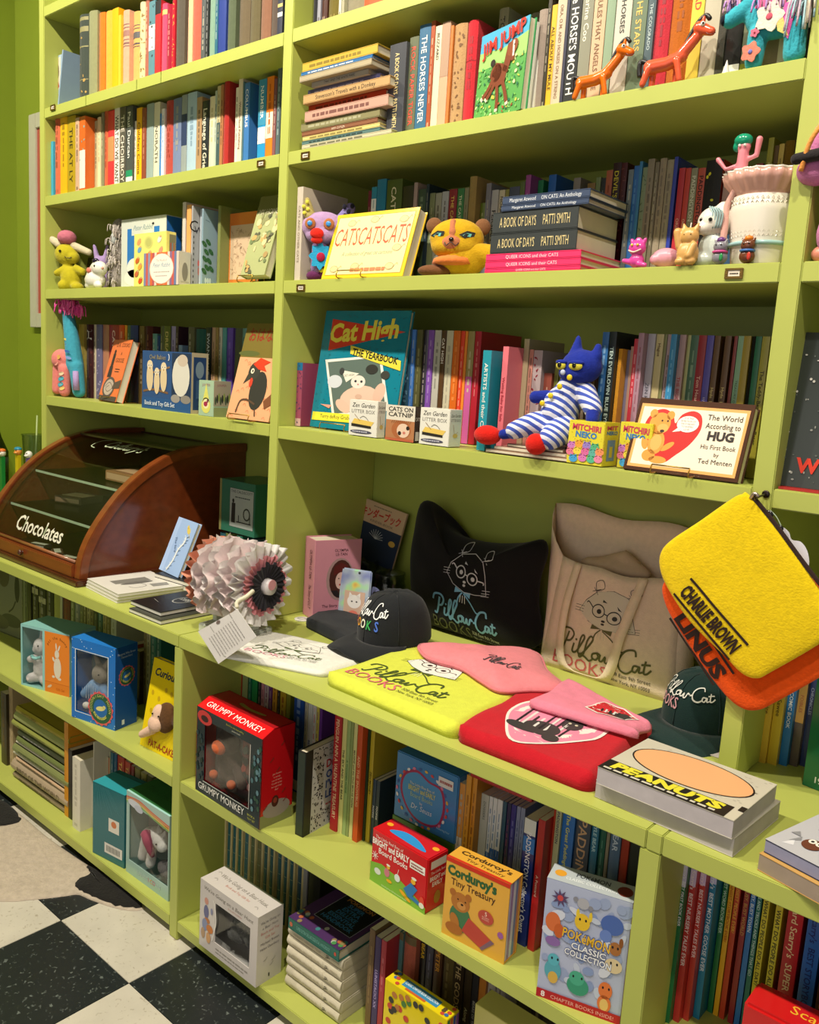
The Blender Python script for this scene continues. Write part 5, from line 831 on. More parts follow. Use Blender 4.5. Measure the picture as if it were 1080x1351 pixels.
# ---- low left, bottom shelf: pile of big books
def pile2(items, name, group, z, A0, rz, wbase):
    zb = z+.0004; n = len(items)
    for i, (dx, w, dpt, h, c, title, tc, lab) in enumerate(items):
        t = thing('book', lab, 'book', (A0[0]+dx*math.cos(rz), A0[1]+dx*math.sin(rz)+.003*(i % 2), zb), rz, 0, group); T = .003
        b = MB(); b.box((0, 0, 0), (w, dpt, T)); b.box((0, 0, h-T), (w, dpt, h))
        pr = [(-.0+T, T)]; b.prism([(0, 0), (0, h), (-0.004+.004, h)], 0)if 0 else None
        nn = 5; pts = [(-.3*h*math.sin(math.pi*k/nn), h*k/nn) for k in range(nn+1)]; q = [(p_[0]+T, p_[1]) for p_ in reversed(pts)]
        vs = [(0, p_[0], p_[1]) for p_ in pts+q]+[(w, p_[0], p_[1]) for p_ in pts+q]; m_ = 2*(nn+1); fs = [[k, (k+1) % m_, (k+1) % m_+m_, k+m_] for k in range(m_)]; fs += [[k, k+1, m_-2-k, m_-1-k] for k in range(nn)]+[[k+m_, m_-1-k+m_, m_-2-k+m_, k+1+m_] for k in range(nn)]
        b.add(vs, fs); b.build('cover', mat(c, 'satin'), t); MB().box((.004, T, T), (w-.004, dpt-.004, h-T)).build('pages', PAGE, t)
        a = Art(t, (0, -.3*h-.0003, 0), (1, 0, 0), (0, 0, 1), w, h)
        if title: a.text(title, .12, .3, .42, tc, al='l', maxw=.76)
        elif tc: a.dashes(.12, .7, .5, .18, tc)
        a.flush(); zb += h+.0005
A = gz(14, 1025, zN); B = gz(88, 1079, zN); rz = math.atan2(B.y-A.y, B.x-A.x); W_ = (B-A).length
G2 = 'large books lying in a pile on the bottom left shelf'
pile2([(.004, W_*.98, .26, .018, '8a7a60', '', '5a4a3c', 'brown book at the very bottom of the pile on the bottom left shelf'), (.0, W_, .27, .042, 'a8957c', 'BIRDS OF THE WORLD', '6a5a48', 'thick tan bird book second from the bottom of the big pile'), (.02, W_*.95, .25, .012, 'c8a888', '', '7a6450', 'thin peach book above the thick tan bird book'), (-.003, W_, .25, .010, 'dcd8c0', '', None, 'thin cream book in the lower half of the big pile'), (.01, W_*.98, .25, .03, '7c8250', '', '55603c', 'mossy green book in the middle of the big pile'), (.015, W_*.96, .25, .009, 'd0ccb8', '', None, 'slim off-white book above the mossy green one'), (.03, W_*.9, .23, .020, '6a7442', '', '8a9460', 'dull green book in the upper half of the big pile'), (.035, W_*.9, .23, .024, '3c4030', '', '8a8a84', 'dark book with a grey photo spine in the big pile'), (.0, W_*.95, .25, .020, '8c9048', '', '6a6c38', 'light olive book near the top of the big pile'), (.015, W_*.94, .24, .030, '9aa264', '', None, 'wide sage book second from the top of the big pile'), (.03, W_*.92, .24, .022, 'a89a34', "WHO'S A BIRD?", '5a5420', 'mustard book on top of the big pile')], 'p', G2, zN, (A.x, A.y+.01), rz, W_)
# ---- teal shrink-wrapped box and unicorn box
P, w, d, h, rz = floorpx((122, 1124.5), (164.5, 1147), (176, 1140), (122.5, 1030.5), zN); d = .085
t = carton('boxed_set', 'teal shrink-wrapped box with two small white stickers, bottom left shelf', 'box', P, w*.98, d, h, '2a6a70', rz=rz)
a = front(t, w, h); a.rect(.5, .42, .82, .6, 'd8d4c8', 'sticker'); a.ell(.66, .53, .08, .045, 'c8784c'); a.rect(.38, .1, .92, .24, 'd8d4cc', 'sticker')
for i in range(14): a.rect(.44+i*.03, .13, .455+i*.03, .21, '3a3a3a', 'barcode')
for i in range(9): a.line([(.08+i*.05, .98), (.06+i*.11, .72-.03*(i % 3))], .0006, '5a98a0', 'film_creases')
a.flush(); a = topside(t, w*.98, d, h); a.rect(0, 0, 1, .8, '2f98a4', 'top_flap'); a.flush()
P, w, d, h, rz = floorpx((166, 1149), (224, 1191.5), (230, 1180), (167.5, 1042.5), zN); d = .1; w = min(w, .185)
t = winbox('toy_box', 'rainbow-edged window box with a white plush unicorn in a pink scarf', P, w, d, h, rz, '9fbcb4', (.07, .17, .98, .86), '8a8684')
a = front(t, w, h)
for i, c in enumerate(('d8603c', 'e08a3c', 'e0c04c', '7fb46c')): a.line([(.0, .93-i*.02), (.3, .96-i*.02), (.6, .92-i*.02), (1, .88-i*.02)], .003, c, 'printed_rainbow', smooth=4)
a.text('UNICORN', .55, .07, .05, 'b8c8c4', w=.55); 
for i, ch in enumerate('ICO'): a.text(ch, .55+i*.06, .07, .05, ('c8607c', 'e0a050', 'c8607c')[i])
a.ell(.2, .89, .16, .045, 'c8ccd4', 'printed_cloud'); a.ell(.3, .86, .1, .04, 'b8bcc8', 'printed_cloud'); a.flush()
a = topside(t, w, d, h); a.rect(0, 0, 1, 1, '2e6a38', 'top_panel'); a.line([(.0, .03), (1, .03)], .006, 'a8d8d0', 'top_edge'); a.text('The Unicorn', .5, .4, .2, '24562e', maxw=.8, shear=.4); a.flush()
blob('plush_unicorn', [E((w*.36, .03, h*.46), (.034, .022, .034)), E((w*.62, .022, h*.55), (.023, .017, .02)), E((w*.72, .016, h*.52), (.015, .013, .013)), Tt([(w*.45, .03, h*.55), (w*.6, .026, h*.56)], [.022, .018]), Tt([(w*.28, .024, h*.4), (w*.24, .02, h*.24)], [.015, .013]), Tt([(w*.46, .022, h*.38), (w*.46, .016, h*.24)], [.013, .013]), Tt([(w*.58, .026, h*.64), (w*.54, .028, h*.7)], [.008, .003]), Tt([(w*.67, .026, h*.62), (w*.7, .028, h*.68)], [.008, .003])], mat('d2ccc8', 'fur'), t, .0025, 3)
MB().tube(sm([(w*.4, .008, h*.6), (w*.48, .002, h*.56), (w*.54, .006, h*.44), (w*.56, .01, h*.36)], 4), [.012, .014, .013, .012, .012, .012, .011, .01, .01, .008, .007, .006, .005]).build('pink_scarf', mat('8c4656', 'cloth'), t, smooth=True)
MB().ell((w*.68, .004, h*.56), .0024).build('eye', mat('1c1c1c', 'gloss'), t, smooth=True)
blob('dark_plush', [E((w*.75, .03, h*.24), (.035, .02, .02)), E((w*.9, .02, h*.32), (.012, .014, .03))], mat('6a6464', 'fur'), t, .003, 3)
film(t, w, h, (.07, .17, .98, .86))
# ---- red monkey toy box
P, w, d, h, rz = floorpx((257.5, 1041), (342, 1095), (385, 1077), (262, 923), zM)
t = thing('toy_box', 'big red and black window box with a plush monkey, low middle case', 'toy box', P, rz)
hf = h*.93; sl = d*.42; win = (.13, .15, .84, .82); x0, x1, z0, z1 = win[0]*w, win[2]*w, win[1]*h, win[3]*h; T = .0015; b = MB()
b.box((0, 0, 0), (x0, T, hf)); b.box((x1, 0, 0), (w, T, hf)); b.box((x0, 0, 0), (x1, T, z0)); b.box((x0, 0, z1), (x1, T, hf)); b.build('front_panel', mat('1f2c30', 'gloss'), t)
pr = [(0, 0), (d, 0), (d, h*1.0), (d*.35, h*1.0), (0, hf)]
for xx in (0, w-T): b = MB(); b.prism(pr, T, ax=0, o=xx); b.build('side_panel', mat('c0161c', 'gloss'), t)
b = MB(); b.add([(0, 0, hf), (w, 0, hf), (w, d*.35, h), (0, d*.35, h)], [(0, 1, 2, 3)]); b.build('top_slope', mat('d8181f', 'gloss'), t)
b = MB(); b.box((0, d*.35, h-T), (w, d, h)); b.box((0, d-T, 0), (w, d, h)); b.box((T, T, 0), (w-T, d-T, T)); b.build('carton', mat('a81820', 'gloss'), t)
MB().box((T, d*.6, T), (w-T, d*.6+.001, h-T)).build('inner_tray', mat('6c6a6c', 'satin'), t)
a = front(t, w, h); a.text('GRUMPY MONKEY', .05, .045, .075, 'ece8e0', al='l', maxw=.72, name='printed_title'); a.text('BOOK &', .82, .075, .022, 'b8b84c', al='l'); a.text('TOY SET', .82, .035, .022, 'b8b84c', al='l'); a.ell(.13, .84, .115, .075, 'c03a38', 'round_badge'); a.ell(.13, .83, .06, .035, '3a2020', 'round_badge'); a.text('Based on the best-selling', .6, .885, .02, 'a8a448', maxw=.5); a.text('picture book', .62, .85, .018, 'c8c4b0', maxw=.35)
for i in range(24): a.ell(rr.uniform(.87, .99), rr.uniform(.15, .9), .02, .03, rr.choice(('4a6a70', '2c4a3c', '5a7c84', '1c3a34')), 'printed_foliage', n=6)
for i in range(14): a.ell(rr.uniform(.01, .11), rr.uniform(.15, .7), .02, .03, rr.choice(('24383c', '1c2c24')), 'printed_foliage', n=6)
a.line([(.13, .15), (.84, .15), (.84, .82)], .0015, 'd8d8d0', 'window_border'); a.flush()
sv = Vector((0, d*.35, h-hf)); a = Art(t, (0, 0, hf), (1, 0, 0), sv, w, sv.length); a.text('GRUMPY MONKEY', .5, .3, .42, 'f4ece8', w=.84); a.flush()
a = topside(t, w, d, h); a.poly([(p_.x, p_.y) for p_ in sm([(.35, .62, 0), (.5, .56, 0), (.68, .6, 0), (.72, .7, 0), (.52, .66, 0), (.36, .72, 0)], 4, True)], '8a7c34', 'banana_print'); a.flush()
a = rside(t, w, d, h); a.rect(0, .0, 1, .13, '8a8c58', 'printed_ground'); a.ell(.5, .16, .42, .09, '9a8c84', 'printed_rock'); a.ell(.45, .24, .11, .06, '4a1c18', 'printed_monkey'); a.ell(.45, .25, .06, .03, '8a3c2c', 'printed_monkey')
for u, v in ((.3, .68), (.62, .82), (.7, .32), (.75, .22), (.5, .56), (.15, .2)): a.line([(u-.05, v-.015), (u, v), (u+.06, v+.025)], .0022, '7a2c20', smooth=3)
for i, s_ in enumerate(('Jim Panzee', 'is rarely', 'out of sorts.', 'Could today', 'be a grumpy', 'day?')): a.text(s_, .48, .52-i*.033, .018, 'e8b0a0', maxw=.6)
a.flush()
blob('plush_monkey', [E((w*.3, .045, h*.34), (.045, .028, .042)), E((w*.3, .035, h*.6), (.032, .024, .032)), Tt([(w*.22, .04, h*.42), (w*.32, .02, h*.24)], [.012, .011]), Tt([(w*.42, .04, h*.4), (w*.6, .024, h*.26)], [.013, .012]), Tt([(w*.3, .04, h*.24), (w*.5, .02, h*.2)], [.014, .012])], mat('4c4038', 'fur'), t, .003, 3)
blob('muzzle', [E((w*.29, .012, h*.56), (.021, .013, .016)), E((w*.22, .012, h*.24), (.012, .01, .01)), E((w*.5, .012, h*.24), (.012, .01, .01))], mat('c8643a', 'felt'), t, .0025, 3)
MB().box((w*.55, .03, h*.2), (w*.82, .045, h*.78)).build('story_book', mat('7a3c38', 'gloss'), t, bevel=.001)
ab = Art(t, (w*.55, .0295, h*.2), (1, 0, 0), (0, 0, 1), w*.27, h*.58)
for i in range(16): u, v = rr.uniform(.1, .9), rr.uniform(.1, .9); ab.ell(u, v, .12, .09, rr.choice(('a04a40', '5a6a60', '3a3c3c', 'b88a80')), 'printed_picture', n=8, rot=rr.uniform(0, 3))
ab.flush(); MB().box((x0-.001, .0024, z0-.001), (x1+.001, .0027, z1+.001)).build('window_film', mat('f4f4f6', 'glass'), t)
# ---- composition-book style cover standing side on
A = gz(399, 1105.5, zM); B = gz(446, 1078, zM)
rz = math.atan2(B.y-A.y, B.x-A.x); w = .135; h = at(403, 993, 1, A.y).z-zM
t = carton('picture_book', 'black speckled composition-style book standing open-angled beside the red treasury', 'book', (A.x, A.y, zM), w, .022, h, '1c1e1e', rz=rz, kind='satin', pages=True)
a = front(t, w, h); a.rect(.16, 0, 1, 1, 'c4c4c4')
for i in range(420): a.ell(rr.uniform(.18, .98), rr.uniform(.02, .98), rr.uniform(.008, .03), rr.uniform(.004, .014), '161616', 'cover_speckles', n=5, rot=rr.uniform(0, 3))
a.rect(.42, .22, 1.0, .82, 'd8d8e0', 'printed_label')
for s_, v, c in (('Dr.', .71, 'c03038'), ('OH,', .58, '2c4ca0'), ("I'VE", .46, '2c4ca0'), ('LEA', .34, '2c4ca0')): a.text(s_, .48, v, .09, c, al='l', maxw=.46, bold=.03)
a.dashes(.5, .9, .26, .02, 'c86068'); a.flush()
MB().box((-.0004, .002, .004), (.0002, .021, h-.004)).build('spine_strip', mat('243028', 'satin'), t)
# small books lying over the rows
def flatbook(label, A, B, dd, z, h, c, group=None, rz_=None):
    rz = math.atan2(B.y-A.y, B.x-A.x) if rz_ is None else rz_; w = math.hypot(B.x-A.x, B.y-A.y); t = thing('book', label, 'book', (A.x, A.y, z), rz, 0, group); T = .002
    b = MB(); b.box((0, 0, 0), (w, dd, T)); b.box((0, 0, h-T), (w, dd, h)); b.box((0, 0, T), (w, T, h-T)); b.build('cover', mat(c, 'gloss'), t, bevel=.0005); MB().box((.003, T, T), (w-.003, dd-.003, h-T)).build('pages', PAGE, t); return t, w
zz = zM+.2425
A = at(619, 1040, 1, -.118); t, w = flatbook('red cardboard book lying across the short blue books, lower of two', Vector((A.x, -.118, 0)), Vector((at(700, 1068, 1, -.118).x, -.118, 0)), .15, zM+.237, .034, 'ac1c20'); a = front(t, w, .034); a.text('CORDUROY', .6, .3, .4, 'e8c8a0', al='l', maxw=.36); a.flush()
A = at(617, 1020, 1, -.122); t, w = flatbook('orange-red book with a yellow title strip, upper of the two lying flat', Vector((A.x, -.122, 0)), Vector((at(690, 1050, 1, -.122).x, -.122, 0)), .14, zM+.272, .022, 'c8401c'); a = front(t, w, .022); a.rect(.22, .2, .85, .8, 'd0b030', 'title_strip'); a.text('LEGENDS OF THE CORDUROY', .53, .35, .3, '5a3a18', maxw=.58); a.flush()
# ---- blue board-book box, red board-book box, teddy treasury, window box, game box
def handlebox(name, label, P, w, d, h, rz, col): return carton(name, label, 'box', P, w, d, h, col, rz=rz, kind='gloss', bev=.002)
A = gz(487, 1160, zM); B = gz(560, 1206, zM); rz = math.atan2(B.y-A.y, B.x-A.x)
P, w, d, h, rz = floorpx((487.5, 1160), (560, 1207), (586, 1190.5), (490, 1090.5), zM)
t = handlebox('book_box', 'red board-book box with a blue handle and two cartoon birds on a green field', P, w, d, h, rz, 'c81c22')
a = front(t, w, h); a.poly([(0, 0), (1, 0), (1, .12), (.8, .22), (.5, .36), (.2, .42), (0, .36)], '7cb03c', 'printed_grass'); a.text('The Little Red Box of', .32, .86, .055, 'f0dcd4', maxw=.5); a.text('BRIGHT and EARLY', .35, .73, .11, 'f2ece4', maxw=.66, bold=.03); a.text('Board Books', .4, .6, .1, 'f2ece4', maxw=.52, bold=.01); a.text('featuring four full-size board books', .45, .03, .03, 'e0ecc8', maxw=.7)
a.rect(.7, .68, .96, .82, 'ece8e0', 'printed_plate'); a.dashes(.72, .94, .77, .03, '8a3a34'); a.dashes(.72, .94, .72, .03, '8a3a34')
for i in range(8): th = i*math.pi/4; a.line([(.08, .52), (.08+.06*math.cos(th), .52+.08*math.sin(th))], .0012, 'f4e8e0', 'firework_print')
a.ell(.14, .25, .06, .06, 'd8dcd8'); a.ell(.31, .33, .05, .08, 'c87888'); a.ell(.33, .44, .03, .035, 'e8b030'); a.ell(.33, .48, .035, .02, 'e8e4d8'); a.ell(.36, .2, .05, .03, 'e8a828'); a.ell(.5, .35, .05, .07, 'dce4e0'); a.line([(.5, .42), (.52, .52)], .001, 'dce4e0')
a.poly([(.62, .24), (.74, .42), (.86, .36), (.78, .2), (.92, .16), (.9, .1), (.7, .14)], '2c74b8'); a.ell(.78, .46, .04, .05, 'e8b030'); a.ell(.79, .52, .045, .025, 'e8e4d8'); a.ell(.62, .14, .07, .035, 'e8a828', rot=-.4); a.ell(.7, .09, .06, .03, 'e8a828', rot=-.3); a.ell(.94, .2, .04, .09, 'd84838'); a.ell(.94, .13, .045, .05, 'e0e0d8'); a.flush()
a = topside(t, w, d, h); a.poly([(p_.x, p_.y) for p_ in sm([(.2, .3, 0), (.35, .62, 0), (.6, .6, 0), (.85, .3, 0), (.8, .2, 0), (.5, .22, 0)], 5, True)], '2f8ed0', 'handle_print'); a.ell(.1, .6, .05, .1, 'e8a828'); a.ell(.9, .65, .05, .1, 'e8a828'); a.flush()
a = rside(t, w, d, h); a.rect(.15, .78, .9, .92, 'e0dcd4', 'printed_plate'); a.text('The Little Red', .52, .68, .05, 'f0dcd4', maxw=.7); a.text('BRIGHT and', .52, .56, .08, 'f2ece4', maxw=.75, bold=.02); a.text('EARLY', .52, .45, .08, 'f2ece4', maxw=.5, bold=.02); a.ell(.55, .22, .16, .12, 'a87828'); a.flush()
zr = zM+h
# blue box stands behind on its own green box
A = at(521, 1075, 1, -.175+.035); X0 = A.x
P2 = at(519.5, 1060, 1, -.12); w2 = at(600, 1100, 1, -.12).x-P2.x; zt = at(525, 990, 1, -.12).z; zb_ = at(518, 1074, 1, -.12).z
t = carton('book_box', 'green board-book box hidden under the blue one', 'box', (P2.x-.002, -.12, zM), w2*1.0, .09, zb_-zM-.0005, '4c7a30')
t = handlebox('book_box', 'blue board-book box with a wobbly magenta ring and a cord handle, on a green box', (P2.x, -.12, zb_), w2, .095, zt-zb_, 0, '3f7fb8'); h = zt-zb_; w = w2
a = front(t, w, h)
ring = lambda q: [(p_.x, p_.y) for p_ in sm([(.36*q+.45, .44, 0), (.45+.3*q, .44+.26*q, 0), (.45+.1*q, .44+.3*q, 0), (.45-.1*q, .44+.38*q, 0), (.45-.3*q, .44+.26*q, 0), (.45-.34*q, .44, 0), (.45-.2*q, .44-.26*q, 0), (.45+.02*q, .44-.36*q, 0), (.45+.28*q, .44-.28*q, 0)], 5, True)]
a.poly(ring(1.04), '9c2c54', 'printed_ring'); a.poly(ring(.94), '4a90c4', 'printed_ring')
for i in range(26): th = i*2*math.pi/26; a.ell(.45+.41*math.cos(th), .45+.42*math.sin(th), .018, .03, ('c84848', 'd8b048', '3c5c9c', 'd07898', 'e0e0e0')[i % 5], 'printed_figures', rot=th)
a.text('The Little Blue Box of', .45, .6, .04, 'd8dcc0', maxw=.4); a.text('BRIGHT and EARLY', .45, .51, .075, 'c8cc7c', maxw=.44, bold=.02); a.text('Board Books', .45, .42, .07, 'a8c8a0', maxw=.36); a.text('by', .45, .35, .04, 'd8dcdc'); a.text('Dr. Seuss', .46, .25, .08, 'dce4ea', maxw=.34, shear=.2); a.rect(.7, .76, .93, .9, 'dcdcd8', 'printed_plate'); a.dashes(.72, .91, .83, .04, 'a04a48'); a.text('featuring four', .82, .12, .03, 'a8d0e8', maxw=.3); a.flush()
a = topside(t, w, .095, h); a.rect(.25, .45, .85, .7, '8a9a50', 'handle_strap'); a.flush()
P, w, d, h, rz = floorpx((582, 1230), (664, 1273), (683, 1257.5), (588.5, 1128.5), zM)
t = thing('boxed_set', 'golden slipcase of tiny board books with a teddy reading on the front', 'box', P, rz); T = .0018
b = MB(); b.box((0, 0, 0), (w, T, h)); b.box((0, d-T, 0), (w, d, h)); b.box((0, T, 0), (T, d-T, h)); b.box((T, T, 0), (w, d-T, T)); b.box((T, T, h-T), (w, d-T, h)); b.build('slipcase', mat('dca43c', 'gloss'), t)
for k, c in enumerate(('d8c8dc', 'a88ab8', 'e0e4e8', '7a9cc0', 'd89a6c')): e = (d-2*T)/5; MB().box((T+.002, T+k*e+.0003, T+.0005), (w-.0015, T+(k+1)*e-.0003, h-T-.0008)).build('board_book', mat(c, 'gloss'), t)
a = front(t, w, h); a.text("Corduroy's", .42, .8, .115, '2c5c34', w=.78, bold=.05); a.text('Tiny Treasury', .45, .68, .085, '4a2c18', w=.7, bold=.01); a.rect(0, .95, 1, 1, 'c8301c', 'printed_stripe')
a.ell(.28, .3, .17, .18, '44734c', 'printed_dungarees'); a.ell(.27, .5, .15, .12, 'b07030', 'printed_teddy'); a.ell(.14, .59, .05, .045, 'a8662a', 'printed_teddy'); a.ell(.39, .6, .05, .045, 'a8662a', 'printed_teddy'); a.ell(.29, .46, .07, .05, 'c88c48', 'printed_teddy'); a.ell(.3, .48, .022, .014, '1c1410'); a.ell(.23, .53, .012, .01, '1c1410'); a.ell(.35, .53, .012, .01, '1c1410'); a.poly([(.42, .36), (.78, .22), (.62, .06), (.32, .16)], 'b84438', 'printed_book'); a.poly([(.78, .22), (.84, .2), (.66, .04), (.62, .06)], '7a5a6c', 'printed_book'); a.ell(.2, .24, .07, .1, 'b07030', 'printed_teddy', rot=.4); a.ell(.2, .14, .14, .07, 'a8662a', 'printed_teddy')
a.ell(.68, .47, .12, .085, 'b84a3c', 'round_badge'); a.text('5', .68, .485, .05, 'f0d8c8'); a.text('BOARD', .68, .455, .02, 'e8b8a8'); a.text('BOOKS', .68, .43, .02, 'e8b8a8'); a.ell(.92, .34, .045, .04, '9a5a9c'); a.flush()
a = topside(t, w, d, h); a.rect(0, 0, 1, .12, 'c8301c', 'printed_stripe'); a.text("Corduroy's", .5, .55, .26, '4a3418', w=.8, bold=.03); a.text('Tiny Treasury', .55, .25, .17, '4a3418', w=.6); a.flush()
P, w, d, h, rz = floorpx((707, 1312), (817, 1352), (832, 1338), (718.5, 1156), zM); rz = max(rz, 0.0); d = .045
t = carton('boxed_set', 'tall pale blue boxed set covered in small cartoon creatures, red strip at the foot', 'box', P, w, d, h, 'b4bcd8', rz=rz); MB().box((w-.0002, .001, .001), (w+.0006, d-.001, h-.001)).build('side_panel', mat('7a2c1c', 'gloss'), t)
a = front(t, w, h)
for i in range(40): a.ell(rr.uniform(.03, .97), rr.uniform(.1, .97), rr.uniform(.04, .1), rr.uniform(.02, .05), rr.choice(('c4cce0', '9aa8cc', 'd4d8e8', '8a9cc8')), 'printed_clouds', n=10, rot=rr.uniform(0, 3))
pts = [(.18+(.11 if i % 2 else .05)*math.cos(i*math.pi/9), .87+(.075 if i % 2 else .034)*math.sin(i*math.pi/9)) for i in range(18)]; a.poly(pts, '5a4468', 'printed_star'); a.ell(.18, .87, .035, .024, 'c84848'); a.ell(.45, .88, .07, .045, 'b0b0b8'); a.ell(.36, .9, .03, .02, '8a8a94'); a.ell(.54, .86, .03, .02, '8a8a94')
blobs = (('d8703c', .12, .66, .09, .08), ('c8602c', .2, .6, .06, .06), ('e8c030', .46, .73, .09, .07), ('e8c838', .4, .79, .02, .04), ('e8c838', .55, .79, .02, .04), ('4c68b0', .8, .78, .13, .08), ('6a84c8', .74, .68, .07, .05), ('a86c38', .86, .6, .07, .055), ('8a5428', .92, .66, .025, .04), ('8c68a8', .14, .5, .09, .04), ('dcc8a0', .86, .46, .1, .06), ('58a8b8', .17, .26, .1, .085), ('5cb4c4', .17, .35, .07, .05), ('d8b050', .18, .2, .06, .05), ('3c9878', .48, .2, .13, .08), ('4cac8c', .46, .26, .09, .06), ('e0783c', .8, .24, .08, .07), ('e0783c', .8, .13, .08, .07), ('e8c070', .8, .12, .05, .05))
for c, u, v, ru, rv in blobs: a.ell(u, v, ru, rv, c, 'printed_creatures')
for u, v in ((.43, .75), (.5, .75), (.15, .36), (.22, .36), (.42, .27), (.52, .27), (.77, .26), (.84, .26), (.83, .61), (.89, .61), (.83, .48), (.9, .48)): a.ell(u, v, .012, .012, '1c1c24', 'printed_eyes', n=8)
for dx, cc, bo in ((0, '2c4c8c', .07), (0, 'e8b830', .02)): a.text('POKéMON', .52, .56, .075, cc, w=.56, bold=bo, rot=-4)
for s_, v in (('CLASSIC', .49), ('COLLECTION', .425)):
    a.text(s_, .56, v, .05, '3c4c80', maxw=.56, bold=.07, rot=-3); a.text(s_, .56, v, .05, 'f4f4f4', maxw=.55, bold=.02, rot=-3)
a.rect(0, 0, 1, .075, 'b82028', 'printed_stripe'); a.text('8', .08, .015, .045, 'f4e8e4', bold=.03); a.text('CHAPTER BOOKS INSIDE!', .55, .02, .03, 'e8b0a8', maxw=.75); a.flush()
a = topside(t, w, d, h); a.rect(0, 0, 1, 1, 'b0b8bc', 'top_panel'); a.text('POKéMON', .5, .55, .25, '4a5058', w=.4, bold=.03); a.text('CLASSIC COLLECTION', .5, .25, .16, 'e8ecec', w=.6); a.ell(.12, .5, .07, .2, 'd8982c'); a.ell(.88, .5, .09, .3, '7a3424'); a.flush()
# white window box on the bottom shelf
P, w, d, h, rz = floorpx((262.5, 1245), (337, 1303.5), (371, 1283), (262, 1156), zN)
t = winbox('toy_box', 'white picture-book gift box with a round-cornered window, bottom middle shelf', P, w, d, h, rz, 'cfc8c4', (.28, .2, .88, .78), '9a9494')
a = front(t, w, h); a.text("We're Going on a Bear Hunt", .5, .87, .055, '7a746c', w=.85, rot=-1, shear=.2); a.text('Book and Toy Gift Set', .62, .82, .022, 'b87868', maxw=.45); a.dashes(.3, .9, .12, .02, '9a948c'); a.dashes(.3, .8, .07, .015, '9a948c')
for c, u, v, ru, rv in (('c89080', .12, .72, .035, .05), ('6a6c90', .12, .56, .045, .1), ('b87848', .14, .44, .05, .04), ('8890b0', .1, .36, .05, .09), ('c87c40', .19, .34, .06, .06), ('b89878', .07, .22, .035, .08), ('d0a070', .17, .2, .04, .08), ('8a8ca8', .22, .62, .02, .05)): a.ell(u, v, ru, rv, c, 'printed_family')
a.line([(.24, .8), (.28, .7), (.3, .5), (.26, .3), (.24, .2)], .003, 'e8e4dc', smooth=4); a.flush()
a = topside(t, w, d, h); a.text("We're Going on a Bear Hunt", .52, .5, .17, '8a847c', w=.78, shear=.2); a.text('Book and Toy Gift Set', .52, .28, .09, 'c88c7c', maxw=.45)
for u, v in ((.08, .6), (.14, .3), (.9, .5), (.86, .25)): a.line([(u-.03, v), (u, v+.06), (u+.03, v-.02)], .001, '8a847c', smooth=3)
a.rect(0, .93, 1, 1, '5a6048', 'back_flap'); a.flush()
a = rside(t, w, d, h)
for i, (s_, c) in enumerate((("We're Going on", '7a7478'), ('a Bear Hunt', '7a7478'), ('Book and Toy', 'c87c74'), ('Gift Set', 'c87c74'), ('Michael Rosen', '6a6468'), ('Helen Oxenbury', '6a6468'))): a.text(s_, .5, .86-i*.075, .038, c, maxw=.75, shear=.15 if i < 2 else 0)
for u, v in ((.35, .33), (.6, .22), (.68, .28)): a.line([(u-.08, v-.01), (u, v), (u+.06, v+.03)], .0014, '9a948c', smooth=3)
a.rect(.48, .06, .53, .11, '2c2c2c', 'small_mark'); a.flush()
blob('plush_bear', [E((w*.52, .035, h*.42), (.03, .02, .03)), E((w*.55, .03, h*.62), (.022, .017, .02)), E((w*.44, .03, h*.33), (.02, .014, .014)), E((w*.72, .03, h*.5), (.02, .015, .035))], mat('6a6664', 'fur'), t, .003, 3)
film(t, w, h, (.28, .2, .88, .78))
# six pale cloth volumes lying flat and a purple handbook on top
A = gz(377.5, 1298, zN); B = gz(452, 1354, zN); w = .165; y_ = A.y; zb_ = zN+.0005
X0 = A.x; X1 = at(449, 1320, 1, y_).x; w = X1-X0
ztop = at(378, 1217, 1, y_).z; hh = (ztop-zN)/6
for k in range(6):
    t = thing('book', f'cream cloth-bound volume with a small black emblem, {ORD[k]} from the bottom of six', 'book', (X0+.0015*(k % 2), y_+.001*(k % 3), zb_), 0, 0, 'cream cloth volumes in a pile'); h = hh-.0006
    nn = 6; b = MB(); pts = [(-.22*h*math.sin(math.pi*q/nn), h*q/nn) for q in range(nn+1)]+[(.13, h), (.13, 0)]; b.prism([(p_[0], p_[1]) for p_ in pts], w, ax=0); b.build('cloth_cover', mat('cfc6ae', 'cloth'), t, auto=35, smooth=True)
    MB().box((w-.001, .003, .004), (w+.0005, .125, h-.004)).build('page_ends', PAGE, t)
    a = Art(t, (0, -.22*h-.0004, 0), (1, 0, 0), (0, 0, 1), w, h); a.text('KENNETH  GRAHAME  TALES', .12, .38, .22, 'a89c84', al='l', maxw=.5); a.line([(.72, .62), (.76, .68), (.75, .45), (.71, .36)], .0012, '4a443c', 'spine_emblem', smooth=4); a.line([(.72, .5), (.79, .52)], .0012, '4a443c', 'spine_emblem'); a.line([(.69, .08), (.69, .92)], .0006, 'b0a48c', 'spine_rule'); a.dashes(.82, .95, .6, .08, 'b0a48c'); a.flush(); zb_ += hh
zb_ += .0005
A2 = at(383, 1218, 1, y_-.004); w = at(448, 1290, 1, y_-.004).x-A2.x
t, w = flatbook('purple creature handbook with a teal spine lying on the cream volumes', Vector((A2.x, y_-.01, 0)), Vector((A2.x+w, y_-.01, 0)), .15, zb_, .026, '1f6458'); h = .026
a = topside(t, w, .15, h); a.rect(0, 0, 1, 1, '4a2c5c', 'top_cover')
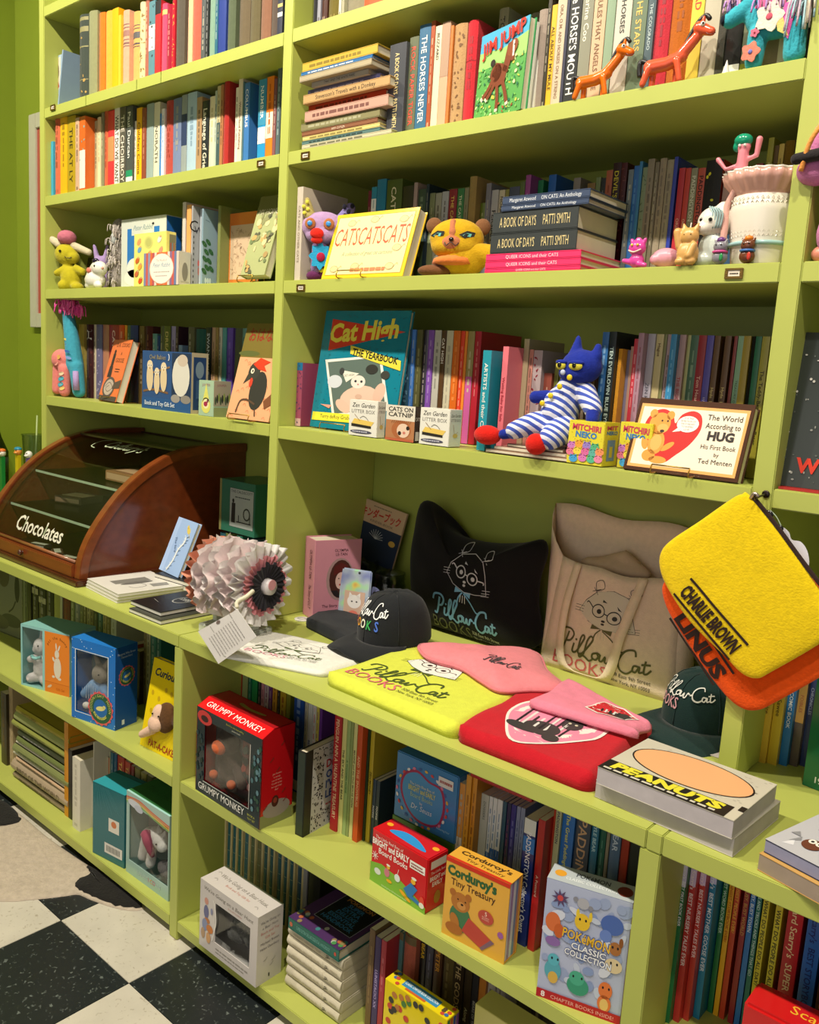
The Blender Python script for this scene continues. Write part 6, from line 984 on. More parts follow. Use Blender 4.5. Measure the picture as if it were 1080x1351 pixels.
for i in range(20): a.ell(rr.choice((rr.uniform(.03, .2), rr.uniform(.8, .97), rr.uniform(.05, .95))), rr.uniform(.03, .25), .035, .04, rr.choice(('8a7a50', '3c7c80', 'b06040', 'b8b8b0', '4c8c50')), 'printed_creatures', n=8)
a.rect(.22, .28, .92, .95, '101418', 'title_panel'); a.line([(.22, .28), (.92, .28), (.92, .95), (.22, .95)], .0012, 'c8ccd8', 'title_border', closed=True)
for i, s_ in enumerate(('POKéMON', 'SUPER', 'EXTRA', 'DELUXE', 'ESSENTIAL', 'HANDBOOK')): a.text(s_, .57, .84-i*.1, .075, 'b8803c' if i == 0 else '3c7ca8', maxw=.58, bold=.02)
a.flush(); a = front(t, w, h); a.text('SUPER EXTRA DELUXE ESSENTIAL HANDBOOK', .5, .35, .3, '7cb8ac', maxw=.66); a.ell(.93, .5, .02, .16, 'c8503c'); a.ell(.06, .5, .03, .2, 'c06a4c'); a.flush()
# yellow creature box cut by the frame, pale box beside it
A = at(507.5, 1300, 1, -.215); X1 = at(592, 1320, 1, -.215).x; zt = at(509, 1291, 1, -.215).z; w = X1-A.x; h = zt-zN; d = .035
t = carton('boxed_set', 'bright yellow boxed set with small creatures and blue lettering, at the bottom edge', 'box', (A.x, -.215, zN), w, d, h, 'e8d21c'); a = front(t, w, h)
for i in range(26): a.ell(rr.uniform(.08, .92), rr.uniform(.5, .95), .045, .035, rr.choice(('4c7c3c', '3c6ca8', 'b8783c', 'c84c38', '6a5a3c', '3c3c34')), 'printed_creatures', n=10, rot=rr.uniform(0, 3))
a.text('POKéMON', .55, .42, .12, '3c2c14', w=.7, bold=.05); a.text('POKéMON', .55, .42, .12, 'e8b020', w=.7, bold=.01); a.flush()
a = topside(t, w, d, h); a.rect(.22, .25, .78, .8, '3c8cb8', 'title_panel'); a.text('CLASSIC CHAPTER BOOK COLLECTION', .5, .45, .2, 'e8ecec', maxw=.52, bold=.02); a.rect(.3, .1, .62, .25, 'c8642c', 'title_panel')
for i in range(12): a.ell(rr.choice((rr.uniform(.03, .18), rr.uniform(.82, .97))), rr.uniform(.1, .9), .03, .12, rr.choice(('c84c38', '4c7c3c', '3c6ca8', '5a4a2c')), 'printed_creatures', n=8)
a.flush(); a = rside(t, w, d, h)
for i, c in enumerate(('3c7c4c', 'c85c38', '3c4c9c', '8a4c9c')): a.rect(i/4+.02, .02, (i+1)/4-.02, .98, c, 'spine_print')
a.flush()
A = at(625, 1346, 1, -.19); t = carton('boxed_set', 'pale yellow box just entering the picture at the bottom edge', 'box', (A.x, -.19, zN), .12, .05, at(640, 1332, 1, -.19).z-zN, 'd8d078')
# red box at bottom right
A = at(984, 1340, 1, -.215); t = carton('boxed_set', 'red box with a yellow mark in front of the tall picture books', 'box', (at(978, 1345, 1, -.225).x, -.225, zM), .14, .06, at(1000, 1331, 1, -.225).z-zM, 'c81c1c', bev=.004); a = topside(t, .14, .06, at(1000, 1331, 1, -.225).z-zM); a.text('Scarry', .6, .4, .3, 'e8b030', maxw=.5); a.flush()
# ================================================================ things on the counter
cK = zK+.0004
# ---- the curved chocolate display case
XL, XR = -1.1, -.513
case = thing('display_case', 'mahogany counter-top display case with a curved glass front lettered Chocolates', 'display case', (XL, 0, cK))
prof = [(-.209, .016), (-.203, .066), (-.184, .117), (-.15, .172), (-.107, .225), (-.075, .257), (-.034, .290), (.015, .32), (.07, .345), (.147, .365), (.21, .37), (.30, .372), (.34, .372)]
Lc = XR-XL; mw = mat('7a3a18', 'wood'); mw2 = mat('6a2f14', 'wood'); mwd = mat('4a2110', 'wood')
MB().box((-.02, -.226, 0), (Lc+.02, .345, .016)).build('plinth', mwd, case, bevel=.003)
sp = sm([(p[0], p[1], 0) for p in prof], 3); sp2 = [(p.x, p.y) for p in sp]
def inset(P, d):
    out = []
    for i, p in enumerate(P):
        a = P[max(0, i-1)]; b = P[min(len(P)-1, i+1)]; dx, dy = b[0]-a[0], b[1]-a[1]; l = math.hypot(dx, dy) or 1; out.append((p[0]+dy/l*d, p[1]-dx/l*d))
    return out
for x in (0, Lc-.02): MB().prism(inset(sp2, .012)+[(.34, .016), (-.197, .016)], .02, ax=0, o=x).build('side_panel', mw2, case)
for x in (-.006, Lc-.024):
    q = inset(sp2, .026); MB().prism(sp2+q[::-1], .03, ax=0, o=x).build('arched_rail', mw, case, bevel=.002)
MB().box((.024, -.214, .016), (Lc-.024, -.19, .052)).build('bottom_rail', mw, case, bevel=.003)
MB().tube([(.03, -.20, .058), (Lc-.03, -.20, .058)], .005).build('rail_bead', mat('8a5530', 'wood'), case, smooth=True)
kx = at(27, 733, 1, -.22).x-XL; k = MB(); k.ell((kx, -.222, .036), (.009, .007, .009)); k.ell((kx, -.214, .036), .005); k.build('knob', mwd, case, smooth=True)
MB().box((.02, .325, .016), (Lc-.02, .34, .36)).build('back_panel', mat('3a2412', 'wood'), case)
MB().box((.02, .10, .350), (Lc-.02, .34, .356)).build('top_board', mat('2c1a0e', 'wood'), case)
g = MB(); gp = inset(sp2[3:28], .006); gv = []
for x in (.02, Lc-.02): gv += [(x, p[0], p[1]) for p in gp]
n = len(gp); g.add(gv, [(i, i+1, n+i+1, n+i) for i in range(n-1)]); g.build('curved_glass', mat('dfe8dc', 'glass'), case, smooth=True)
for z, y0 in ((.135, -.13), (.235, -.05)):
    s_ = MB().box((.022, y0, z), (Lc-.022, .32, z+.005)).build('glass_shelf', mat('d4e4d4', 'glass'), case); MB().box((.022, y0-.0015, z-.001), (Lc-.022, y0, z+.006)).build('shelf_edge', mat('c8d4c0', 'gloss'), s_)
MB().box((.02, -.19, .016), (Lc-.02, .325, .02)).build('floor_board', mat('2a180c', 'wood'), case)
def gmap(u, v, k):
    t = v*(n-1); i = min(int(t), n-2); f = t-i; y = gp[i][0]*(1-f)+gp[i+1][0]*f; z = gp[i][1]*(1-f)+gp[i+1][1]*f; dy, dz = gp[i+1][0]-gp[i][0], gp[i+1][1]-gp[i][1]; l = math.hypot(dy, dz)
    return Vector((.02+u*(Lc-.04), y-dz/l*(k+.0004), z+dy/l*(k+.0004)))
a = Art(case, (0, 0, 0), (1, 0, 0), (0, 0, 1), Lc-.04, .53, fn=gmap); a.text('Chocolates', .54, .06, .10, 'dcd8c4', w=.50, bold=.015, name='lettering'); a.text('Cadbury\'s', .60, .84, .085, 'b8c4a0', w=.38, shear=.5, name='lettering'); a.line([(.36, .93), (.3, .9), (.3, .83), (.36, .81)], .004, 'b8c4a0', 'lettering', smooth=4); a.flush()
def bar(x, y, z, w, d, h, c, lab, rz=0.0, c2=None):
    t = thing('chocolate_bar', lab, 'sweet', (x, y, z), rz, 0, 'sweets inside the display case'); MB().box((0, 0, 0), (w, d, h)).build('wrapper', mat(c, 'gloss'), t, bevel=.002)
    if c2: a = topside(t, w, d, h); a.rect(.1, .2, .9, .8, c2, 'wrapper_label'); a.flush(); a = front(t, w, h); a.rect(.05, .2, .95, .8, c2, 'wrapper_label'); a.flush()
bar(-.78, .02, cK+.2415, .17, .12, .03, 'b07a5c', 'pink-brown ribboned box on the upper glass shelf of the display case', .0, 'd8a88c')
bar(-1.02, -.02, cK+.1415, .11, .10, .022, '4a3630', 'dark wrapped box on the lower glass shelf of the display case', .3, '8a6a5c')
for i, (x, y, rz) in enumerate(((-.95, -.14, .3), (-.84, -.12, -.4), (-.74, -.15, .2), (-.64, -.1, -.2))): bar(x, y, cK+.021, .07, .03, .012, ('4a3a34', '5a4438', '3c3430', '6a5a50')[i], f'{("first", "second", "third", "fourth")[i]} foil-wrapped bar from the left on the case floor', rz, 'b8b0a8')
# ---- folded clothes
def slab(name, label, cat, cor, z, th, col, amp=.0025, seed=0, N=34, edge=.03, mk='cloth', layers=2):
    """folded cloth: corners front-left, front-right, back-right, back-left"""
    o0 = Vector((*cor[0], z)); C4 = [Vector((c[0], c[1], 0))-Vector((o0.x, o0.y, 0)) for c in cor]; t = thing(name, label, cat, o0)
    def hgt(u, v):
        e = min(u, 1-u, v, 1-v)/edge; q = math.sqrt(max(0, 1-(1-min(1, e))**2)); nz = noise.noise(Vector((u*3.1+seed, v*2.7, seed*1.7)))*amp+noise.noise(Vector((u*9+seed, v*7, 3)))*amp*.3
        return th*(.45+.55*q)+nz*q
    def pt(u, v, k=0.0):
        p = C4[0]*(1-u)*(1-v)+C4[1]*u*(1-v)+C4[2]*u*v+C4[3]*(1-u)*v; w = .004*math.sin(7*v+seed)*(u-.5)*2+0
        return Vector((p.x+w, p.y, hgt(u, v)+k))
    def rc(u, v):                                                        # rounded corners
        r = .08; cu = min(max(u, r), 1-r); cv = min(max(v, r), 1-r); du, dv = u-cu, v-cv; m_ = max(abs(du), abs(dv)); l = math.hypot(du, dv)
        return (cu+du*m_/l, cv+dv*m_/l) if l > 1e-6 else (u, v)
    b = MB(); vs = [pt(*rc(i/N, j/N)) for j in range(N+1) for i in range(N+1)]; fs = [[j*(N+1)+i, j*(N+1)+i+1, (j+1)*(N+1)+i+1, (j+1)*(N+1)+i] for j in range(N) for i in range(N)]
    bd = [i for i in range(N+1)]+[j*(N+1)+N for j in range(1, N+1)]+[N*(N+1)+i for i in range(N-1, -1, -1)]+[j*(N+1) for j in range(N-1, 0, -1)]; m_ = len(vs); nb = len(bd); cen = sum((vs[q] for q in bd), Vector())/nb
    for lvl, (f, o_) in enumerate(((.3, 1.012), (.16, .996), (0.0, 1.006))):
        for q in bd: p = vs[q]; vs.append(Vector((cen.x+(p.x-cen.x)*o_, cen.y+(p.y-cen.y)*o_, th*f)))
    rings = [bd]+[[m_+l*nb+i for i in range(nb)] for l in range(3)]
    for l in range(3): fs += [[rings[l][i], rings[l+1][i], rings[l+1][(i+1) % nb], rings[l][(i+1) % nb]] for i in range(nb)]
    fs.append(rings[3][::-1]); b.add(vs, fs); b.build('folded_cloth', mat(col, mk), t, smooth=True)
    w = (C4[1]-C4[0]).length; h = (C4[3]-C4[0]).length; a = Art(t, (0, 0, 0), (1, 0, 0), (0, 1, 0), w, h, fn=lambda u, v, k: pt(u, v, k+.0008)); return t, a
SCR = [[(.2, 2.0), (.5, 2.8), (1.5, 3.0), (2.0, 2.4), (1.7, 1.6), (1.1, 1.4)], [(1.35, 2.6), (1.15, 1.4), (.8, .2), (.4, .3)], [(2.2, 1.4), (2.1, .5), (2.4, .35), (2.75, .8), (3.3, 2.3), (3.15, 2.8), (2.9, 2.2), (2.8, .6), (3.1, .4), (3.5, .8), (4.3, 2.5), (4.05, 3.0), (3.7, 2.2), (3.5, .6), (3.1, .0), (3.0, .3), (3.6, .25), (4.2, -.1), (4.6, .3)], [(4.95, 1.2), (4.5, .9), (4.5, .4), (4.9, .3), (5.15, .8), (4.95, 1.2), (5.3, 1.15)], [(5.35, 1.2), (5.3, .4), (5.6, .4), (5.9, 1.1), (5.9, .4), (6.2, .4), (6.5, 1.2), (6.8, 1.0)], [(6.9, .9), (7.3, .95)], [(9.0, 2.2), (8.8, 2.9), (7.9, 2.6), (7.3, 1.3), (7.5, .2), (8.2, -.1), (8.8, .5)], [(9.35, 1.1), (8.9, 1.1), (8.8, .5), (9.1, .35), (9.45, 1.1), (9.45, .4), (9.8, .5)], [(10.0, 1.9), (9.9, .5), (10.2, .35), (10.6, .9)], [(9.6, 1.4), (10.5, 1.5)]]
def logo(a, u0, v0, su, sv, w, ink='2c2c28', script='5a6a3c', books='d8748c', head='e8e6e0', bow=None, headfill=True, addr=True, rot=0.0, bk=True, face=True):
    c, s_ = math.cos(rot), math.sin(rot); T = lambda x, y: (u0+(x*c-y*s_)*su, v0+(x*s_+y*c)*sv)
    ln = lambda P, ww, col, nm='logo_lines', sm_=4, cl=False: a.line([T(*p) for p in P], ww, col, nm, smooth=sm_, closed=cl)
    bow = bow or script
    if face:
        HD = [(2.0, 6.2), (2.5, 7.6), (3.6, 8.9), (5.6, 9.5), (7.3, 9.0), (7.9, 7.4), (8.6, 5.1), (7.0, 4.7), (5.2, 4.5), (3.4, 5.1)]
        if headfill: a.poly([T(*p) for p in HD], head, 'logo_head')
        ln(HD, w*.55, ink, sm_=0, cl=True)
        for x, y in ((3.5, 9.0), (7.6, 9.2)): ln([(x, y), (x-.3, y+.9), (x+.5, y+1.3), (x+.9, y+.5), (x, y)], w*.55, ink); ln([(x-.5, y-.2), (x+.5, y+.3)], w*.4, ink, sm_=0); ln([(x-.4, y+.3), (x+.3, y-.4)], w*.4, ink, sm_=0)
        for x, y in ((2.0, 6.3), (8.5, 5.2)): [ln([(x-.6, y+d), (x+.5, y+d+.2)], w*.4, ink, sm_=0) for d in (-.35, 0, .35)]
        for x, y in ((4.3, 6.9), (6.2, 6.5)): ln([(x+.75*math.cos(t*math.pi/6), y+.75*math.sin(t*math.pi/6)) for t in range(12)], w*1.0, ink, sm_=2, cl=True); a.ell(*T(x+.1, y), .3*su, .3*sv, ink, 'logo_lines', n=8)
        ln([(5.05, 6.8), (5.45, 6.7)], w, ink, sm_=0); ln([(3.6, 7.1), (2.9, 7.6), (2.7, 7.4)], w, ink, sm_=3); ln([(6.95, 6.5), (7.8, 6.5), (7.9, 6.2)], w, ink, sm_=3)
        a.poly([T(4.6, 8.3), T(5.2, 8.0), T(4.6, 8.0)], ink, 'logo_lines'); a.poly([T(6.3, 7.9), T(6.9, 7.4), T(6.5, 7.5)], ink, 'logo_lines'); a.ell(*T(5.1, 5.8), .25*su, .18*sv, ink, 'logo_lines', n=8); a.ell(*T(5.1, 5.35), .22*su, .18*sv, ink, 'logo_lines', n=8)
        a.poly([T(5.0, 4.5), T(3.9, 4.9), T(3.8, 4.1)], bow, 'logo_bow'); a.poly([T(5.0, 4.5), T(6.3, 4.7), T(6.2, 3.9)], bow, 'logo_bow'); ln([(5.0, 4.4), (4.5, 3.6), (4.3, 2.8)], w*1.3, bow, 'logo_bow'); ln([(5.2, 4.3), (6.3, 3.4), (7.3, 2.4), (7.9, 2.5)], w*1.3, bow, 'logo_bow'); [ln([(4.8+d, 4.0), (4.7+d*1.3, 3.0)], w*.5, head, sm_=0) for d in (0, .3, .6)]
    for P in SCR: ln(P, w*1.9, script, 'logo_script', 5)
    a.ell(*T(2.4, 1.9), .14*su, .14*sv, script, 'logo_script', n=8)
    hh = 1.7*sv
    if bk: a.text('BOOKS', *T(3.1, -1.9), hh, books, w=6.2*su, rot=math.degrees(rot), name='logo_title')
    if addr: a.text('328 East 9th Street', *T(8.6, -.9), .5*sv, ink, w=4.2*su, rot=math.degrees(rot), name='logo_address'); a.text('New York, NY 10003', *T(8.6, -1.75), .5*sv, ink, w=4.2*su, rot=math.degrees(rot), name='logo_address')
P4 = lambda *q, z=zK: [tuple(gz(*p, z)[:2]) for p in q]
tw, a = slab('folded_tee', 'white folded T-shirt with a green script logo, at the left front of the counter', 'T-shirt', P4((292, 862), (427, 888), (500, 865), (352, 832), z=zK+.010), cK, .012, 'dcdad2', seed=2)
logo(a, .12, .30, .064, .052, .0014, books='e0a0b0', script='55663a', head='dedcd4'); a.flush()
tb_, a = slab('folded_tee', 'black folded T-shirt lying under the black cap', 'T-shirt', P4((400, 820), (494, 866), (562, 838), (450, 795), z=zK+.012), cK, .02, '24262a', seed=5, amp=.005); a.flush()
ty, a = slab('folded_tee', 'lime yellow folded T-shirt with a black and white pillow cat logo', 'T-shirt', P4((427, 893), (602, 968), (735, 898), (560, 852), z=zK+.014), cK, .026, 'cdd348', seed=9, amp=.003)
logo(a, .08, .20, .062, .056, .0022, books='d87078', script='4c5a2c', head='e6e6de'); a.flush()
tr, a = slab('folded_tee', 'red folded T-shirt with a pink heart and a tabby kitten, nearest the counter edge', 'T-shirt', P4((602, 962), (778, 1030), (862, 960), (698, 905), z=zK+.022), cK, .030, 'b81624', seed=13, amp=.004)
hp = sm([(.5, .1, 0), (.3, .3, 0), (.16, .55, 0), (.2, .78, 0), (.36, .84, 0), (.5, .7, 0), (.66, .84, 0), (.82, .76, 0), (.84, .52, 0), (.68, .28, 0)], 5, True)
R_ = lambda u, v: (.47+(u-.5)*1.0+(v-.5)*.12, .44+(v-.5)*1.0)
a.text('Pillow-Cat', .62, .90, .07, 'e8b8b8', w=.5, shear=.5); a.text('BOOKS', .42, .82, .06, '2a2024', w=.28)
a.poly([R_(p.x, p.y) for p in hp], 'e8e0d8', 'heart_border'); a.poly([R_(.5+(p.x-.5)*.93, .47+(p.y-.47)*.93) for p in hp], 'e08aa6', 'pink_heart')
for i in range(9): a.line([R_(.27+i*.045, .74), R_(.33+i*.04, .38)], .0045, ('26262a', 'd8d4d0')[i % 2], 'striped_cushion')
for u, v, ru, rv, r_ in ((.5, .42, .13, .1, .2), (.62, .60, .075, .085, 0), (.4, .34, .12, .05, 0), (.62, .33, .06, .05, 0)): a.ell(*R_(u, v), ru, rv, '3c3a3a', 'printed_kitten', rot=r_)
for u in (.575, .665): a.poly([R_(u-.03, .65), R_(u, .75), R_(u+.03, .65)], '3c3a3a', 'printed_kitten')
for u in (.595, .645): a.ell(*R_(u, .61), .012, .012, 'c8c0a8', 'printed_eyes')
a.flush()
tp_, a = slab('folded_tee', 'pink folded T-shirt with a red heart, draped behind the red one', 'T-shirt', P4((697, 926), (840, 968), (858, 955), (750, 895), z=zK+.046), cK+.036, .014, 'dd7f95', seed=21, amp=.004, edge=.06)
a.poly([(.45, .3), (.52, .8), (.72, .9), (.9, .75), (.85, .4), (.6, .2)], 'e8dcd4', 'heart_border'); a.poly([(.47, .33), (.53, .77), (.72, .86), (.88, .72), (.83, .42), (.6, .24)], 'c42a34', 'red_heart')
for i in range(5): a.line([(.56+i*.04, .75), (.6+i*.04, .4)], .004, ('26262a', 'd8d4d0')[i % 2], 'striped_cushion')
a.poly([(.66, .35), (.84, .4), (.86, .62), (.8, .7), (.74, .6), (.68, .5)], '3a3838', 'printed_kitten'); a.flush()
# ---- inflated shapes: cushions, pouches, hats
def puff(name, parent, out, T, m, ax='z', back=True, rings=10, p=.5, c=None, amp=0.0, seed=0):
    """closed outline (2D) swollen to half thickness T; plane xz facing -y, or xy facing +z"""
    n = len(out); c = c or (sum(q[0] for q in out)/n, sum(q[1] for q in out)/n); vs = []; fs = []
    prof = [math.sin(math.pi/2*i/rings) for i in range(rings+1)]
    def P(x, y, t): return (x, -t, y) if ax == 'z' else (x, y, t)
    for sgn in (1, -1) if back else (1,):
        base = len(vs); 
        for r in prof[1:]:
            for q in out: x = c[0]+(q[0]-c[0])*r; y = c[1]+(q[1]-c[1])*r; t = T*(max(0, 1-r*r))**p; t += amp*noise.noise(Vector((x*22+seed, y*22, sgn)))*(1-r**6); vs.append(P(x, y, sgn*t))
        vs.append(P(c[0], c[1], sgn*T)); ci = len(vs)-1
        fs += [[base+(k)*n+i, base+k*n+(i+1) % n, base+(k+1)*n+(i+1) % n, base+(k+1)*n+i] for k in range(rings-1) for i in range(n)]+[[ci, base+i, base+(i+1) % n] for i in range(n)]
    b = MB(); b.add(vs, fs); o = b.build(name, m, parent, smooth=True)
    bm_ = bmesh.new(); bm_.from_mesh(o.data); bmesh.ops.remove_doubles(bm_, verts=bm_.verts, dist=1e-5); bmesh.ops.recalc_face_normals(bm_, faces=bm_.faces); bm_.to_mesh(o.data); bm_.free()
    def hit(x, y):
        dx, dy = x-c[0], y-c[1]; r = 0
        th = math.atan2(dy, dx)
        for i in range(n):
            a_, b_ = out[i], out[(i+1) % n]; ax_, ay_, bx, by = a_[0]-c[0], a_[1]-c[1], b_[0]-c[0], b_[1]-c[1]; dn = (dx*(by-ay_)-dy*(bx-ax_))
            if abs(dn) > 1e-12:
                s2 = (ax_*(by-ay_)-ay_*(bx-ax_))/dn; w_ = (ax_*dy-ay_*dx)/dn
                if s2 > 0 and -1e-6 <= w_ <= 1+1e-6: r = max(r, 1/s2)
        return min(1, r)
    def fn(x, y, k): r = hit(x, y); t = T*(max(0, 1-r*r))**p+amp*noise.noise(Vector((x*22+seed, y*22, 1)))*(1-r**6); return Vector(P(x, y, t+k+.0012))
    return fn
def outline(px, ax, val, o, k=4, closed=True):
    L = []
    for q in px: p = at(*q, ax, val); L.append((p.x-o[0], (p.z-o[2]) if ax == 1 else (p.y-o[1]), 0))
    return [(p.x, p.y) for p in sm(L, k, closed)]
# black cat cushion
O = Vector((.50, .27, cK)); t = thing('cat_cushion', 'black cat-shaped cushion with a white outline cat in glasses and blue script', 'cushion', O)
ol = outline([(556, 664), (572, 664), (584, 690), (606, 706), (648, 716), (690, 716), (716, 712), (722, 730), (712, 765), (710, 800), (712, 850), (660, 862), (600, 848), (552, 822), (545, 790), (543, 735), (548, 700)], 1, .27, O)
ol = [(x, max(y, .004)) for x, y in ol]
fn = puff('cushion_body', t, ol, .06, mat('141417', 'cloth'), rings=12, p=.55, amp=.004)
q0 = at(548, 838, 1, .21)-O; q1 = at(640, 868, 1, .21)-O; x0 = q0.x; W0 = .212
a = Art(t, (0, 0, 0), (1, 0, 0), (0, 0, 1), W0, W0, fn=lambda u, v, k: fn(-.150+u*W0, .022+v*W0, k)); logo(a, .02, .15, .083, .088, .0027, ink='c4c4cc', script='7cb4dc', books='5c6048', head='f0f0f0', headfill=False, bow='7cb4dc', rot=-.12); a.flush()
# canvas tote
O = Vector((.72, .25, cK)); t = thing('tote_bag', 'natural canvas tote bag with long handles and a cat in glasses logo', 'bag', O)
BL, BR = gz(713, 873, zK), gz(892, 905, zK+.02); TLf, TRf = at(747, 735, 1, .255), at(871, 733, 1, .255); TLb, TRb = at(738, 663, 1, .345), at(912, 689, 1, .345)
yb = .33; xl, xr = at(713, 870, 1, .25).x, at(893, 880, 1, .25).x; zf = TLf.z; zb2 = TLb.z; b = MB(); NU, NV = 16, 14
def tf(u, v, k=0): # front panel, u 0..1, v 0..1
    x = (xl+.0)*(1-u)+(xr)*u; x += (.5-u)*.05*v*(1 if u < .5 else .6); y = .25+.012*v-.022*math.sin(math.pi*u)*math.sin(math.pi*min(1, v*.9))-k; z = cK+(zf-cK)*v-.012*math.sin(math.pi*u)*v+.006*noise.noise(Vector((u*4, v*4, 1)))
    return Vector((x, y+.004*noise.noise(Vector((u*3, v*3, 5))), z))-O
def tk(u, v): x = (TLb.x)*(1-u)+(TRb.x+.02)*u; x = x*v+(xl*(1-u)+xr*u)*(1-v); return Vector((x, yb+.014*v*0, cK+(zb2-.01*u-cK)*v+.006*math.sin(3*math.pi*u)*v))-O
for F in (tf, tk): b.add([F(i/NU, j/NV) for j in range(NV+1) for i in range(NU+1)], [[j*(NU+1)+i, j*(NU+1)+i+1, (j+1)*(NU+1)+i+1, (j+1)*(NU+1)+i] for j in range(NV) for i in range(NU)])
for u in (0, 1): # gussets rise from the front edge to the taller back
    vs = []
    for j in range(NV+1):
        A_, B_ = tf(u, j/NV), tk(u, j/NV)
        for i in range(5): f = i/4; p = A_*(1-f)+B_*f; p.x += (-.018 if u == 0 else .018)*math.sin(math.pi*f); vs.append(p)
    b.add(vs, [[j*5+i, j*5+i+1, (j+1)*5+i+1, (j+1)*5+i] for j in range(NV) for i in range(4)])
o_ = b.build('canvas_body', mat('e6d0ba', 'cloth'), t, smooth=True); md = o_.modifiers.new('w', 'SOLIDIFY'); md.thickness = .0015; md.offset = 0
b = MB(); hx = [(.16, 1.0), (.155, .8), (.15, .5), (.16, .2), (.22, .03), (.36, -.03), (.50, .02), (.58, .2), (.64, .5), (.70, .8), (.73, 1.0)]
pts = sm([(u, v, 0) for u, v in hx], 5); vs = []
for i, p in enumerate(pts):
    d = (pts[min(i+1, len(pts)-1)]-pts[max(0, i-1)]).normalized(); nn = Vector((-d.y, d.x, 0))*.042
    for s_ in (-1, 1): u, v = p.x+s_*nn.x*.8, p.y+s_*nn.y; q = tf(min(1, max(0, u)), max(.03, min(1.02, v))); q.y -= .006+.008*math.sin(math.pi*min(1, max(0, (1-v)))); vs.append(q)
b.add(vs, [[2*i, 2*i+1, 2*i+3, 2*i+2] for i in range(len(pts)-1)]); o_ = b.build('handle', mat('ead6bc', 'cloth'), t, smooth=True); md = o_.modifiers.new('w', 'SOLIDIFY'); md.thickness = .002
W1 = (xr-xl); H1 = zf-cK
a = Art(t, (0, 0, 0), (1, 0, 0), (0, 0, 1), W1, H1, fn=lambda u, v, k: tf(min(1, u), min(1, v), k+.001)); logo(a, .10, .20, .070, .070, .0023, books='c85c60', script='5a5a34', head='cfc8b4', rot=-.06); a.flush()
blob('crumpled_lining', [E((xl+.13-O.x, .30-O.y, zf-cK-.012), (.085, .025, .02)), Tt([(xl+.08-O.x, .30-O.y, zf-cK-.01), (xl+.15-O.x, .302-O.y, zf-cK+.016), (xl+.2-O.x, .30-O.y, zf-cK-.01)], [.01, .016, .01])], mat('c8ae94', 'cloth'), t, .006, 4)
# caps
def cap(name, label, C, rz, col, crown, hgt, brimL, art, tilt=0.0, peak=1.0):
    t = thing(name, label, 'cap', C, rz, tilt); N_, M_ = 28, 10; vs = []; 
    def cp(th, ph, k=0.0):
        r = crown*math.cos(ph)**.62+k; return Vector((r*math.sin(th)*.88, -r*math.cos(th), hgt*math.sin(ph)**.9+k+.004*noise.noise(Vector((3*math.sin(th), 3*math.cos(th), ph*3+C[0])))*(1 if ph > .1 else 0)))
    for j in range(M_+1):
        for i in range(N_): vs.append(cp(2*math.pi*i/N_, math.pi/2*j/M_*.999))
    b = MB(); b.add(vs, [[j*N_+i, j*N_+(i+1) % N_, (j+1)*N_+(i+1) % N_, (j+1)*N_+i] for j in range(M_) for i in range(N_)]); b.build('crown', mat(col, 'cloth'), t, smooth=True)
    MB().ell((0, 0, hgt), (.007, .007, .004)).build('top_button', mat(col, 'cloth'), t, smooth=True)
    for q in range(3):
        th = math.radians(-60+60*q) if q != 1 else 0
        MB().tube([cp(th, .05+i*.15, .0006) for i in range(10)], .0009, n=5).build('seam', mat(col, 'cloth'), t, smooth=True)
    vs = []; fs = []; n1, n2 = 20, 6
    for i in range(n1+1):
        th = math.radians(-72+144*i/n1)
        for j in range(n2+1):
            f = j/n2; r = crown*.99+brimL*f*math.cos(th*1.15)**.5*peak if math.cos(th*1.15) > 0 else crown; q = Vector((r*math.sin(th)*.88, -crown*.99*math.cos(th)-(r-crown*.99)*1.0, .004+.012*math.cos(th*1.2)*math.sin(math.pi*.5*f)-.030*f*f*math.sin(abs(th))-.012*f)); vs.append(q)
    fs = [[i*(n2+1)+j, i*(n2+1)+j+1, (i+1)*(n2+1)+j+1, (i+1)*(n2+1)+j] for i in range(n1) for j in range(n2)]
    b = MB(); b.add(vs, fs); o = b.build('brim', mat(col, 'cloth'), t, smooth=True); md = o.modifiers.new('s', 'SOLIDIFY'); md.thickness = .0032
    a = Art(t, (0, 0, 0), (1, 0, 0), (0, 0, 1), .1, .05, fn=lambda u, v, k: cp((u-.5)*1.5, .25+v*.75, k+.0014)); art(a); a.flush(); return t
def artb(a):
    logo(a, -.02, .42, .095, .19, .0011, ink='e8e8e8', script='ececec', face=False, addr=False, bk=False)
    for i, (ch, c) in enumerate((('B', 'd84848'), ('O', 'e8a030'), ('O', 'e8e8d0'), ('K', '3ca858'), ('S', '4a70d0'))): a.text(ch, .1+i*.17, .06, .26, c, bold=.02)
cb = gz(508, 843, zK+.03)
cap('baseball_cap', 'black baseball cap embroidered with white script and rainbow letters', (cb.x+.0, cb.y+.03, zK+.030), math.radians(-8), '1f2124', .088, .105, .07, artb, tilt=.04)
def artg(a): logo(a, -.1, .45, .115, .17, .0011, script='e4e4dc', face=False, addr=False, bk=False); a.text('BOOKS', .22, .1, .3, 'd8a0a8', w=.6, bold=.01)
cg = gz(912, 962, zK+.03)
cap('baseball_cap', 'dark green baseball cap embroidered with white script, beside the right upright', (cg.x-.012, cg.y+.10, zK+.016), math.radians(-20), '1b3230', .086, .095, .09, artg, tilt=.03)
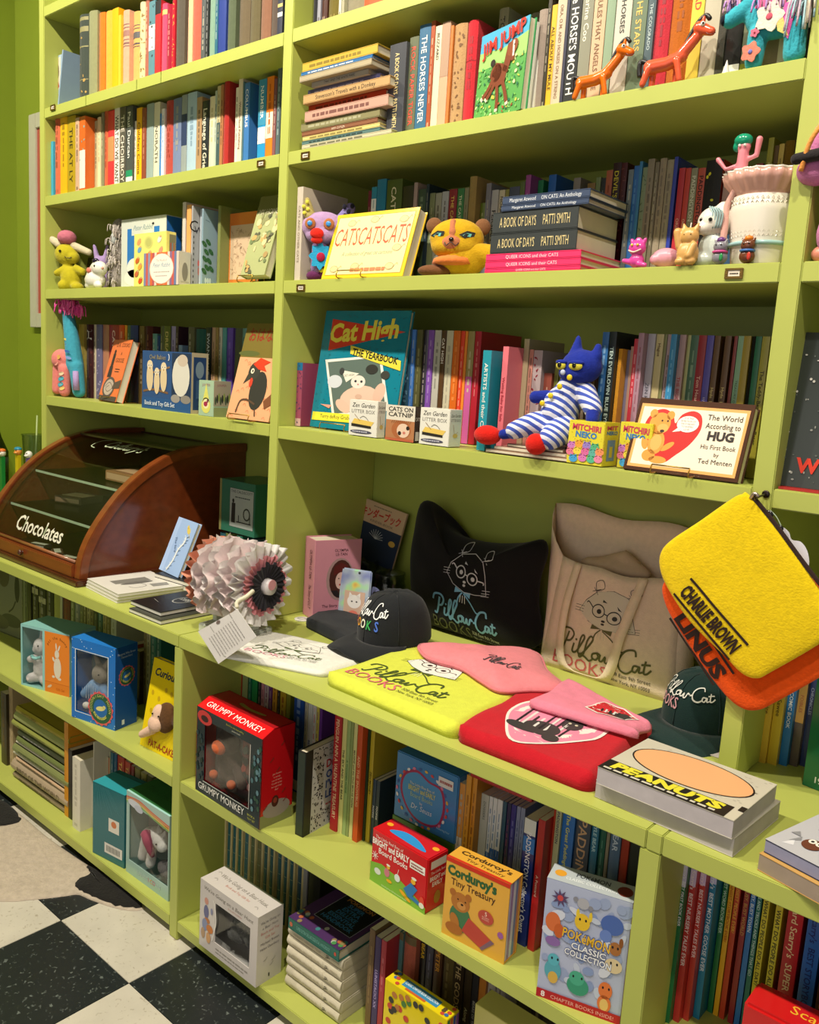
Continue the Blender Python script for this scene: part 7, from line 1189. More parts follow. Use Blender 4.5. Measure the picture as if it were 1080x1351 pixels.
# pink bucket hat folded flat
z_ = zK+.034; O = Vector((.5, .12, z_)); t = thing('bucket_hat', 'soft pink bucket hat lying folded between the lime T-shirt and the cushion', 'hat', O)
ol = outline([(554, 846), (590, 846), (640, 850), (690, 852), (712, 860), (722, 880), (742, 897), (738, 905), (700, 905), (660, 906), (635, 893), (608, 876), (580, 868), (560, 860)], 2, z_+.01, O)
fn = puff('hat_cloth', t, ol, .022, mat('dc8088', 'cloth'), ax='y', rings=8, p=.45, amp=.006, seed=4)
e_ = MB(); e_.tube([Vector((x, y, .001)) for x, y in ol]+[Vector((ol[0][0], ol[0][1], .001))], .0035, n=6); e_.build('brim_hem', mat('d67880', 'cloth'), t, smooth=True)
c_ = outline([(648, 872), (700, 885)], 2, z_+.02, O, 1, False); x0, y0_ = c_[0]
a = Art(t, (0, 0, 0), (1, 0, 0), (0, 1, 0), .08, .05, fn=lambda u, v, k: fn(x0-.02+u*.09, y0_-.02+v*.06, k)); logo(a, .0, .2, .09, .2, .0012, script='4a4448', face=False, addr=False, bk=False); a.flush()
# ---- books and small things at the left of the counter
def lying(name, label, cat, q, z, th, col, kind='satin', pages=True, cover=.0015, group=None):
    """thin thing lying flat: sight lines of its front-left, front-right and back-right corners"""
    A, B, Cc = [gz(*p, z+th) for p in q]; ux = (B-A); rz = math.atan2(ux.y, ux.x); w = ux.length; d = abs((Cc-B).dot(Vector((-math.sin(rz), math.cos(rz), 0)))); t = thing(name, label, cat, (A.x, A.y, z), rz, 0, group)
    b = MB(); b.box((0, 0, th-cover), (w, d, th)); b.box((0, 0, 0), (w, d, cover)); b.build('cover', mat(col, kind), t, bevel=.0004); MB().box((.001, .001, cover), (w-.001, d-.001, th-cover)).build('pages', mat('d8d4c8', 'paper'), t); return t, w, d, topside(t, w, d, th)
for k in range(3):
    t, w, d, a = lying('spiral_notebook', f'white spiral notebook beside the display case, {("bottom", "middle", "top")[k]} one of three', 'notebook', [(113+k, 771-k*4), (154+k, 792-k*4), (232, 776-k*4)], cK+k*.0085, .008, 'd8d4cc')
    if k == 2:
        a.poly([(.3, .2), (.5, .2), (.5, .75), (.3, .75)], '7a7872'); a.ell(.55, .5, .06, .25, '6a6864'); a.line([(.5, .5), (.75, .55), (.8, .35), (.7, .3)], .0012, '3a3a38', smooth=4); a.poly([(.7, .62), (.85, .6), (.86, .85), (.72, .88)], '8a8884')
    a.flush()
    for i in range(14): MB().tube([(.002, d*(i+.5)/14, .002), (-.0025, d*(i+.5)/14, .004), (.003, d*(i+.5)/14, .0085)], .0006, n=5).build('binding_ring', mat('b8b8b4', 'metal'), t)
for k in range(2):
    t, w, d, a = lying('black_notebook', ('grey-edged black book at the bottom of the dark pair', 'black book with a round white badge on top of the dark pair')[k], 'book', [(170+k*2, 802-k*10), (212, 819-k*11), (290, 795-k*4)], cK+k*.011, .0105, ('3a3c34', '191a1c')[k])
    if k: a.ell(.56, .6, .17, .2, 'a8a8a4', 'logo_ring'); a.ell(.56, .6, .155, .18, '2a2a2c', 'logo_ring'); a.text('SCHERER', .56, .56, .09, 'c0c0bc', w=.25, shear=.3); a.ell(.62, .93, .05, .05, 'e8e4e0', 'sticker'); a.ell(.74, .93, .06, .05, 'c84848', 'sticker'); a.line([(.15, .3), (.4, .25)], .001, 'a8a8a4')
    a.flush()
for k in range(3):
    t, w, d, a = lying('ring_binder', f'slim {("cream", "white", "black")[k]} booklet under the blue bird book', 'book', [(204, 768-k*6), (262, 785-k*6), (290, 765-k*6)], cK+k*.0125, .0115, ('b8b48c', 'c8c8c0', '1c1e22')[k]); a.flush()
A = at(218, 742, 1, .0); B = at(262, 757, 1, .0); zz = cK+.038; T_ = at(245, 674, 0, A.x)
w = .115; L = .155
t = carton('picture_book', 'pale blue picture book with a yellow bird perched on white foliage', 'book', (A.x, -.02, zz), w, .012, L, 'a8c0e4', rz=math.radians(-8), rx=-.38, pages=True)
a = front(t, w, L); a.rect(0, 0, 1, 1, '9cb8e0'); a.rect(0, 0, .2, 1, 'a8c2e8'); a.ell(.7, .82, .1, .05, 'd8c060', rot=-.6); a.ell(.62, .88, .045, .035, 'd8c060'); a.line([(.75, .78), (.85, .7)], .002, 'c8b050')
pl = sm([(.35, .05, 0), (.5, .25, 0), (.55, .45, 0), (.7, .6, 0), (.7, .7, 0)], 5)
for i in range(26): p = pl[min(len(pl)-1, i*len(pl)//26)]; a.line([(p.x, p.y), (p.x+.13*math.cos(i*2.1), p.y+.07*math.sin(i*2.1+.5))], .0016, '5a7088' if i % 3 == 0 else 'dce4e8')
a.line([(p.x, p.y) for p in pl], .007, 'dfe6e6'); a.text('The bird', .32, .5, .06, '4a6488', rot=-62, shear=.3); a.flush()
A = at(296, 700, 1, .19)
t = carton('boxed_set', 'green boxed set with a black and white engraving of a man and chairs', 'box', (A.x, .17, cK+.135), .16, .14, .15, '31705a', kind='satin'); a = front(t, .16, .15); a.rect(.0, .0, .06, 1, '8a8450'); a.rect(.3, .12, .96, .86, 'a8b0ac'); a.line([(.3, .12), (.96, .12), (.96, .86), (.3, .86)], .0012, '2a3430', closed=True); a.text('THE CALDECOTT', .63, .78, .05, '2c3430', w=.6); a.dashes(.45, .9, .7, .02, '4a5450'); a.ell(.4, .62, .03, .04, '2c302c'); a.poly([(.35, .2), (.46, .2), (.46, .58), (.36, .58)], '2c302c'); a.ell(.78, .4, .1, .12, '3c423e'); a.ell(.78, .4, .07, .09, 'a8b0ac'); a.rect(.5, .22, .9, .24, '2c302c'); a.rect(.55, .22, .57, .36, '2c302c'); a.rect(.86, .22, .88, .36, '2c302c'); a.flush()
for k, (c, h_) in enumerate((('2c5c68', .125), ('7a8048', .128), ('c8b060', .12), ('2c6c58', .13), ('5a3c28', .118), ('34506c', .126))): book(A.x+.002+k*.026, .17, cK, .0245, h_, .14, c, label=f'{cname(c)} small volume, {ORD[k]} from the left under the green boxed set', group='small volumes under the green boxed set', rnd=R1)
t = thing('card', 'dusty pink card leaning behind the lace roll', 'card', (at(318, 735, 1, .06).x, .06, cK), 0, -.35); MB().box((0, 0, 0), (.09, .003, .115)).build('card_board', mat('a87a78', 'paper'), t, bevel=.0008); a = front(t, .09, .115); [a.line([(.3+i*.18, .78), (.36+i*.18, .86), (.46+i*.18, .9)], .002, '6a5450', smooth=3) for i in range(3)]; a.flush()
# ---- lace roll on a white stand
C1 = at(341, 771, 1, -.13); axd = Vector((.97, .12, 0)).normalized(); C0 = C1-axd*.145; upv = Vector((0, 0, 1)); sdv = axd.cross(upv).normalized()
t = thing('lace_cushion_roll', 'roll of white lace ruffles with pink and black pleated rosettes on its end', 'soft toy', (C0.x+.06, C0.y-.03, cK)); TO = Vector(t.location)
def frill(name, s0, r0, r1, col, nw, amp, fl=.012, mk='cloth', par=t, ph=0.0):
    vs = []; N_ = nw*6; c = C0+axd*s0
    for j in range(5):
        f = j/4; r = r0+(r1-r0)*f
        for i in range(N_): th = 2*math.pi*i/N_; w_ = math.sin(nw*th+ph+1.3*math.sin(3*th)); rr_ = r+amp*.35*f*math.sin(nw*th*.5+ph*2)+.012*f*noise.noise(Vector((5*math.cos(th), 5*math.sin(th), ph*3))); w_ += 1.1*noise.noise(Vector((9*math.cos(th), 9*math.sin(th), ph*5+f))); vs.append(c+axd*(fl*f*w_*amp/.006+.006*f)+rr_*(math.cos(th)*sdv+math.sin(th)*upv)-TO)
    b = MB(); b.add(vs, [[j*N_+i, j*N_+(i+1) % N_, (j+1)*N_+(i+1) % N_, (j+1)*N_+i] for j in range(4) for i in range(N_)]); return b.build(name, mat(col, mk), par, smooth=True)
vs = []
MB().tube([C0-TO, C1-TO], .052, n=24).build('roll_core', mat('e2cfc8', 'cloth'), t, smooth=True)
for i in range(9): frill('lace_ruffle', .02+i*.0145, .05, .090+.006*math.sin(i*2.2), ('efe8e6', 'f0dcdc', 'ece6e4')[i % 3], 12+i % 4, .0045, ph=i*1.7)
frill('peach_ruffle', -.004, .03, .086, 'dc9478', 24, .005); frill('orange_ruffle', -.014, .02, .062, 'd8943c', 20, .005, ph=1)
frill('lace_edge', .150, .03, .094, 'ece8e8', 22, .005, ph=.6); frill('pink_pleats', .160, .03, .066, 'd88a94', 34, .0032, .006, ph=.2); frill('black_pleats', .168, .012, .052, '2c2a30', 26, .003, .006); 
MB().tube([C1+axd*.024-TO, C1+axd*.040-TO], [.019, .017], n=20).build('centre_cup', mat('cfc8cc', 'satin'), t, smooth=True); MB().tube([C1+axd*.0402-TO+Vector((0, 0, .006)), C1+axd*.0412-TO+Vector((0, 0, .006))], [.012, .012], n=16).build('cup_lining', mat('d89aa4', 'satin'), t)
b = MB(); f0 = C0+axd*.02-TO; f1 = C1-axd*.01-TO
for f in (f0, f1): M_ = Matrix.Translation(Vector((f.x, f.y, 0))) @ Matrix.Rotation(math.atan2(sdv.y, sdv.x), 4, 'Z'); MB().box((-.05, -.012, .0), (.05, .012, .02), M=M_).build('stand_foot', mat('c8ccc4', 'satin'), t, bevel=.003); MB().box((-.01, -.006, .02), (.01, .006, C0.z-cK-.045), M=M_).build('stand_post', mat('c8ccc4', 'satin'), t)
# hanging paper tag
hq = at(313, 802, 1, -.255); tc4 = [at(*p, 1, -.262)-hq for p in ((288, 876), (338, 840), (313, 804), (261, 833))]
t2 = thing('paper_tag', 'white printed paper tag hanging from the lace roll over the counter edge', 'tag', hq)
b = MB(); b.add([p for p in tc4]+[p+Vector((0, .0008, 0)) for p in tc4], [(0, 1, 2, 3), (7, 6, 5, 4), (0, 4, 5, 1), (1, 5, 6, 2), (2, 6, 7, 3), (3, 7, 4, 0)]); b.build('card', mat('e2ddda', 'paper'), t2)
Ux = (tc4[1]-tc4[0]); Vx = (tc4[3]-tc4[0]); a = Art(t2, tc4[0], Ux, Vx-Ux*(Vx.dot(Ux)/Ux.dot(Ux)), Ux.length, Vx.length)
rt_ = Art(t2, (0, 0, 0), (1, 0, 0), (0, 0, 1), 1, 1, fn=lambda u, v, k: tc4[0]+Ux*v+Vx*(1-u)+Vector((0, -k-.0004, 0)))
for i in range(11): rt_.dashes(.32+.0*i, .92, .14+i*.065, .012, '8a8480', 'small_print', R1)
rt_.dashes(.1, .3, .3, .01, '8a8480'); rt_.ell(.14, .5, .04, .05, '7a6a64', 'small_mark'); rt_.dashes(.05, .3, .8, .012, '8a8480'); rt_.flush()
MB().tube(sm([(0, 0, .0), (-.006, .004, .01), (.004, .02, .022), (.0, .04, .03)], 4), .0045, n=6).build('ribbon', mat('d8d0b8', 'cloth'), t2, smooth=True)
# ---- pink storybook box, pouch, jars, magazine behind the cap
t = carton('storybook', 'thick pink hardback with an oval portrait of a lady in a dark red cap', 'book', (.040, .062, cK), .118, .05, .158, 'd08a9c', rz=math.radians(40), kind='satin')
A_ = at(402, 812, 1, .085)
t.location = (.104, .072, cK); t.rotation_euler = (0, 0, math.radians(70)); w, h = .124, .200
for c_ in list(t.children): bpy.data.objects.remove(c_)
MB().box((0, .002, .003), (w-.003, .062, h-.003)).build('pages', PAGE, t); b = MB(); b.box((0, 0, 0), (w, .0025, h)); b.box((0, .0615, 0), (w, .064, h)); b.box((-.001, 0, 0), (.0015, .064, h)); b.build('cover', mat('cf8a9c', 'satin'), t, bevel=.0006)
a = front(t, w, h); a.text('OLYMPIA', .56, .85, .035, '4a2c38', w=.3, bold=.01); a.text('LE-TAN', .56, .80, .035, '4a2c38', w=.25, bold=.01); a.ell(.55, .50, .3, .27, 'a88888', 'oval_frame'); a.ell(.57, .50, .255, .245, '4a2420', 'portrait'); a.ell(.57, .48, .12, .11, 'dcb4ac', 'portrait_face'); a.poly([(.4, .55), (.42, .66), (.56, .71), (.7, .67), (.76, .56), (.6, .6)], '5c1c1c', 'portrait_cap'); a.poly([(.36, .36), (.5, .36), (.58, .27), (.68, .36), (.78, .38), (.7, .29), (.57, .26), (.44, .29)], '241c20', 'portrait_dress'); a.ell(.56, .43, .03, .012, 'b02c34', 'portrait_lips', n=10); a.ell(.52, .51, .016, .008, '2c1c1c', 'portrait_eyes', n=8); a.ell(.62, .515, .016, .008, '2c1c1c', 'portrait_eyes', n=8); a.text('The Story of O.L.T', .5, .15, .036, '4a2c38', maxw=.74); a.text('Rizzoli', .55, .07, .02, '4a2c38'); a.flush()
a = Art(t, (-.0012, .064, 0), (0, -1, 0), (0, 0, 1), .064, h); a.text('OLYMPIA LE-TAN', .5, .86, .24*.064/h, '5a2c3c', rot=-90, al='l', maxw=.36*h/.064); a.text('The Story of O.L.T', .5, .42, .24*.064/h, '5a2c3c', rot=-90, al='l', maxw=.3*h/.064); a.flush()
p = at(448, 800, 1, .14); w, h = .085, .130
t = thing('sticker_pouch', 'small holographic pouch with a cat sticker, between the pink book and the cap', 'pouch', (p.x, .13, cK), .35, -.08)
hm = bpy.data.materials.new('holographic_film'); hm.use_nodes = True; nt = hm.node_tree; bb = nt.nodes['Principled BSDF']; tc = nt.nodes.new('ShaderNodeTexCoord'); nz = nt.nodes.new('ShaderNodeTexNoise'); nz.inputs['Scale'].default_value = 14; cr = nt.nodes.new('ShaderNodeValToRGB'); cr.color_ramp.elements[0].color = (.25, .3, .6, 1); cr.color_ramp.elements[0].position = .35; cr.color_ramp.elements[1].color = (.55, .65, .75, 1); cr.color_ramp.elements[1].position = .5
for ps, cc in ((.56, (.5, .9, .5, 1)), (.6, (.9, .8, .2, 1)), (.65, (.9, .3, .1, 1)), (.72, (.6, .5, .8, 1))): e = cr.color_ramp.elements.new(ps); e.color = cc
nt.links.new(tc.outputs['Object'], nz.inputs[0]); nt.links.new(nz.outputs[0], cr.inputs[0]); nt.links.new(cr.outputs[0], bb.inputs['Base Color']); bb.inputs['Metallic'].default_value = .35; bb.inputs['Roughness'].default_value = .25
MB().box((0, 0, 0), (w, .008, h)).build('foil_pouch', hm, t, bevel=.003); a = front(t, w, h); a.ell(.62, .94, .04, .025, '3a3c44', 'hang_hole'); a.rect(.2, .03, .85, .58, 'c8a894', 'sticker_panel'); a.ell(.52, .38, .22, .13, 'e4e0dc'); a.poly([(.34, .45), (.36, .56), (.45, .5)], 'e4e0dc'); a.poly([(.7, .45), (.7, .56), (.58, .5)], 'e4e0dc'); a.ell(.45, .38, .03, .015, '3a3438'); a.ell(.6, .38, .03, .015, '3a3438'); a.ell(.52, .13, .16, .08, 'd87868'); a.flush()
gl = mat('dfe4e2', 'glass')
for k, (px, y_, r_, h_) in enumerate(((478, .27, .038, .125), (512, .24, .042, .118))):
    p = at(px, 790, 1, y_); t = thing('glass_jar', ('squat clear glass jar under the Japanese magazine', 'clear ribbed glass jar with dark print between pouch and cushion')[k], 'jar', (p.x, y_, cK)); pr = [(r_*.9, 0), (r_, .006), (r_, h_*.72), (r_*.93, h_*.8), (r_*.93, h_*.84), (r_*.98, h_*.87), (r_*.93, h_*.9), (r_*.98, h_*.94), (r_*.95, h_)]
    b = MB(); b.lathe(pr+[(r_*.9, h_), (r_*.88, h_*.8), (r_*.94, h_*.7), (r_*.94, .008)], n=28); b.build('glass_body', gl, t, smooth=True)
    MB().lathe([(r_*.9, .01), (r_*.9, h_*.5)], n=24).build('contents', mat(('6a6e48', '3c4250')[k], 'gloss'), t, smooth=True)
    if k: a = Art(t, (0, 0, 0), (1, 0, 0), (0, 0, 1), .06, .06, fn=lambda u, v, kk: Vector(((r_+.001+kk)*math.sin((u-.5)*1.5-.2), -(r_+.001+kk)*math.cos((u-.5)*1.5-.2), .02+.07*v))); a.ell(.5, .5, .42, .42, '8a90c0', 'printed_moon', n=24); a.ell(.55, .45, .3, .3, '3a3a30', 'printed_cat', n=20); a.flush()
p = at(470, 700, 1, .31); t = carton('magazine', 'old Japanese picture magazine with red lettering above a dark blue picture', 'magazine', (at(466, 690, 1, .30).x-.012, .295, cK+.128), .165, .006, .155, 'c8a888', rz=0, rx=-.16, pages=True); t.rotation_euler = (-.16, .14, 0)
a = front(t, .165, .155); a.rect(0, 0, 1, .62, '1f2c44', 'printed_picture'); a.text('キンダーブック', .5, .74, .12, 'b82c24', w=.84, bold=.025); a.text('KINDER-BOOK', .55, .66, .04, '6a5a44', w=.5); a.dashes(.3, .75, .93, .02, '8a7a60')
for i in range(9): a.line([(.5, .4), (.5+.16*math.cos(i*.35), .42+.14*math.sin(i*.35))], .0012, 'c8ccd0')
a.ell(.86, .42, .07, .05, 'c8a048'); a.flush()
t = thing('tin_box', 'plain dark tin box propping up the Japanese magazine', 'box', (at(466, 690, 1, .31).x+.0, .300, cK)); MB().box((0, 0, 0), (.12, .04, .127)).build('tin', mat('4a5240', 'satin'), t, bevel=.002)
t = thing('round_badge', 'small white oval sticker badge at the foot of the pink book', 'badge', (gz(400, 817, zK).x, gz(400, 817, zK).y-.004, cK)); MB().lathe([(.019, 0), (.019, .0016)], n=24).build('badge', mat('dcdad6', 'gloss'), t); a = topside(t, .03, .03, .0018); a.O = Vector((-.015, -.015, .0018)); a.line([(.1, .5), (.4, .8), (.9, .6), (.6, .3), (.2, .3)], .0012, '2c2c2c', smooth=4, closed=True); a.flush()
# ================================================================ right end of the counter
def stackbook(name, label, q, z, th, col, pg='b8b0b4'):
    A, B, Cc = [gz(*p, z+th) for p in q]; ux = B-A; rz = math.atan2(ux.y, ux.x); w = ux.length; d = (Cc-B).dot(Vector((-math.sin(rz), math.cos(rz), 0))); t = thing(name, label, 'book', (A.x, A.y, z), rz)
    b = MB(); b.box((0, 0, th-.0012), (w, d, th)); b.box((0, 0, 0), (w, d, .0012)); b.build('cover', mat(col, 'satin'), t, bevel=.0004); MB().box((.0006, .0006, .0012), (w-.0006, d-.0006, th-.0012)).build('pages', mat(pg, 'rough'), t); return t, w, d
t, w, d = stackbook('comic_collection', 'thick paperback comic collection, the lower of the two with a tan oval cover', ((786, 1028), (969, 1106), (1041, 1061)), cK, .028, 'c8c2b4')
t, w, d = stackbook('comic_collection', 'thick paperback comic collection with a big tan oval and black title strip', ((788, 1011), (968, 1083), (1042, 1041)), cK+.0285, .027, 'c4bfb0'); h = .027
a = topside(t, w, d, h)
for i in range(60): a.ell(R1.uniform(.02, .98), R1.uniform(.3, .98), .012, .01, 'b4aea0', 'cover_speckles', n=5)
a.rect(0, 0, .93, .24, '1c1c1c', 'title_strip'); a.ell(.5, .6, .45, .33, '1c1a1a', 'oval_outline', n=40); a.ell(.5, .6, .437, .315, 'e0a878', 'tan_oval', n=40); a.text('PEANUTS', .47, .09, .13, 'd8d03c', w=.82, bold=.06, shear=.1); a.dashes(.03, .9, .045, .03, 'c8c4b8'); a.rect(.96, .2, 1, .3, '1c1c1c', 'title_strip'); a.flush()
t, w, d = stackbook('photo_book', 'tan-edged hardback lying under the bird photo book at the right edge', ((1001, 1125), (1150, 1206), (1190, 1140)), cK, .024, 'c89c58', '9a8878')
t, w, d = stackbook('photo_book', 'navy-edged photo book with small owl figures on its cover, right edge', ((1009, 1107), (1150, 1180), (1190, 1110)), cK+.0245, .018, '2a3050', '8c8ca8')
a = topside(t, w, d, .018); a.rect(0, 0, 1, 1, 'b8b8c0', 'photograph')
for i in range(22): u, v = R1.uniform(0, .85), R1.uniform(0, .85); a.poly([(u, v), (u+R1.uniform(.05, .15), v+R1.uniform(-.0, .1)), (u+.04, v+R1.uniform(.04, .15))], R1.choice(('8a8a90', 'd8d8e0', '5a5a60', '4a6ab0')), 'photograph_detail')
for u, v in ((.3, .25), (.55, .35), (.35, .7)): a.ell(u, v, .09, .1, '6a3c2c', 'printed_owl'); a.ell(u-.03, v+.05, .035, .04, 'e8e4dc', 'printed_owl'); a.ell(u+.04, v+.05, .035, .04, 'e8e4dc', 'printed_owl'); a.ell(u-.03, v+.05, .015, .018, '1c1814', 'printed_owl'); a.ell(u+.04, v+.05, .015, .018, '1c1814', 'printed_owl')
a.flush()
A = gz(1059, 1034, zK); t = carton('book', 'green hardback lettered 1975 with a dark oval and pink circle, standing right', 'book', (A.x, A.y-.005, cK), .15, .02, .22, '186a42', rz=math.radians(-8), pages=True); a = front(t, .15, .22); a.ell(.62, .58, .42, .42, '14201a', 'printed_oval'); a.ell(.5, .62, .12, .09, 'c83c60', 'pink_circle'); a.text('1975 BOOK', .12, .05, .045, 'e8ece8', al='l', maxw=.7, bold=.02); a.flush()
t, w, d, a = lying('sticker_sheet', 'pale printed sheet peeping from behind the comic collections', 'paper', [(905, 985), (950, 1000), (960, 975)], cK, .002, 'c8c0bc'); [a.ell(.2+.2*i, .5, .1, .3, ('c88a98', '8aa8b0', 'b0a08a', 'c87880')[i], 'printed_patch') for i in range(4)]; a.flush()
# ---- zip pouches on a hook
def pouch(label, y, px, col, txt, tpx, sz):
    O = at(1000, 668, 1, y); t = thing('zip_pouch', label, 'pouch', O); ol = outline(px, 1, y, O, 6)
    fn = puff('cloth_body', t, ol, .009, mat(col, 'felt'), rings=10, p=.35, amp=.0015, seed=y*90)
    T_ = at(*tpx[0], 1, y)-O; U_ = at(*tpx[1], 1, y)-O; ux = Vector((U_.x-T_.x, U_.z-T_.z)); L = ux.length; ux /= L; vx = Vector((-ux.y, ux.x))
    a = Art(t, (0, 0, 0), (1, 0, 0), (0, 0, 1), L, L, fn=lambda u, v, k: fn(T_.x+ux.x*u*L+vx.x*v*L, T_.z+ux.y*u*L+vx.y*v*L, k))
    a.text(txt, .5, .0, sz, '2c1c18', w=1.0, bold=.05, name='lettering'); a.rect(-.04, sz*1.28, 1.04, sz*1.28+.035, '2c1c18', 'printed_rule'); a.rect(-.04, -.09, 1.04, -.055, '2c1c18', 'printed_rule'); return t, a, fn, O, ol
Ty = pouch('bright yellow felt zip pouch with black slab lettering, hanging corner-up at the right', -.034, [(990, 655), (978, 652), (962, 660), (922, 688), (886, 712), (872, 728), (870, 748), (880, 775), (910, 820), (955, 865), (978, 888), (998, 895), (1018, 886), (1080, 850), (1106, 828), (1104, 808), (1084, 782), (1040, 718)], 'e4c414', 'CHARLIE BROWN', ((898, 781), (966, 862)), .19)
Ty[1].flush()
t, a, fn, O, ol = Ty
zc = [at(*p, 1, -.036)-O for p in ((990, 657), (1020, 694), (1052, 738), (1090, 788))]
MB().tube([p+Vector((.003, .001, .002)) for p in sm(zc, 5)], .0034, n=8).build('zip', mat('33221e', 'cloth'), t, smooth=True)
MB().tube(sm([zc[0]+Vector((0, 0, .0)), zc[0]+Vector((.006, -.004, .008)), zc[0]+Vector((.012, -.003, .004))], 4), .0028).build('zip_pull', mat('c8b8b0', 'metal'), t, smooth=True)
To = pouch('orange felt zip pouch with dark lettering, hanging behind the yellow one', -.012, [(985, 690), (960, 700), (892, 752), (876, 768), (874, 785), (886, 815), (920, 868), (955, 915), (978, 934), (998, 937), (1020, 928), (1090, 888), (1120, 860), (1100, 800), (1040, 730)], 'e2500c', 'LINUS', ((891, 815), (945, 897)), .22); To[1].flush()
hk = at(1000, 664, 1, -.03); t = thing('wall_hook', 'small dark hook on the shelf front carrying the zip pouches', 'hook', (hk.x, -.001, hk.z+.006)); MB().tube(sm([(0, 0, .006), (0, -.03, .004), (0, -.045, .002), (0, -.05, .008)], 4), .0018).build('hook_wire', mat('3a3230', 'metal'), t, smooth=True)
MB().ell((0, -.0005, .006), (.006, .002, .006)).build('hook_plate', mat('3a3230', 'metal'), t, smooth=True)
O = at(1014, 672, 1, -.026); t = thing('sunglasses_charm', 'dark sunglasses charm hanging by the pouch zip', 'charm', O); e1, e2 = at(1013, 678, 1, -.026)-O, at(1026, 697, 1, -.026)-O
MB().ell(e1, (.008, .003, .006)).ell(e2, (.008, .003, .006)).build('lenses', mat('1c1a1c', 'gloss'), t, smooth=True, kind='stuff'); MB().tube([e1, e2], .0014).build('bridge', mat('1c1a1c', 'gloss'), t); MB().tube(sm([e1+Vector((.002, 0, .006)), at(1024, 682, 1, -.026)-O, e2+Vector((.004, 0, .004))], 4), .0008).build('cord', mat('a8b8a0', 'satin'), t)
O = at(1040, 730, 1, -.020); t = thing('paper_tag', 'white cloud-shaped paper tag showing behind the yellow pouch', 'tag', O)
ol = outline([(1018, 700), (1030, 695), (1040, 702), (1044, 712), (1056, 715), (1064, 726), (1067, 740), (1065, 750), (1058, 752), (1040, 742), (1025, 722)], 1, -.020, O, 5); b = MB(); b.prism(ol, .0008, ax=1); b.build('card', mat('dcd8e4', 'paper'), t)
# ---- right bays above
A = at(1041, 500, 1, .03); t = carton('picture_book', 'dark starry picture book with a red letter W, fourth shelf right of the upright', 'book', (A.x, .03, zD+.004), .2, .02, .235, '343a36', rx=-.12, pages=True); a = front(t, .2, .235)
for i in range(120): a.ell(R1.uniform(.02, .98), R1.uniform(.02, .9), R1.uniform(.003, .012), R1.uniform(.003, .01), R1.choice(('9a9a94', '5a605c', 'c8c4bc')), 'printed_stars', n=6)
a.text('W', .21, .10, .09, 'd83c28', bold=.04); a.flush()
t = thing('board_book', 'thin red and black board lying under the dark starry book', 'book', (A.x+.03, .012, zD+.0004)); MB().box((-.02, 0, 0), (.2, .1, .0035)).build('cover', mat('a82420', 'satin'), t)
def eye2(parent, pts, r, c='15120f'):
    for p in pts: MB().ell(p, r).build('eye', mat(c, 'gloss'), parent, smooth=True)
P = at(1078, 215, 1, .0); sx = .0009
t = thing('plush_toy', 'large pink felt toy with orange seam and black sock, third shelf, right edge', 'soft toy', (P.x, .02, zC)); h0 = P.z-zC
blob('body', [E((.03, .0, h0+.03), (.055, .035, .05)), E((-.0, -.02, h0-.01), (.028, .022, .022)), E((.05, .0, h0-.05), (.04, .03, .05)), E((.05, .0, .04), (.045, .035, .045))], mat('c878a8', 'felt'), t, .004, 5)
blob('black_cuff', [Tt([(-.022, -.045, h0+.002), (.014, -.045, h0+.006)], [.008, .009])], mat('2a2628', 'felt'), t, .0025, 2)
MB().tube(sm([(-.014, -.044, h0-.015), (-.002, -.052, h0+.025), (.02, -.045, h0+.06), (.04, -.03, h0+.078)], 5), .0035).build('orange_seam', mat('e8984c', 'felt'), t, smooth=True)
P = at(1077, 336, 1, .02); t = thing('figurine', 'small pink figurine foot of the large felt toy, at the right edge', 'figurine', (P.x+.01, .02, zC)); blob('body', [E((0, 0, .012), (.018, .015, .013)), E((.012, 0, .03), (.014, .012, .014))], mat('dc8c78', 'satin'), t, .002, 3)
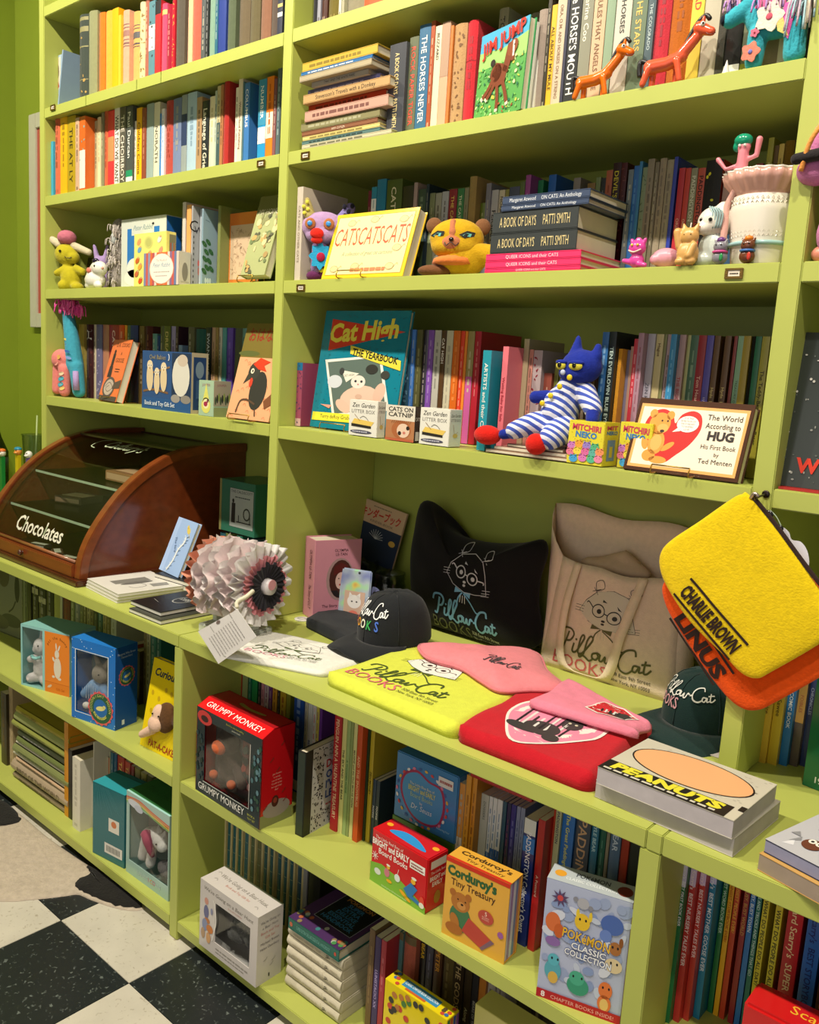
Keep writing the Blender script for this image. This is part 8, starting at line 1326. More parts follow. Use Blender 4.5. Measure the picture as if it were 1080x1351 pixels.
# ---- horses, donkey on the second shelf
def horse(label, px, y, s, rz, col, kind, bal=0):
    P = at(px[0], px[1], 1, y); t = thing('toy_horse', label, 'toy', (P.x, y, zB+.0003), rz, 0, 'bendy toy horses'); k = s
    blob('body', [Tt([(.0, 0, .034*k), (.03*k, 0, .036*k), (.055*k, 0, .045*k)], [.0125*k, .012*k, .011*k]), Tt([(.052*k, 0, .045*k), (.082*k, 0, .078*k)], [.0105*k, .0085*k]), Tt([(.082*k, -.002, .086*k), (.104*k, -.006, .076*k)], [.011*k, .0075*k]), Tt([(.085*k, 0, .09*k), (.088*k, 0, .106*k)], [.0045*k, .003*k]),
        Tt([(.0, -.008*k, .03*k), (-.008*k, -.01*k, .004*k)], [.0065*k, .0055*k]), Tt([(.004*k, .008*k, .03*k), (.002*k, .01*k, .004*k)], [.006*k, .0055*k]), Tt([(.05*k, -.008*k, .036*k), (.058*k, -.01*k, .004*k)], [.006*k, .005*k]), Tt([(.046*k, .008*k, .036*k), (.044*k, .01*k, .004*k)], [.006*k, .005*k])], mat(col, kind), t, .0016*k, 4)
    MB().tube(sm([(-.006*k, 0, .042*k), (-.018*k, 0, .046*k), (-.02*k, 0, .034*k), (-.018*k, 0, .02*k)], 4), .0045*k).build('tail', mat('1d1a1a', 'satin'), t, smooth=True)
    MB().tube(sm([(.058*k, .001, .058*k), (.066*k, .002, .078*k), (.078*k, .002, .098*k), (.09*k, .001, .106*k), (.098*k, 0, .098*k)], 5), [.002*k]+[.0042*k]*19+[.003*k]).build('mane', mat('1d1a1a', 'satin'), t, smooth=True)
    MB().ell((.09*k, -.0125*k, .088*k), .0042*k).build('eye_white', mat('ece8e0', 'gloss'), t, smooth=True); MB().ell((.0915*k, -.0162*k, .088*k), .0018*k).build('pupil', mat('15120f', 'gloss'), t, smooth=True)
    MB().tube(sm([(.112*k, -.009*k, .072*k), (.104*k, -.0135*k, .069*k), (.097*k, -.0135*k, .073*k)], 4), .0008*k).build('mouth', mat('6a1c10', 'satin'), t, smooth=True)
horse('smaller bright orange bendy toy horse on the second shelf', (765, 128), .008, .82, .12, 'e06a10', 'gloss')
horse('larger coral red bendy toy horse beside the felt donkey', (855, 113), .008, .9, .12, 'dc5838', 'gloss')
P = at(1000, 85, 1, .02); t = thing('felt_donkey', 'turquoise felt donkey with embroidered flowers and a woolly pastel mane', 'soft toy', (P.x, .022, zB))
tq = mat('3aa4b4', 'felt')
blob('body', [E((.02, 0, .062), (.042, .02, .02)), Tt([(-.004, -.006, .05), (-.006, -.006, .012)], [.015, .013]), Tt([(.05, -.006, .05), (.052, -.006, .014)], [.016, .016]), Tt([(-.01, 0, .07), (-.022, 0, .092)], [.016, .014]), Tt([(-.02, -.002, .096), (-.048, -.01, .078)], [.015, .012]), Tt([(-.02, 0, .104), (-.016, 0, .128)], [.006, .003]), Tt([(-.028, .004, .104), (-.03, .006, .126)], [.005, .003])], tq, t, .0025, 4)
for u, z, r, c in ((-.006, .022, .013, 'd8806c'), (.016, .066, .019, 'dcd2c4'), (-.003, .048, .006, 'd87088')):
    n_ = 8; pts = [(u+(r*(1+.18*math.cos(5*i*math.pi/12)))*math.cos(i*math.pi/12), z+(r*(1+.18*math.cos(5*i*math.pi/12)))*math.sin(i*math.pi/12)) for i in range(24)]; b = MB(); b.prism(pts, .002, ax=1, o=-.0235); b.build('felt_flower', mat(c, 'felt'), t)
    MB().ell((u, -.024, z), (r*.25, .0015, r*.25)).build('flower_centre', mat('7a78c0' if c == 'd8806c' else 'c8586c', 'felt'), t, smooth=True)
b = MB(); b.prism([(.036, .08), (.054, .082), (.046, .03), (.03, .052)], .002, ax=1, o=-.0225); b.build('pink_patch', mat('d862a8', 'felt'), t)
b = MB(); b.prism([(.026, .062), (.034, .066), (.046, .034), (.03, .044)], .0015, ax=1, o=-.0232); b.build('yellow_patch', mat('d8c070', 'felt'), t)
def yarn(name, par, c, sp, n, cols, L=.03, seed=1, r=.0016, down=1):
    q = random.Random(seed)
    for ci, cc in enumerate(cols):
        b = MB()
        for i in range(n//len(cols)):
            p0 = Vector((c[0]+q.uniform(-sp[0], sp[0]), c[1]+q.uniform(-sp[1], sp[1]), c[2]+q.uniform(-sp[2], sp[2]))); d = Vector((q.uniform(-1, 1), q.uniform(-1, .2), q.uniform(-.4, .6)))*L*.4; b.tube(sm([p0, p0+d, p0+d*1.3+Vector((0, 0, -L*down*q.uniform(.5, 1)))], 3), r, n=5)
        b.build(name, mat(cc, 'felt'), par, smooth=True, kind='stuff')
yarn('woolly_mane', t, (.006, -.006, .094), (.02, .008, .008), 60, ('b48cc8', 'c85c8c', 'd8b0c0'), .022, 3); yarn('woolly_tail', t, (.066, -.008, .085), (.006, .008, .006), 40, ('c8b0c0', 'a0c0c8', 'd8ccb8'), .05, 4); yarn('woolly_forelock', t, (-.045, -.01, .105), (.008, .006, .006), 20, ('b48cc8', 'c8a0b8'), .018, 5)
MB().ell((-.055, -.014, .078), (.006, .008, .008)).build('nose', mat('1c2430', 'felt'), t, smooth=True)
t = thing('paper_cone', 'tiny white paper point standing before the black book on the second shelf', 'ornament', (at(957, 90, 1, .006).x, .008, zB)); MB().lathe([(.006, 0), (.0005, .02)], n=12).build('cone', mat('dcd6cc', 'paper'), t)
# ---- third shelf: cats
def sc(px, py, y): P = at(px, py, 1, y); return P
P = sc(432, 300, .03); t = thing('felt_cat', 'patchwork lilac felt cat with blue button eyes and a big red nose', 'soft toy', (P.x-.03, .045, zC)); t.rotation_euler = (0, 0, .55); hz = P.z-zC
blob('head', [E((0, 0, hz+.005), (.052, .024, .034)), E((0, -.004, hz-.014), (.04, .024, .022))], mat('a888b0', 'felt'), t, .003, 5)
blob('left_ear', [Tt([(-.032, .0, hz+.028), (-.04, .0, hz+.062)], [.014, .007])], mat('b0a060', 'felt'), t, .0025, 3); blob('right_ear', [Tt([(.04, .01, hz+.022), (.058, .012, hz+.05)], [.016, .012])], mat('7c70a4', 'felt'), t, .0025, 3)
for x, z in ((-.034, .04), (-.044, .046), (-.036, .056), (-.042, .032)): MB().ell((x, -.013, hz+z), (.0045, .003, .0045)).build('ear_dot', mat('d8d048', 'felt'), t, smooth=True)
for x, z in ((.05, .03), (.058, .04), (.066, .052), (.048, .05)): MB().ell((x, -.004, hz+z), (.005, .003, .006)).build('ear_dot', mat('1c1a28', 'felt'), t, smooth=True)
for x in (-.024, .019): MB().ell((x, -.024, hz+.008), (.0125, .003, .0125)).build('eye_patch', mat('a8683c', 'felt'), t, smooth=True); MB().ell((x, -.0275, hz+.008), (.006, .0025, .006)).build('blue_eye', mat('3c8cd0', 'gloss'), t, smooth=True)
MB().ell((-.006, -.03, hz-.014), (.016, .008, .012)).build('red_nose', mat('d8281c', 'felt'), t, smooth=True); MB().ell((-.006, -.028, hz-.028), (.014, .006, .008)).build('red_mouth', mat('c42418', 'felt'), t, smooth=True)
blob('body', [Tt([(-.004, 0, hz-.03), (-.008, 0, .03)], [.02, .018])], mat('8c6c98', 'felt'), t, .003, 4)
b = MB(); b.prism([(.002+(.023+.004*math.cos(8*i*math.pi/16))*math.cos(i*math.pi/16), hz-.062+(.027+.004*math.cos(8*i*math.pi/16))*math.sin(i*math.pi/16)) for i in range(32)], .004, ax=1, o=-.0235); b.build('blue_flower', mat('2c9cc8', 'felt'), t); MB().ell((.004, -.025, hz-.064), (.010, .003, .010)).build('flower_centre', mat('a81c3c', 'felt'), t, smooth=True)
blob('feet', [E((-.016, -.006, .012), (.018, .016, .012)), E((.006, -.0, .02), (.018, .014, .016))], mat('5c2450', 'felt'), t, .0025, 3); MB().ell((.004, -.014, .026), (.006, .003, .006)).build('yellow_dot', mat('e0d040', 'felt'), t, smooth=True)
P = sc(475, 270, .12); t = thing('felt_banner', 'lilac felt arm of letters reading LIKE T behind the felt cat', 'soft toy', (P.x-.07, .095, zC)); MB().box((0, 0, .09), (.11, .012, .125)).build('banner', mat('6a5c98', 'felt'), t, bevel=.004); MB().tube([(.03, .006, 0), (.03, .006, .09)], .006).build('support', mat('6a5c98', 'felt'), t, smooth=True); a = front(t, .11, .125); a.text('LIKE T', .62, .8, .13, '1c1a2c', w=.6, bold=.02, rot=-6); a.flush()
P = sc(601, 318, .05); t = thing('plush_cat', 'mustard yellow vintage plush cat with brown ears and a checked neck ruff', 'soft toy', (P.x-.004, .058, zC)); t.rotation_euler = (0, 0, .5); t.scale = (1.12, 1.05, 1); ye = mat('c29818', 'felt'); hz = sc(601, 312, .03).z-zC; k = .95
blob('head', [E((0, 0, hz), (.05, .03, .04)), E((0, -.004, hz-.016), (.046, .03, .026))], ye, t, .003, 5); blob('body', [E((.012, 0, .038), (.045, .03, .036)), Tt([(.03, -.004, .05), (.075, -.004, .045)], [.022, .022])], ye, t, .003, 5)
for s_ in (-1, 1): blob('ear', [E((s_*.044, .008, hz+.026), (.015, .01, .017))], mat('7a5234', 'felt'), t, .0025, 3)
blob('foot', [E((-.035, -.01, .012), (.032, .018, .0125))], mat('70482c', 'felt'), t, .0025, 3); blob('muzzle', [E((-.004, -.024, hz-.012), (.02, .012, .016)), Tt([(-.006, -.016, hz+.031), (-.004, -.024, hz+.008)], [.006, .008])], mat('b8704c', 'felt'), t, .0025, 3)
MB().lathe([(.026, 0), (.040, .004), (.037, .014), (.024, .02)], n=32, c=(0, -.002, hz-.054), wob=lambda j, th: 1+.06*math.sin(12*th)).build('checked_ruff', mat('d87838', 'cloth'), t, smooth=True)
a = Art(t, (0, 0, 0), (1, 0, 0), (0, 0, 1), 1, 1, fn=lambda u, v, k_: Vector((u, -.0312+abs(u)**2*9-k_, v)))
for s_, x in ((-1, -.032), (1, .022)): a.poly([(x-.014, hz+.004), (x, hz+.012), (x+.014, hz+.010), (x+.012, hz+.002), (x-.004, hz-.002)], '2c2c2c', 'stitched_eye'); a.poly([(x-.008, hz+.003), (x, hz+.008), (x+.008, hz+.007), (x+.006, hz+.001)], '6cc0b8', 'stitched_eye')
a.flush(); MB().ell((-.004, -.037, hz-.006), (.0045, .003, .004)).build('nose', mat('1c1814', 'gloss'), t, smooth=True)
MB().tube(sm([(-.016, -.034, hz-.012), (-.012, -.0375, hz-.018), (-.004, -.038, hz-.012), (.004, -.0375, hz-.018), (.009, -.034, hz-.012)], 4), .0009).build('mouth', mat('2c1c18', 'satin'), t, smooth=True)
def fig(name, label, px, y, prims, col, kind='gloss', vox=.0014, z=zC, s=1.0, rz=0): P = at(px[0], px[1], 1, y); t = thing(name, label, 'figurine', (P.x, y, z+.0002), rz, 0); t.scale = (s, s, s); blob('body', prims, mat(col, kind), t, vox, 3); return t
t = fig('cat_figurine', 'hot pink grinning cat figurine beside the pile of books', (839, 350), .012, [E((0, 0, .012), (.013, .011, .012)), E((0, -.002, .032), (.015, .011, .0125)), Tt([(-.01, 0, .042), (-.012, 0, .046)], [.004, .003]), Tt([(.01, 0, .042), (.012, 0, .046)], [.004, .003]), Tt([(-.01, -.004, .01), (-.02, -.006, .012)], [.005, .004]), E((.0, 0, .046), (.006, .004, .004)), Tt([(.008, -.006, .006), (.018, -.006, .004)], [.005, .004])], 'd8489c'); eye2(t, [(-.005, -.0125, .036), (.005, -.0125, .036)], .0022, 'e8d040'); MB().tube(sm([(-.011, -.0105, .028), (0, -.0135, .0245), (.011, -.0105, .029)], 4), .0012).build('grin', mat('f0d0c0', 'satin'), t, smooth=True)
t = fig('pink_pig', 'pale pink rounded pig figurine behind the wax cat', (877, 350), .03, [E((0, 0, .017), (.024, .018, .0165)), E((-.012, -.012, .014), (.01, .008, .009))], 'dc98a8', 'satin')
t = fig('wax_cat', 'honey coloured wax lucky cat candle with one raised paw', (905, 350), .006, [E((0, 0, .018), (.018, .014, .02)), E((.001, -.001, .045), (.015, .012, .014)), Tt([(-.008, 0, .056), (-.011, 0, .064)], [.005, .002]), Tt([(.01, 0, .056), (.013, 0, .064)], [.005, .002]), Tt([(-.014, -.003, .03), (-.018, -.004, .052)], [.006, .007]), Tt([(.012, -.008, .03), (.008, -.013, .014)], [.006, .006]), E((-.008, -.009, .006), (.008, .007, .006)), E((.01, -.009, .006), (.008, .007, .006))], 'd0a05c', 'satin'); eye2(t, [(-.004, -.012, .047), (.007, -.012, .047)], .0011, '9a7038'); MB().tube([(0, 0, .058), (.001, 0, .066)], .001).build('wick', mat('e8e4dc', 'cloth'), t)
P = at(985, 345, 1, .04); t = thing('ceramic_planter', 'big cream ceramic basket planter with a pink ruffled rim and a kitten', 'planter', (P.x+.012, .058, zC)); cr = mat('e2dacb', 'gloss'); H_ = at(985, 258, 1, .03).z-zC
MB().lathe([(.040, 0), (.042, .004), (.046, H_*.35), (.0525, H_*.75), (.050, H_*.98), (.044, H_), (.040, H_*.9), (.035, .02)], n=60, wob=lambda j, th: 1+(.012*math.sin(30*th) if j in (1, 2, 3) else 0)).build('basket', cr, t, smooth=True)
b = MB(); [b.tube([(r_*math.sin(th)*1.0, -r_*math.cos(th), z_), (r2_*math.sin(th+.035), -r2_*math.cos(th+.035), z_+.003), (r_*math.sin(th+.07), -r_*math.cos(th+.07), z_)], .0006, n=4, cap=False) for k_ in range(10) for r_, r2_, z_ in ((.047+.0006*k_, .047+.0006*k_, H_*.4+k_*.006),) for th in [(-1.2+.14*i) for i in range(16)]]; b.build('knit_relief', mat('cfc4b0', 'gloss'), t, kind='stuff')
MB().lathe([(.0475, H_*.28), (.050, H_*.29), (.050, H_*.33), (.0475, H_*.34)], n=40).build('blue_ribbon', mat('9cc0c0', 'gloss'), t, smooth=True)
b = MB(); b.lathe([(.046, H_-.004), (.050, H_+.004), (.062, H_+.018), (.066, H_+.03), (.060, H_+.032), (.045, H_+.01)], n=96, wob=lambda j, th: 1+(.035*math.sin(24*th) if j in (2, 3, 4) else .01*math.sin(24*th))); b.build('ruffled_rim', mat('d4a294', 'gloss'), t, smooth=True); MB().lathe([(.064, H_+.029), (.067, H_+.033), (.061, H_+.034)], n=96, wob=lambda j, th: 1+.035*math.sin(24*th)).build('rim_edge', cr, t, smooth=True)
kx = at(938, 300, 1, .03).x-t.location.x
blob('kitten_head', [E((kx, -.025, H_*.66), (.024, .02, .024)), E((kx-.010, -.038, H_*.56), (.013, .01, .010)), E((kx+.014, -.02, H_*.7), (.018, .018, .028))], cr, t, .002, 4); blob('kitten_body', [E((kx+.004, -.02, .03), (.024, .02, .03)), E((kx-.008, -.03, .012), (.02, .014, .012))], mat('c8d0c8', 'gloss'), t, .002, 4)
b = MB(); [b.tube(sm([(kx-.002+.004*i, -.038-.001*i, H_*.66+.022-.001*i), (kx+.006+.004*i, -.042, H_*.66+.008), (kx+.003+.004*i, -.04, H_*.66-.012)], 3), .0016, n=5) for i in range(5)]; b.build('painted_curls', mat('9cb4b4', 'gloss'), t, smooth=True, kind='stuff'); eye2(t, [(kx-.012, -.0405, H_*.68), (kx+.004, -.0445, H_*.67)], .0032); MB().ell((kx-.012, -.047, H_*.57), (.003, .002, .002)).build('nose', mat('c87868', 'gloss'), t, smooth=True)
MB().tube(sm([(kx+.026, -.03, .01), (kx+.024, -.034, H_*.3), (kx+.024, -.034, H_*.55), (kx+.022, -.03, H_*.85), (kx+.034, -.03, H_+.012)], 5), .0055).build('bonnet_frill', mat('d8a498', 'gloss'), t, smooth=True)
for nm, lab, px, c1_, c2_, c3_ in (('cat_figurine', 'tiny grey cat figurine with a purple hat and pink scarf', 948, '85828a', '6a3c7c', 'c8488c'), ('dog_figurine', 'tiny brown animal figurine with an orange hat and blue bow', 984, '6a3c28', 'd87820', '3c6cb0')):
    t = fig(nm, lab, (px, 347), .001+.006, [E((0, 0, .011), (.012, .010, .011)), E((0, -.001, .027), (.011, .009, .0095)), Tt([(-.007, 0, .033), (-.009, 0, .037)], [.003, .002]), Tt([(.007, 0, .033), (.009, 0, .037)], [.003, .002])], c1_, vox=.0012); MB().lathe([(.007, .034), (.006, .04), (.001, .042)], n=14).build('hat', mat(c2_, 'gloss'), t, smooth=True); MB().tube([(math.cos(i*math.pi/6)*.010, math.sin(i*math.pi/6)*.009-.001, .019) for i in range(13)], .002).build('scarf', mat(c3_, 'gloss'), t, smooth=True); eye2(t, [(-.004, -.0095, .029), (.004, -.0095, .029)], .0012); MB().ell((.006, -.010, .010), (.003, .002, .006)).build('parcel', mat('2c8a4c' if px < 960 else 'c83c30', 'gloss'), t, smooth=True)
P = at(983, 246, 1, .03); t = thing('bendy_figure', 'pink clay figure with green hair waving from the rim of the planter', 'figurine', (P.x-.002, .012, zC+H_+.031)); 
blob('body', [Tt([(0, 0, .004), (0, 0, .03)], [.009, .008]), E((0, 0, .036), (.010, .008, .010)), Tt([(.006, 0, .018), (.02, 0, .022), (.022, 0, .045)], [.004, .004, .005]), Tt([(-.006, 0, .010), (-.024, -.002, .006), (-.038, 0, .022)], [.004, .003, .004])], mat('d8808c', 'satin'), t, .0014, 3); blob('green_hair', [E((-.002, 0, .046), (.014, .011, .010)), E((-.011, 0, .038), (.006, .006, .008))], mat('18906c', 'gloss'), t, .0014, 3); eye2(t, [(-.004, -.0085, .037), (.004, -.0085, .037)], .0022, 'e8e4dc')
# ---- third shelf left toys
P = at(78, 372, 1, .03); t = thing('plush_toy', 'chartreuse plush creature with cream ears and a pink pompom hat', 'soft toy', (P.x+.01, .05, zC)); gz_ = mat('b0a420', 'felt')
blob('body', [E((.012, 0, .03), (.026, .022, .03)), Tt([(.0, -.006, .05), (-.02, -.01, .04)], [.01, .008]), Tt([(.03, -.006, .052), (.05, -.012, .045)], [.01, .009]), E((.0, -.012, .012), (.014, .016, .012)), E((.036, -.012, .010), (.016, .016, .010)), E((.0, 0, .085), (.03, .022, .026)), E((.02, -.004, .078), (.016, .016, .014))], gz_, t, .0028, 5)
for s_, p0, p1 in ((0, (-.02, 0, .108), (-.058, .0, .128)), (1, (.02, 0, .105), (.058, .002, .092))): blob('ear', [Tt([p0, p1], [.010, .008])], mat('c8bc9c', 'felt'), t, .0025, 3)
t.scale = (1.32,)*3; t.rotation_euler = (0, 0, .5); MB().ell((.002, -.002, .124), (.023, .02, .017)).build('pink_pompom_hat', mat('b86878', 'fur'), t, smooth=True); eye2(t, [(-.003, -.0225, .09)], .003); MB().tube(sm([(.008, -.021, .078), (.016, -.0215, .074), (.026, -.019, .077)], 4), .0008).build('smile', mat('2c2410', 'satin'), t, smooth=True)
P = at(115, 372, 1, .06); t = thing('plush_toy', 'small lilac rabbit with pointed ears and dark glasses', 'soft toy', (P.x+.012, .10, zC)); t.scale = (1.3,)*3; t.rotation_euler = (0, 0, .4); blob('body', [E((0, 0, .03), (.022, .018, .03)), E((0, 0, .068), (.02, .016, .017)), Tt([(-.012, 0, .08), (-.02, 0, .108)], [.007, .004]), Tt([(.012, 0, .08), (.018, 0, .108)], [.007, .004])], mat('9c84b0', 'felt'), t, .0025, 4); MB().ell((-.003, -.017, .07), (.010, .005, .007)).build('dark_glasses', mat('20182c', 'gloss'), t, smooth=True)
P = at(124, 376, 1, .02); t = thing('rabbit_figurine', 'glossy white china rabbit with pink inner ear', 'figurine', (P.x, .03, zC)); t.scale = (1.32,)*3; blob('body', [E((-.008, 0, .02), (.032, .02, .021)), E((.014, -.002, .044), (.021, .016, .017)), Tt([(.0, -.006, .05), (-.022, -.006, .034)], [.008, .007]), E((.018, -.008, .007), (.014, .008, .007)), E((-.02, -.008, .007), (.016, .008, .007))], mat('e0dcd0', 'gloss'), t, .002, 4); MB().ell((-.012, -.0145, .040), (.009, .003, .006)).build('inner_ear', mat('d87868', 'gloss'), t, smooth=True); eye2(t, [(.018, -.0165, .048)], .0024); MB().ell((.033, -.006, .044), (.003, .003, .003)).build('nose', mat('c88870', 'gloss'), t, smooth=True)
P = at(147, 372, 1, .05); t = thing('shaggy_doll', 'grey shaggy fur doll with a pale face next to the rabbit gift box', 'soft toy', (P.x, .075, zC)); hz = at(147, 290, 1, .07).z-zC
blob('body', [E((0, 0, hz*.2), (.03, .022, hz*.2)), E((0, 0, hz*.5), (.026, .022, hz*.22)), E((.0, 0, hz*.85), (.026, .022, hz*.16))], mat('8c847c', 'fur'), t, .003, 2); blob('face', [E((.0, -.018, hz*.72), (.014, .008, .018))], mat('b4b8b4', 'felt'), t, .0022, 3); yarn('shaggy_fur', t, (0, -.014, hz*.5), (.024, .012, hz*.42), 170, ('b8aca0', '9a9088', 'c8c0b8'), .022, 8, .0015)
# ---- giraffe on the fourth shelf
P = at(82, 520, 1, .03); t = thing('plush_giraffe', 'tall painted cloth giraffe in turquoise and pink with a bright pink mane', 'soft toy', (P.x+.004, .05, zD)); t.scale = (1.1, 1, 1); t.rotation_euler = (0, 0, .35); hz = at(75, 400, 1, .05).z-zD
blob('body', [Tt([(.022, 0, .10), (.014, 0, .17), (-.004, 0, hz-.02)], [.027, .023, .017]), E((-.0, -.002, hz-.004), (.019, .016, .018)), Tt([(.006, -.006, hz-.02), (.046, -.012, hz-.03)], [.012, .008]), Tt([(.032, -.006, .10), (.044, -.008, .02)], [.022, .019])], mat('3f97ac', 'felt'), t, .003, 4)
blob('hind_quarters', [E((-.018, -.008, .118), (.034, .026, .034)), Tt([(-.002, -.016, .09), (.0, -.018, .018)], [.019, .017]), Tt([(-.036, -.002, .09), (-.040, -.002, .022)], [.017, .016])], mat('d87c74', 'felt'), t, .003, 4)
a = Art(t, (0, 0, 0), (1, 0, 0), (0, 0, 1), 1, 1, fn=lambda u, v, k_: Vector((u, -.0365-k_+(.014 if v > .15 else 0)+abs(u)*.3, v)))
for u, v, r, c in ((-.002, .04, .011, '4ca4b4'), (.004, .028, .009, 'e0c070'), (.0, .058, .011, '4ca4b4'), (.002, .074, .009, 'e0c8a0'), (-.01, .125, .011, 'e0b060'), (-.02, .105, .009, 'e8a090')): a.ell(u, v, r, r*.6, c, 'painted_spots', rot=.4)
for u, v, r, c in ((.02, .145, .008, '3468a8'), (.014, .165, .009, '5c4c9c'), (.008, .182, .007, 'd0c060'), (.024, .125, .009, '7c9cd0')): a.ell(u, v, r, r*.5, c, 'painted_spots', rot=-.3)
a.flush(); MB().tube([(.046, -.026, .085), (.05, -.027, .025)], [.008, .010]).build('lilac_inner_leg', mat('a890c0', 'felt'), t, smooth=True); yarn('pink_mane', t, (.012, -.012, hz+.004), (.024, .010, .010), 110, ('e0489c', 'e868a8'), .035, 12, .0016); yarn('pink_forelock', t, (.05, -.016, hz-.014), (.012, .008, .006), 50, ('e0489c', 'e868a8'), .03, 13, .0016); MB().tube([(-.012, 0, hz+.012), (-.018, 0, hz+.03)], [.007, .004]).build('striped_horn', mat('c8b8a8', 'felt'), t, smooth=True)
# ---- seated blue cat in striped pyjamas (a plain cloth cat)
P = at(735, 585, 1, .03); SX = P.x; Zs = zD+.0215; t = thing('plush_cat', 'dark blue plush cat lounging in blue-striped pyjamas with big red shoes', 'soft toy', (SX, .06, Zs)); o_ = lambda px, py, y: at(px, py, 1, y)-Vector((SX, .06, Zs)); bl = mat('1c2c8c', 'felt')
hd = o_(767, 484, .045); blob('head', [E(hd, (.040, .03, .031)), E(hd+Vector((-.006, -.004, -.012)), (.036, .026, .02)), Tt([hd+Vector((-.014, 0, .02)), o_(763, 446, .05)], [.014, .005]), Tt([hd+Vector((.028, 0, .018)), o_(789, 458, .05)], [.011, .007])], bl, t, .003, 4)
st = mat('dcdce6', 'cloth').copy(); st.name = 'striped_cloth'; nt = st.node_tree; bb = nt.nodes['Principled BSDF']; tcn = nt.nodes.new('ShaderNodeTexCoord'); wv = nt.nodes.new('ShaderNodeTexWave'); wv.wave_type = 'BANDS'; wv.bands_direction = 'DIAGONAL'; wv.inputs['Scale'].default_value = 32; wv.inputs['Distortion'].default_value = .6; cr_ = nt.nodes.new('ShaderNodeValToRGB'); cr_.color_ramp.interpolation = 'CONSTANT'; cr_.color_ramp.elements[0].color = (*lin('4458b4'), 1); cr_.color_ramp.elements[1].position = .48; cr_.color_ramp.elements[1].color = (*lin('dcdcea'), 1)
mpn = nt.nodes.new('ShaderNodeMapping'); mpn.inputs['Rotation'].default_value = (0, .5, 0); nt.links.new(tcn.outputs['Object'], mpn.inputs[0]); nt.links.new(mpn.outputs[0], wv.inputs[0]); nt.links.new(wv.outputs[0], cr_.inputs[0]); nt.links.new(cr_.outputs[0], bb.inputs['Base Color'])
blob('pyjama_jacket', [Tt([o_(757, 507, .05), o_(738, 545, .045)], [.026, .036]), Tt([o_(772, 518, .045), o_(782, 540, .03)], [.02, .017]), Tt([o_(745, 515, .05), o_(728, 528, .04)], [.018, .016])], st, t, .003, 4)
blob('pyjama_trousers', [Tt([o_(735, 560, .045), o_(700, 560, .02), o_(678, 568, .01)], [.032, .022, .017]), Tt([o_(742, 566, .035), o_(726, 578, .005)], [.03, .022])], st, t, .003, 4)
[blob('limb', [q_], bl, t, .0025, 3) for q_ in (Tt([o_(782, 540, .03), o_(781, 555, .015)], [.013, .012]), Tt([o_(722, 523, .04), o_(706, 524, .03)], [.012, .012]), Tt([o_(680, 571, .012), o_(664, 573, .005)], [.010, .010]), Tt([o_(722, 580, .004), o_(708, 580, -.002)], [.010, .010]))]
for c_, rr_ in (((643, 574, .004), (.030, .02, .019)), ((707, 586, -.008), (.021, .018, .020))): blob('red_shoe', [E(o_(*c_), rr_)], mat('cc1e14', 'felt'), t, .003, 2)
for px, py in ((751, 498), (738, 510), (726, 522), (715, 532)): MB().ell(o_(px, py, .012), (.0055, .0025, .0055)).build('yellow_button', mat('dcc020', 'gloss'), t, smooth=True)
for dx, rx_ in ((-.026, .010), (.004, .014)): MB().ell(hd+Vector((dx, -.0285, .0)), (rx_, .004, .0075)).build('eye_patch', mat('c8bc40', 'felt'), t, smooth=True); MB().ell(hd+Vector((dx-.001, -.0325, .001)), (.004, .002, .0048)).build('pupil', mat('141414', 'gloss'), t, smooth=True); MB().ell(hd+Vector((dx, -.0275, .0062)), (rx_*1.15, .0055, .0045)).build('eyelid', bl, t, smooth=True)
MB().ell(hd+Vector((-.018, -.033, -.012)), (.005, .003, .005)).build('nose', mat('b8c0d8', 'felt'), t, smooth=True)
# ---- left end of the counter, beyond the bookcase
P = at(24, 640, 1, .12); tr = thing('display_box', 'low green cardboard tray under the sweet dispensers, left of the case', 'box', (P.x-.2, .06, cK)); MB().box((0, 0, 0), (.42, .15, .06)).build('tray', mat('4a7a3a', 'satin'), tr, bevel=.002)
for i, (px, py, c, hc, hat, lab) in enumerate(((3, 598, '1f7a34', 'd8d0c0', 'd86a24', 'green sweet dispenser with a pale head and orange cap'), (24, 596, 'c8b41c', 'd88a3c', '2c88a8', 'yellow sweet dispenser with an orange head and blue cap'), (38, 600, '6a4aa0', 'e0dcd4', None, 'purple sweet dispenser with a white animal head'), (54, 604, '3a2430', 'a02850', 'a02850', 'dark sweet dispenser with a crimson curly head'))):
    P = at(px, py, 1, .10+.01*i); t = thing('sweet_dispenser', lab, 'toy', (P.x, .10+.01*i, cK+.0605)); H_ = P.z-cK-.06; MB().box((-.011, -.007, .004), (.011, .007, H_-.012)).build('stem', mat(c, 'gloss'), t, bevel=.002); MB().box((-.014, -.010, 0), (.014, .010, .004)).build('foot', mat(c, 'gloss'), t, bevel=.001)
    MB().ell((0, 0, H_), (.015, .013, .014)).ell((.005, -.011, H_-.003), (.009, .008, .005)).build('head', mat(hc, 'gloss'), t, smooth=True, kind='stuff'); eye2(t, [(.006, -.011, H_+.005)], .0022)
    if hat: MB().ell((-.001, 0, H_+.010), (.0155, .0135, .008)).build('cap', mat(hat, 'gloss'), t, smooth=True)
P = at(46, 573, 1, .24); t = thing('plastic_cup', 'clear plastic cup with a straw behind the display case', 'cup', (P.x, .24, cK)); H_ = P.z-cK; MB().lathe([(.030, 0), (.032, .003), (.047, H_-.006), (.050, H_-.004), (.050, H_), (.046, H_), (.030, .004)], n=32).build('cup_body', gl, t, smooth=True); MB().lathe([(.030, .005), (.040, H_*.55)], n=28).build('drink', mat('a8a08c', 'satin'), t, smooth=True); MB().tube([(-.01, 0, .02), (.02, 0, H_+.075)], .0034).build('straw', mat('a0b070', 'satin'), t, smooth=True)
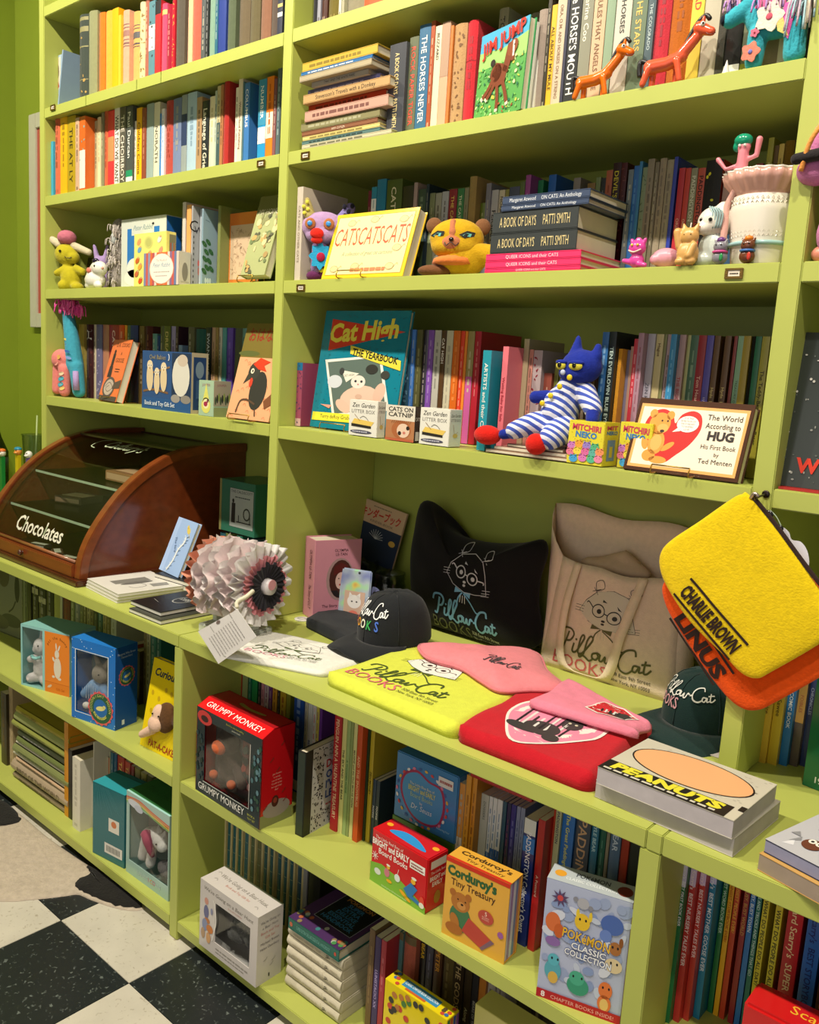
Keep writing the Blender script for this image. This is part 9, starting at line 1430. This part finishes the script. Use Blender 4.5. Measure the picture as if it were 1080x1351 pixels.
P = at(-6, 560, 1, .2); t = thing('glass_jar', 'dark-banded glass jar cut by the left edge of the picture', 'jar', (P.x-.02, .2, cK)); MB().lathe([(.05, 0), (.055, .01), (.055, .2), (.03, .26), (.02, .3)], n=28).build('glass_body', mat('6a7a5c', 'glass'), t, smooth=True); MB().lathe([(.056, .12), (.056, .18)], n=28).build('dark_band', mat('202a28', 'satin'), t, smooth=True)
# framed print at the back of the low shelf, left edge
P = gz(19.5, 852, zM); t = thing('picture_print', 'grey-green framed print with a dark climbing animal at the left end of the low shelf', 'picture', (P.x-.32, P.y+.01, zM+.0004), math.radians(6)); MB().box((0, 0, 0), (.31, .01, .285)).build('board', mat('5a6048', 'gloss'), t, bevel=.001); MB().box((.302, -.003, 0), (.314, .012, .29)).build('frame_edge', mat('6a7250', 'satin'), t)
a = front(t, .3, .28); a.rect(.3, .02, .98, .98, '6c7058', 'print_ground'); a.ell(.87, .62, .05, .17, '2c3020', 'printed_animal'); a.ell(.86, .84, .045, .07, '34382a', 'printed_animal'); a.ell(.8, .92, .05, .03, '3a3e30', 'printed_animal'); a.line([(.84, .46), (.78, .36), (.7, .3)], .006, '2c3020', 'printed_animal', smooth=4); a.ell(.6, .75, .12, .16, '4c4a30', 'printed_tree'); a.ell(.75, .2, .2, .08, '3c4230', 'printed_bush'); a.ell(.5, .14, .2, .09, '4a4c38', 'printed_bush'); a.flush()
# ---- cowhide rug
rg = [gz(*p, 0) for p in ((-60, 1080), (-20, 1062), (0, 1056), (30, 1078), (62, 1105), (112, 1140), (140, 1155), (165, 1172), (190, 1196), (186, 1201), (172, 1202), (150, 1198), (120, 1188), (103, 1181), (85, 1183), (60, 1186), (38, 1188), (15, 1190), (-30, 1188), (-80, 1180))]
t = thing('cowhide_rug', 'cream cowhide rug with shaggy black patches lying on the checkered floor', 'rug', (rg[4].x, rg[4].y, .0006)); O = Vector(t.location)
ol = [(p.x, p.y) for p in sm([(p.x-O.x, min(p.y, -DF+.02)-O.y, 0) for p in rg], 6, True)]
fn = puff('hide', t, ol, .009, mat('b8aa98', 'fur'), ax='y', back=False, rings=8, p=.3, amp=.003)
def patch(px):
    L = [gz(*p, 0)-O for p in px]; L = sm([(p.x, min(p.y, -DF+.015-O.y), 0) for p in L], 6, True); L = [(p.x*(1+.006*noise.noise(p*90)), p.y+.006*noise.noise(p*70)) for p in L]; c = (sum(p[0] for p in L)/len(L), sum(p[1] for p in L)/len(L)); b = MB(); R_n = 7; n_ = len(L); vs = [Vector(fn(*c, .002))]
    for r_ in range(1, R_n+1): vs += [Vector(fn(c[0]+(x-c[0])*r_/R_n, c[1]+(y-c[1])*r_/R_n, .0022 if r_ < R_n else .0)) for x, y in L]
    b.add(vs, [[0, 1+i, 1+(i+1) % n_] for i in range(n_)]+[[1+k_*n_+i, 1+(k_+1)*n_+i, 1+(k_+1)*n_+(i+1) % n_, 1+k_*n_+(i+1) % n_] for k_ in range(R_n-1) for i in range(n_)]); b.build('black_patch', mat('1e1c1a', 'fur'), t, smooth=True)
patch(((116, 1144), (140, 1157), (165, 1174), (188, 1197), (170, 1200), (145, 1195), (118, 1184), (100, 1176), (103, 1164), (118, 1158))); patch(((-40, 1075), (0, 1058), (26, 1080), (20, 1090), (-10, 1094), (-50, 1090)))
# ================================================================ keep the ~250 row books that show largest; the rest of the back-row books become one object
def shown(o):
    M = Matrix.Translation(o.location); bb = [M @ Vector(c) for c in o.bound_box]; z = (sum(bb, Vector())/8-CAM).dot(_f)
    w = max(c.x for c in bb)-min(c.x for c in bb); h = max(c.z for c in bb)-min(c.z for c in bb); f = 1.0
    n = o['label']
    if 'upper shelf of low left' in n: f = .5
    if 'bottom shelf of low left' in n: f = .6
    if 'fourth shelf of left' in n: f = .7
    if 'third shelf of middle' in n: f = .8
    return w*h/z/z*f
ROWB.sort(key=shown, reverse=True)
KEEP = 245
rest = ROWB[KEEP:]
jm = MB()
for o in rest:
    for q in [o]+list(o.children):
        T = Matrix.Translation(o.location); me = q.data; ms = list(me.materials); n = len(jm.v)
        jm.v += [tuple(T @ v.co) for v in me.vertices]
        for p in me.polygons: jm.f.append([n+i for i in p.vertices]); jm.m.append(jm.mi(ms[min(p.material_index, len(ms)-1)]))
for o in rest:
    for q in list(o.children): bpy.data.objects.remove(q)
    bpy.data.objects.remove(o)
j = jm.build('small_books'); tag(j, 'the many small dim book spines packed behind and between the displayed things on the shelves', 'books', kind='stuff')
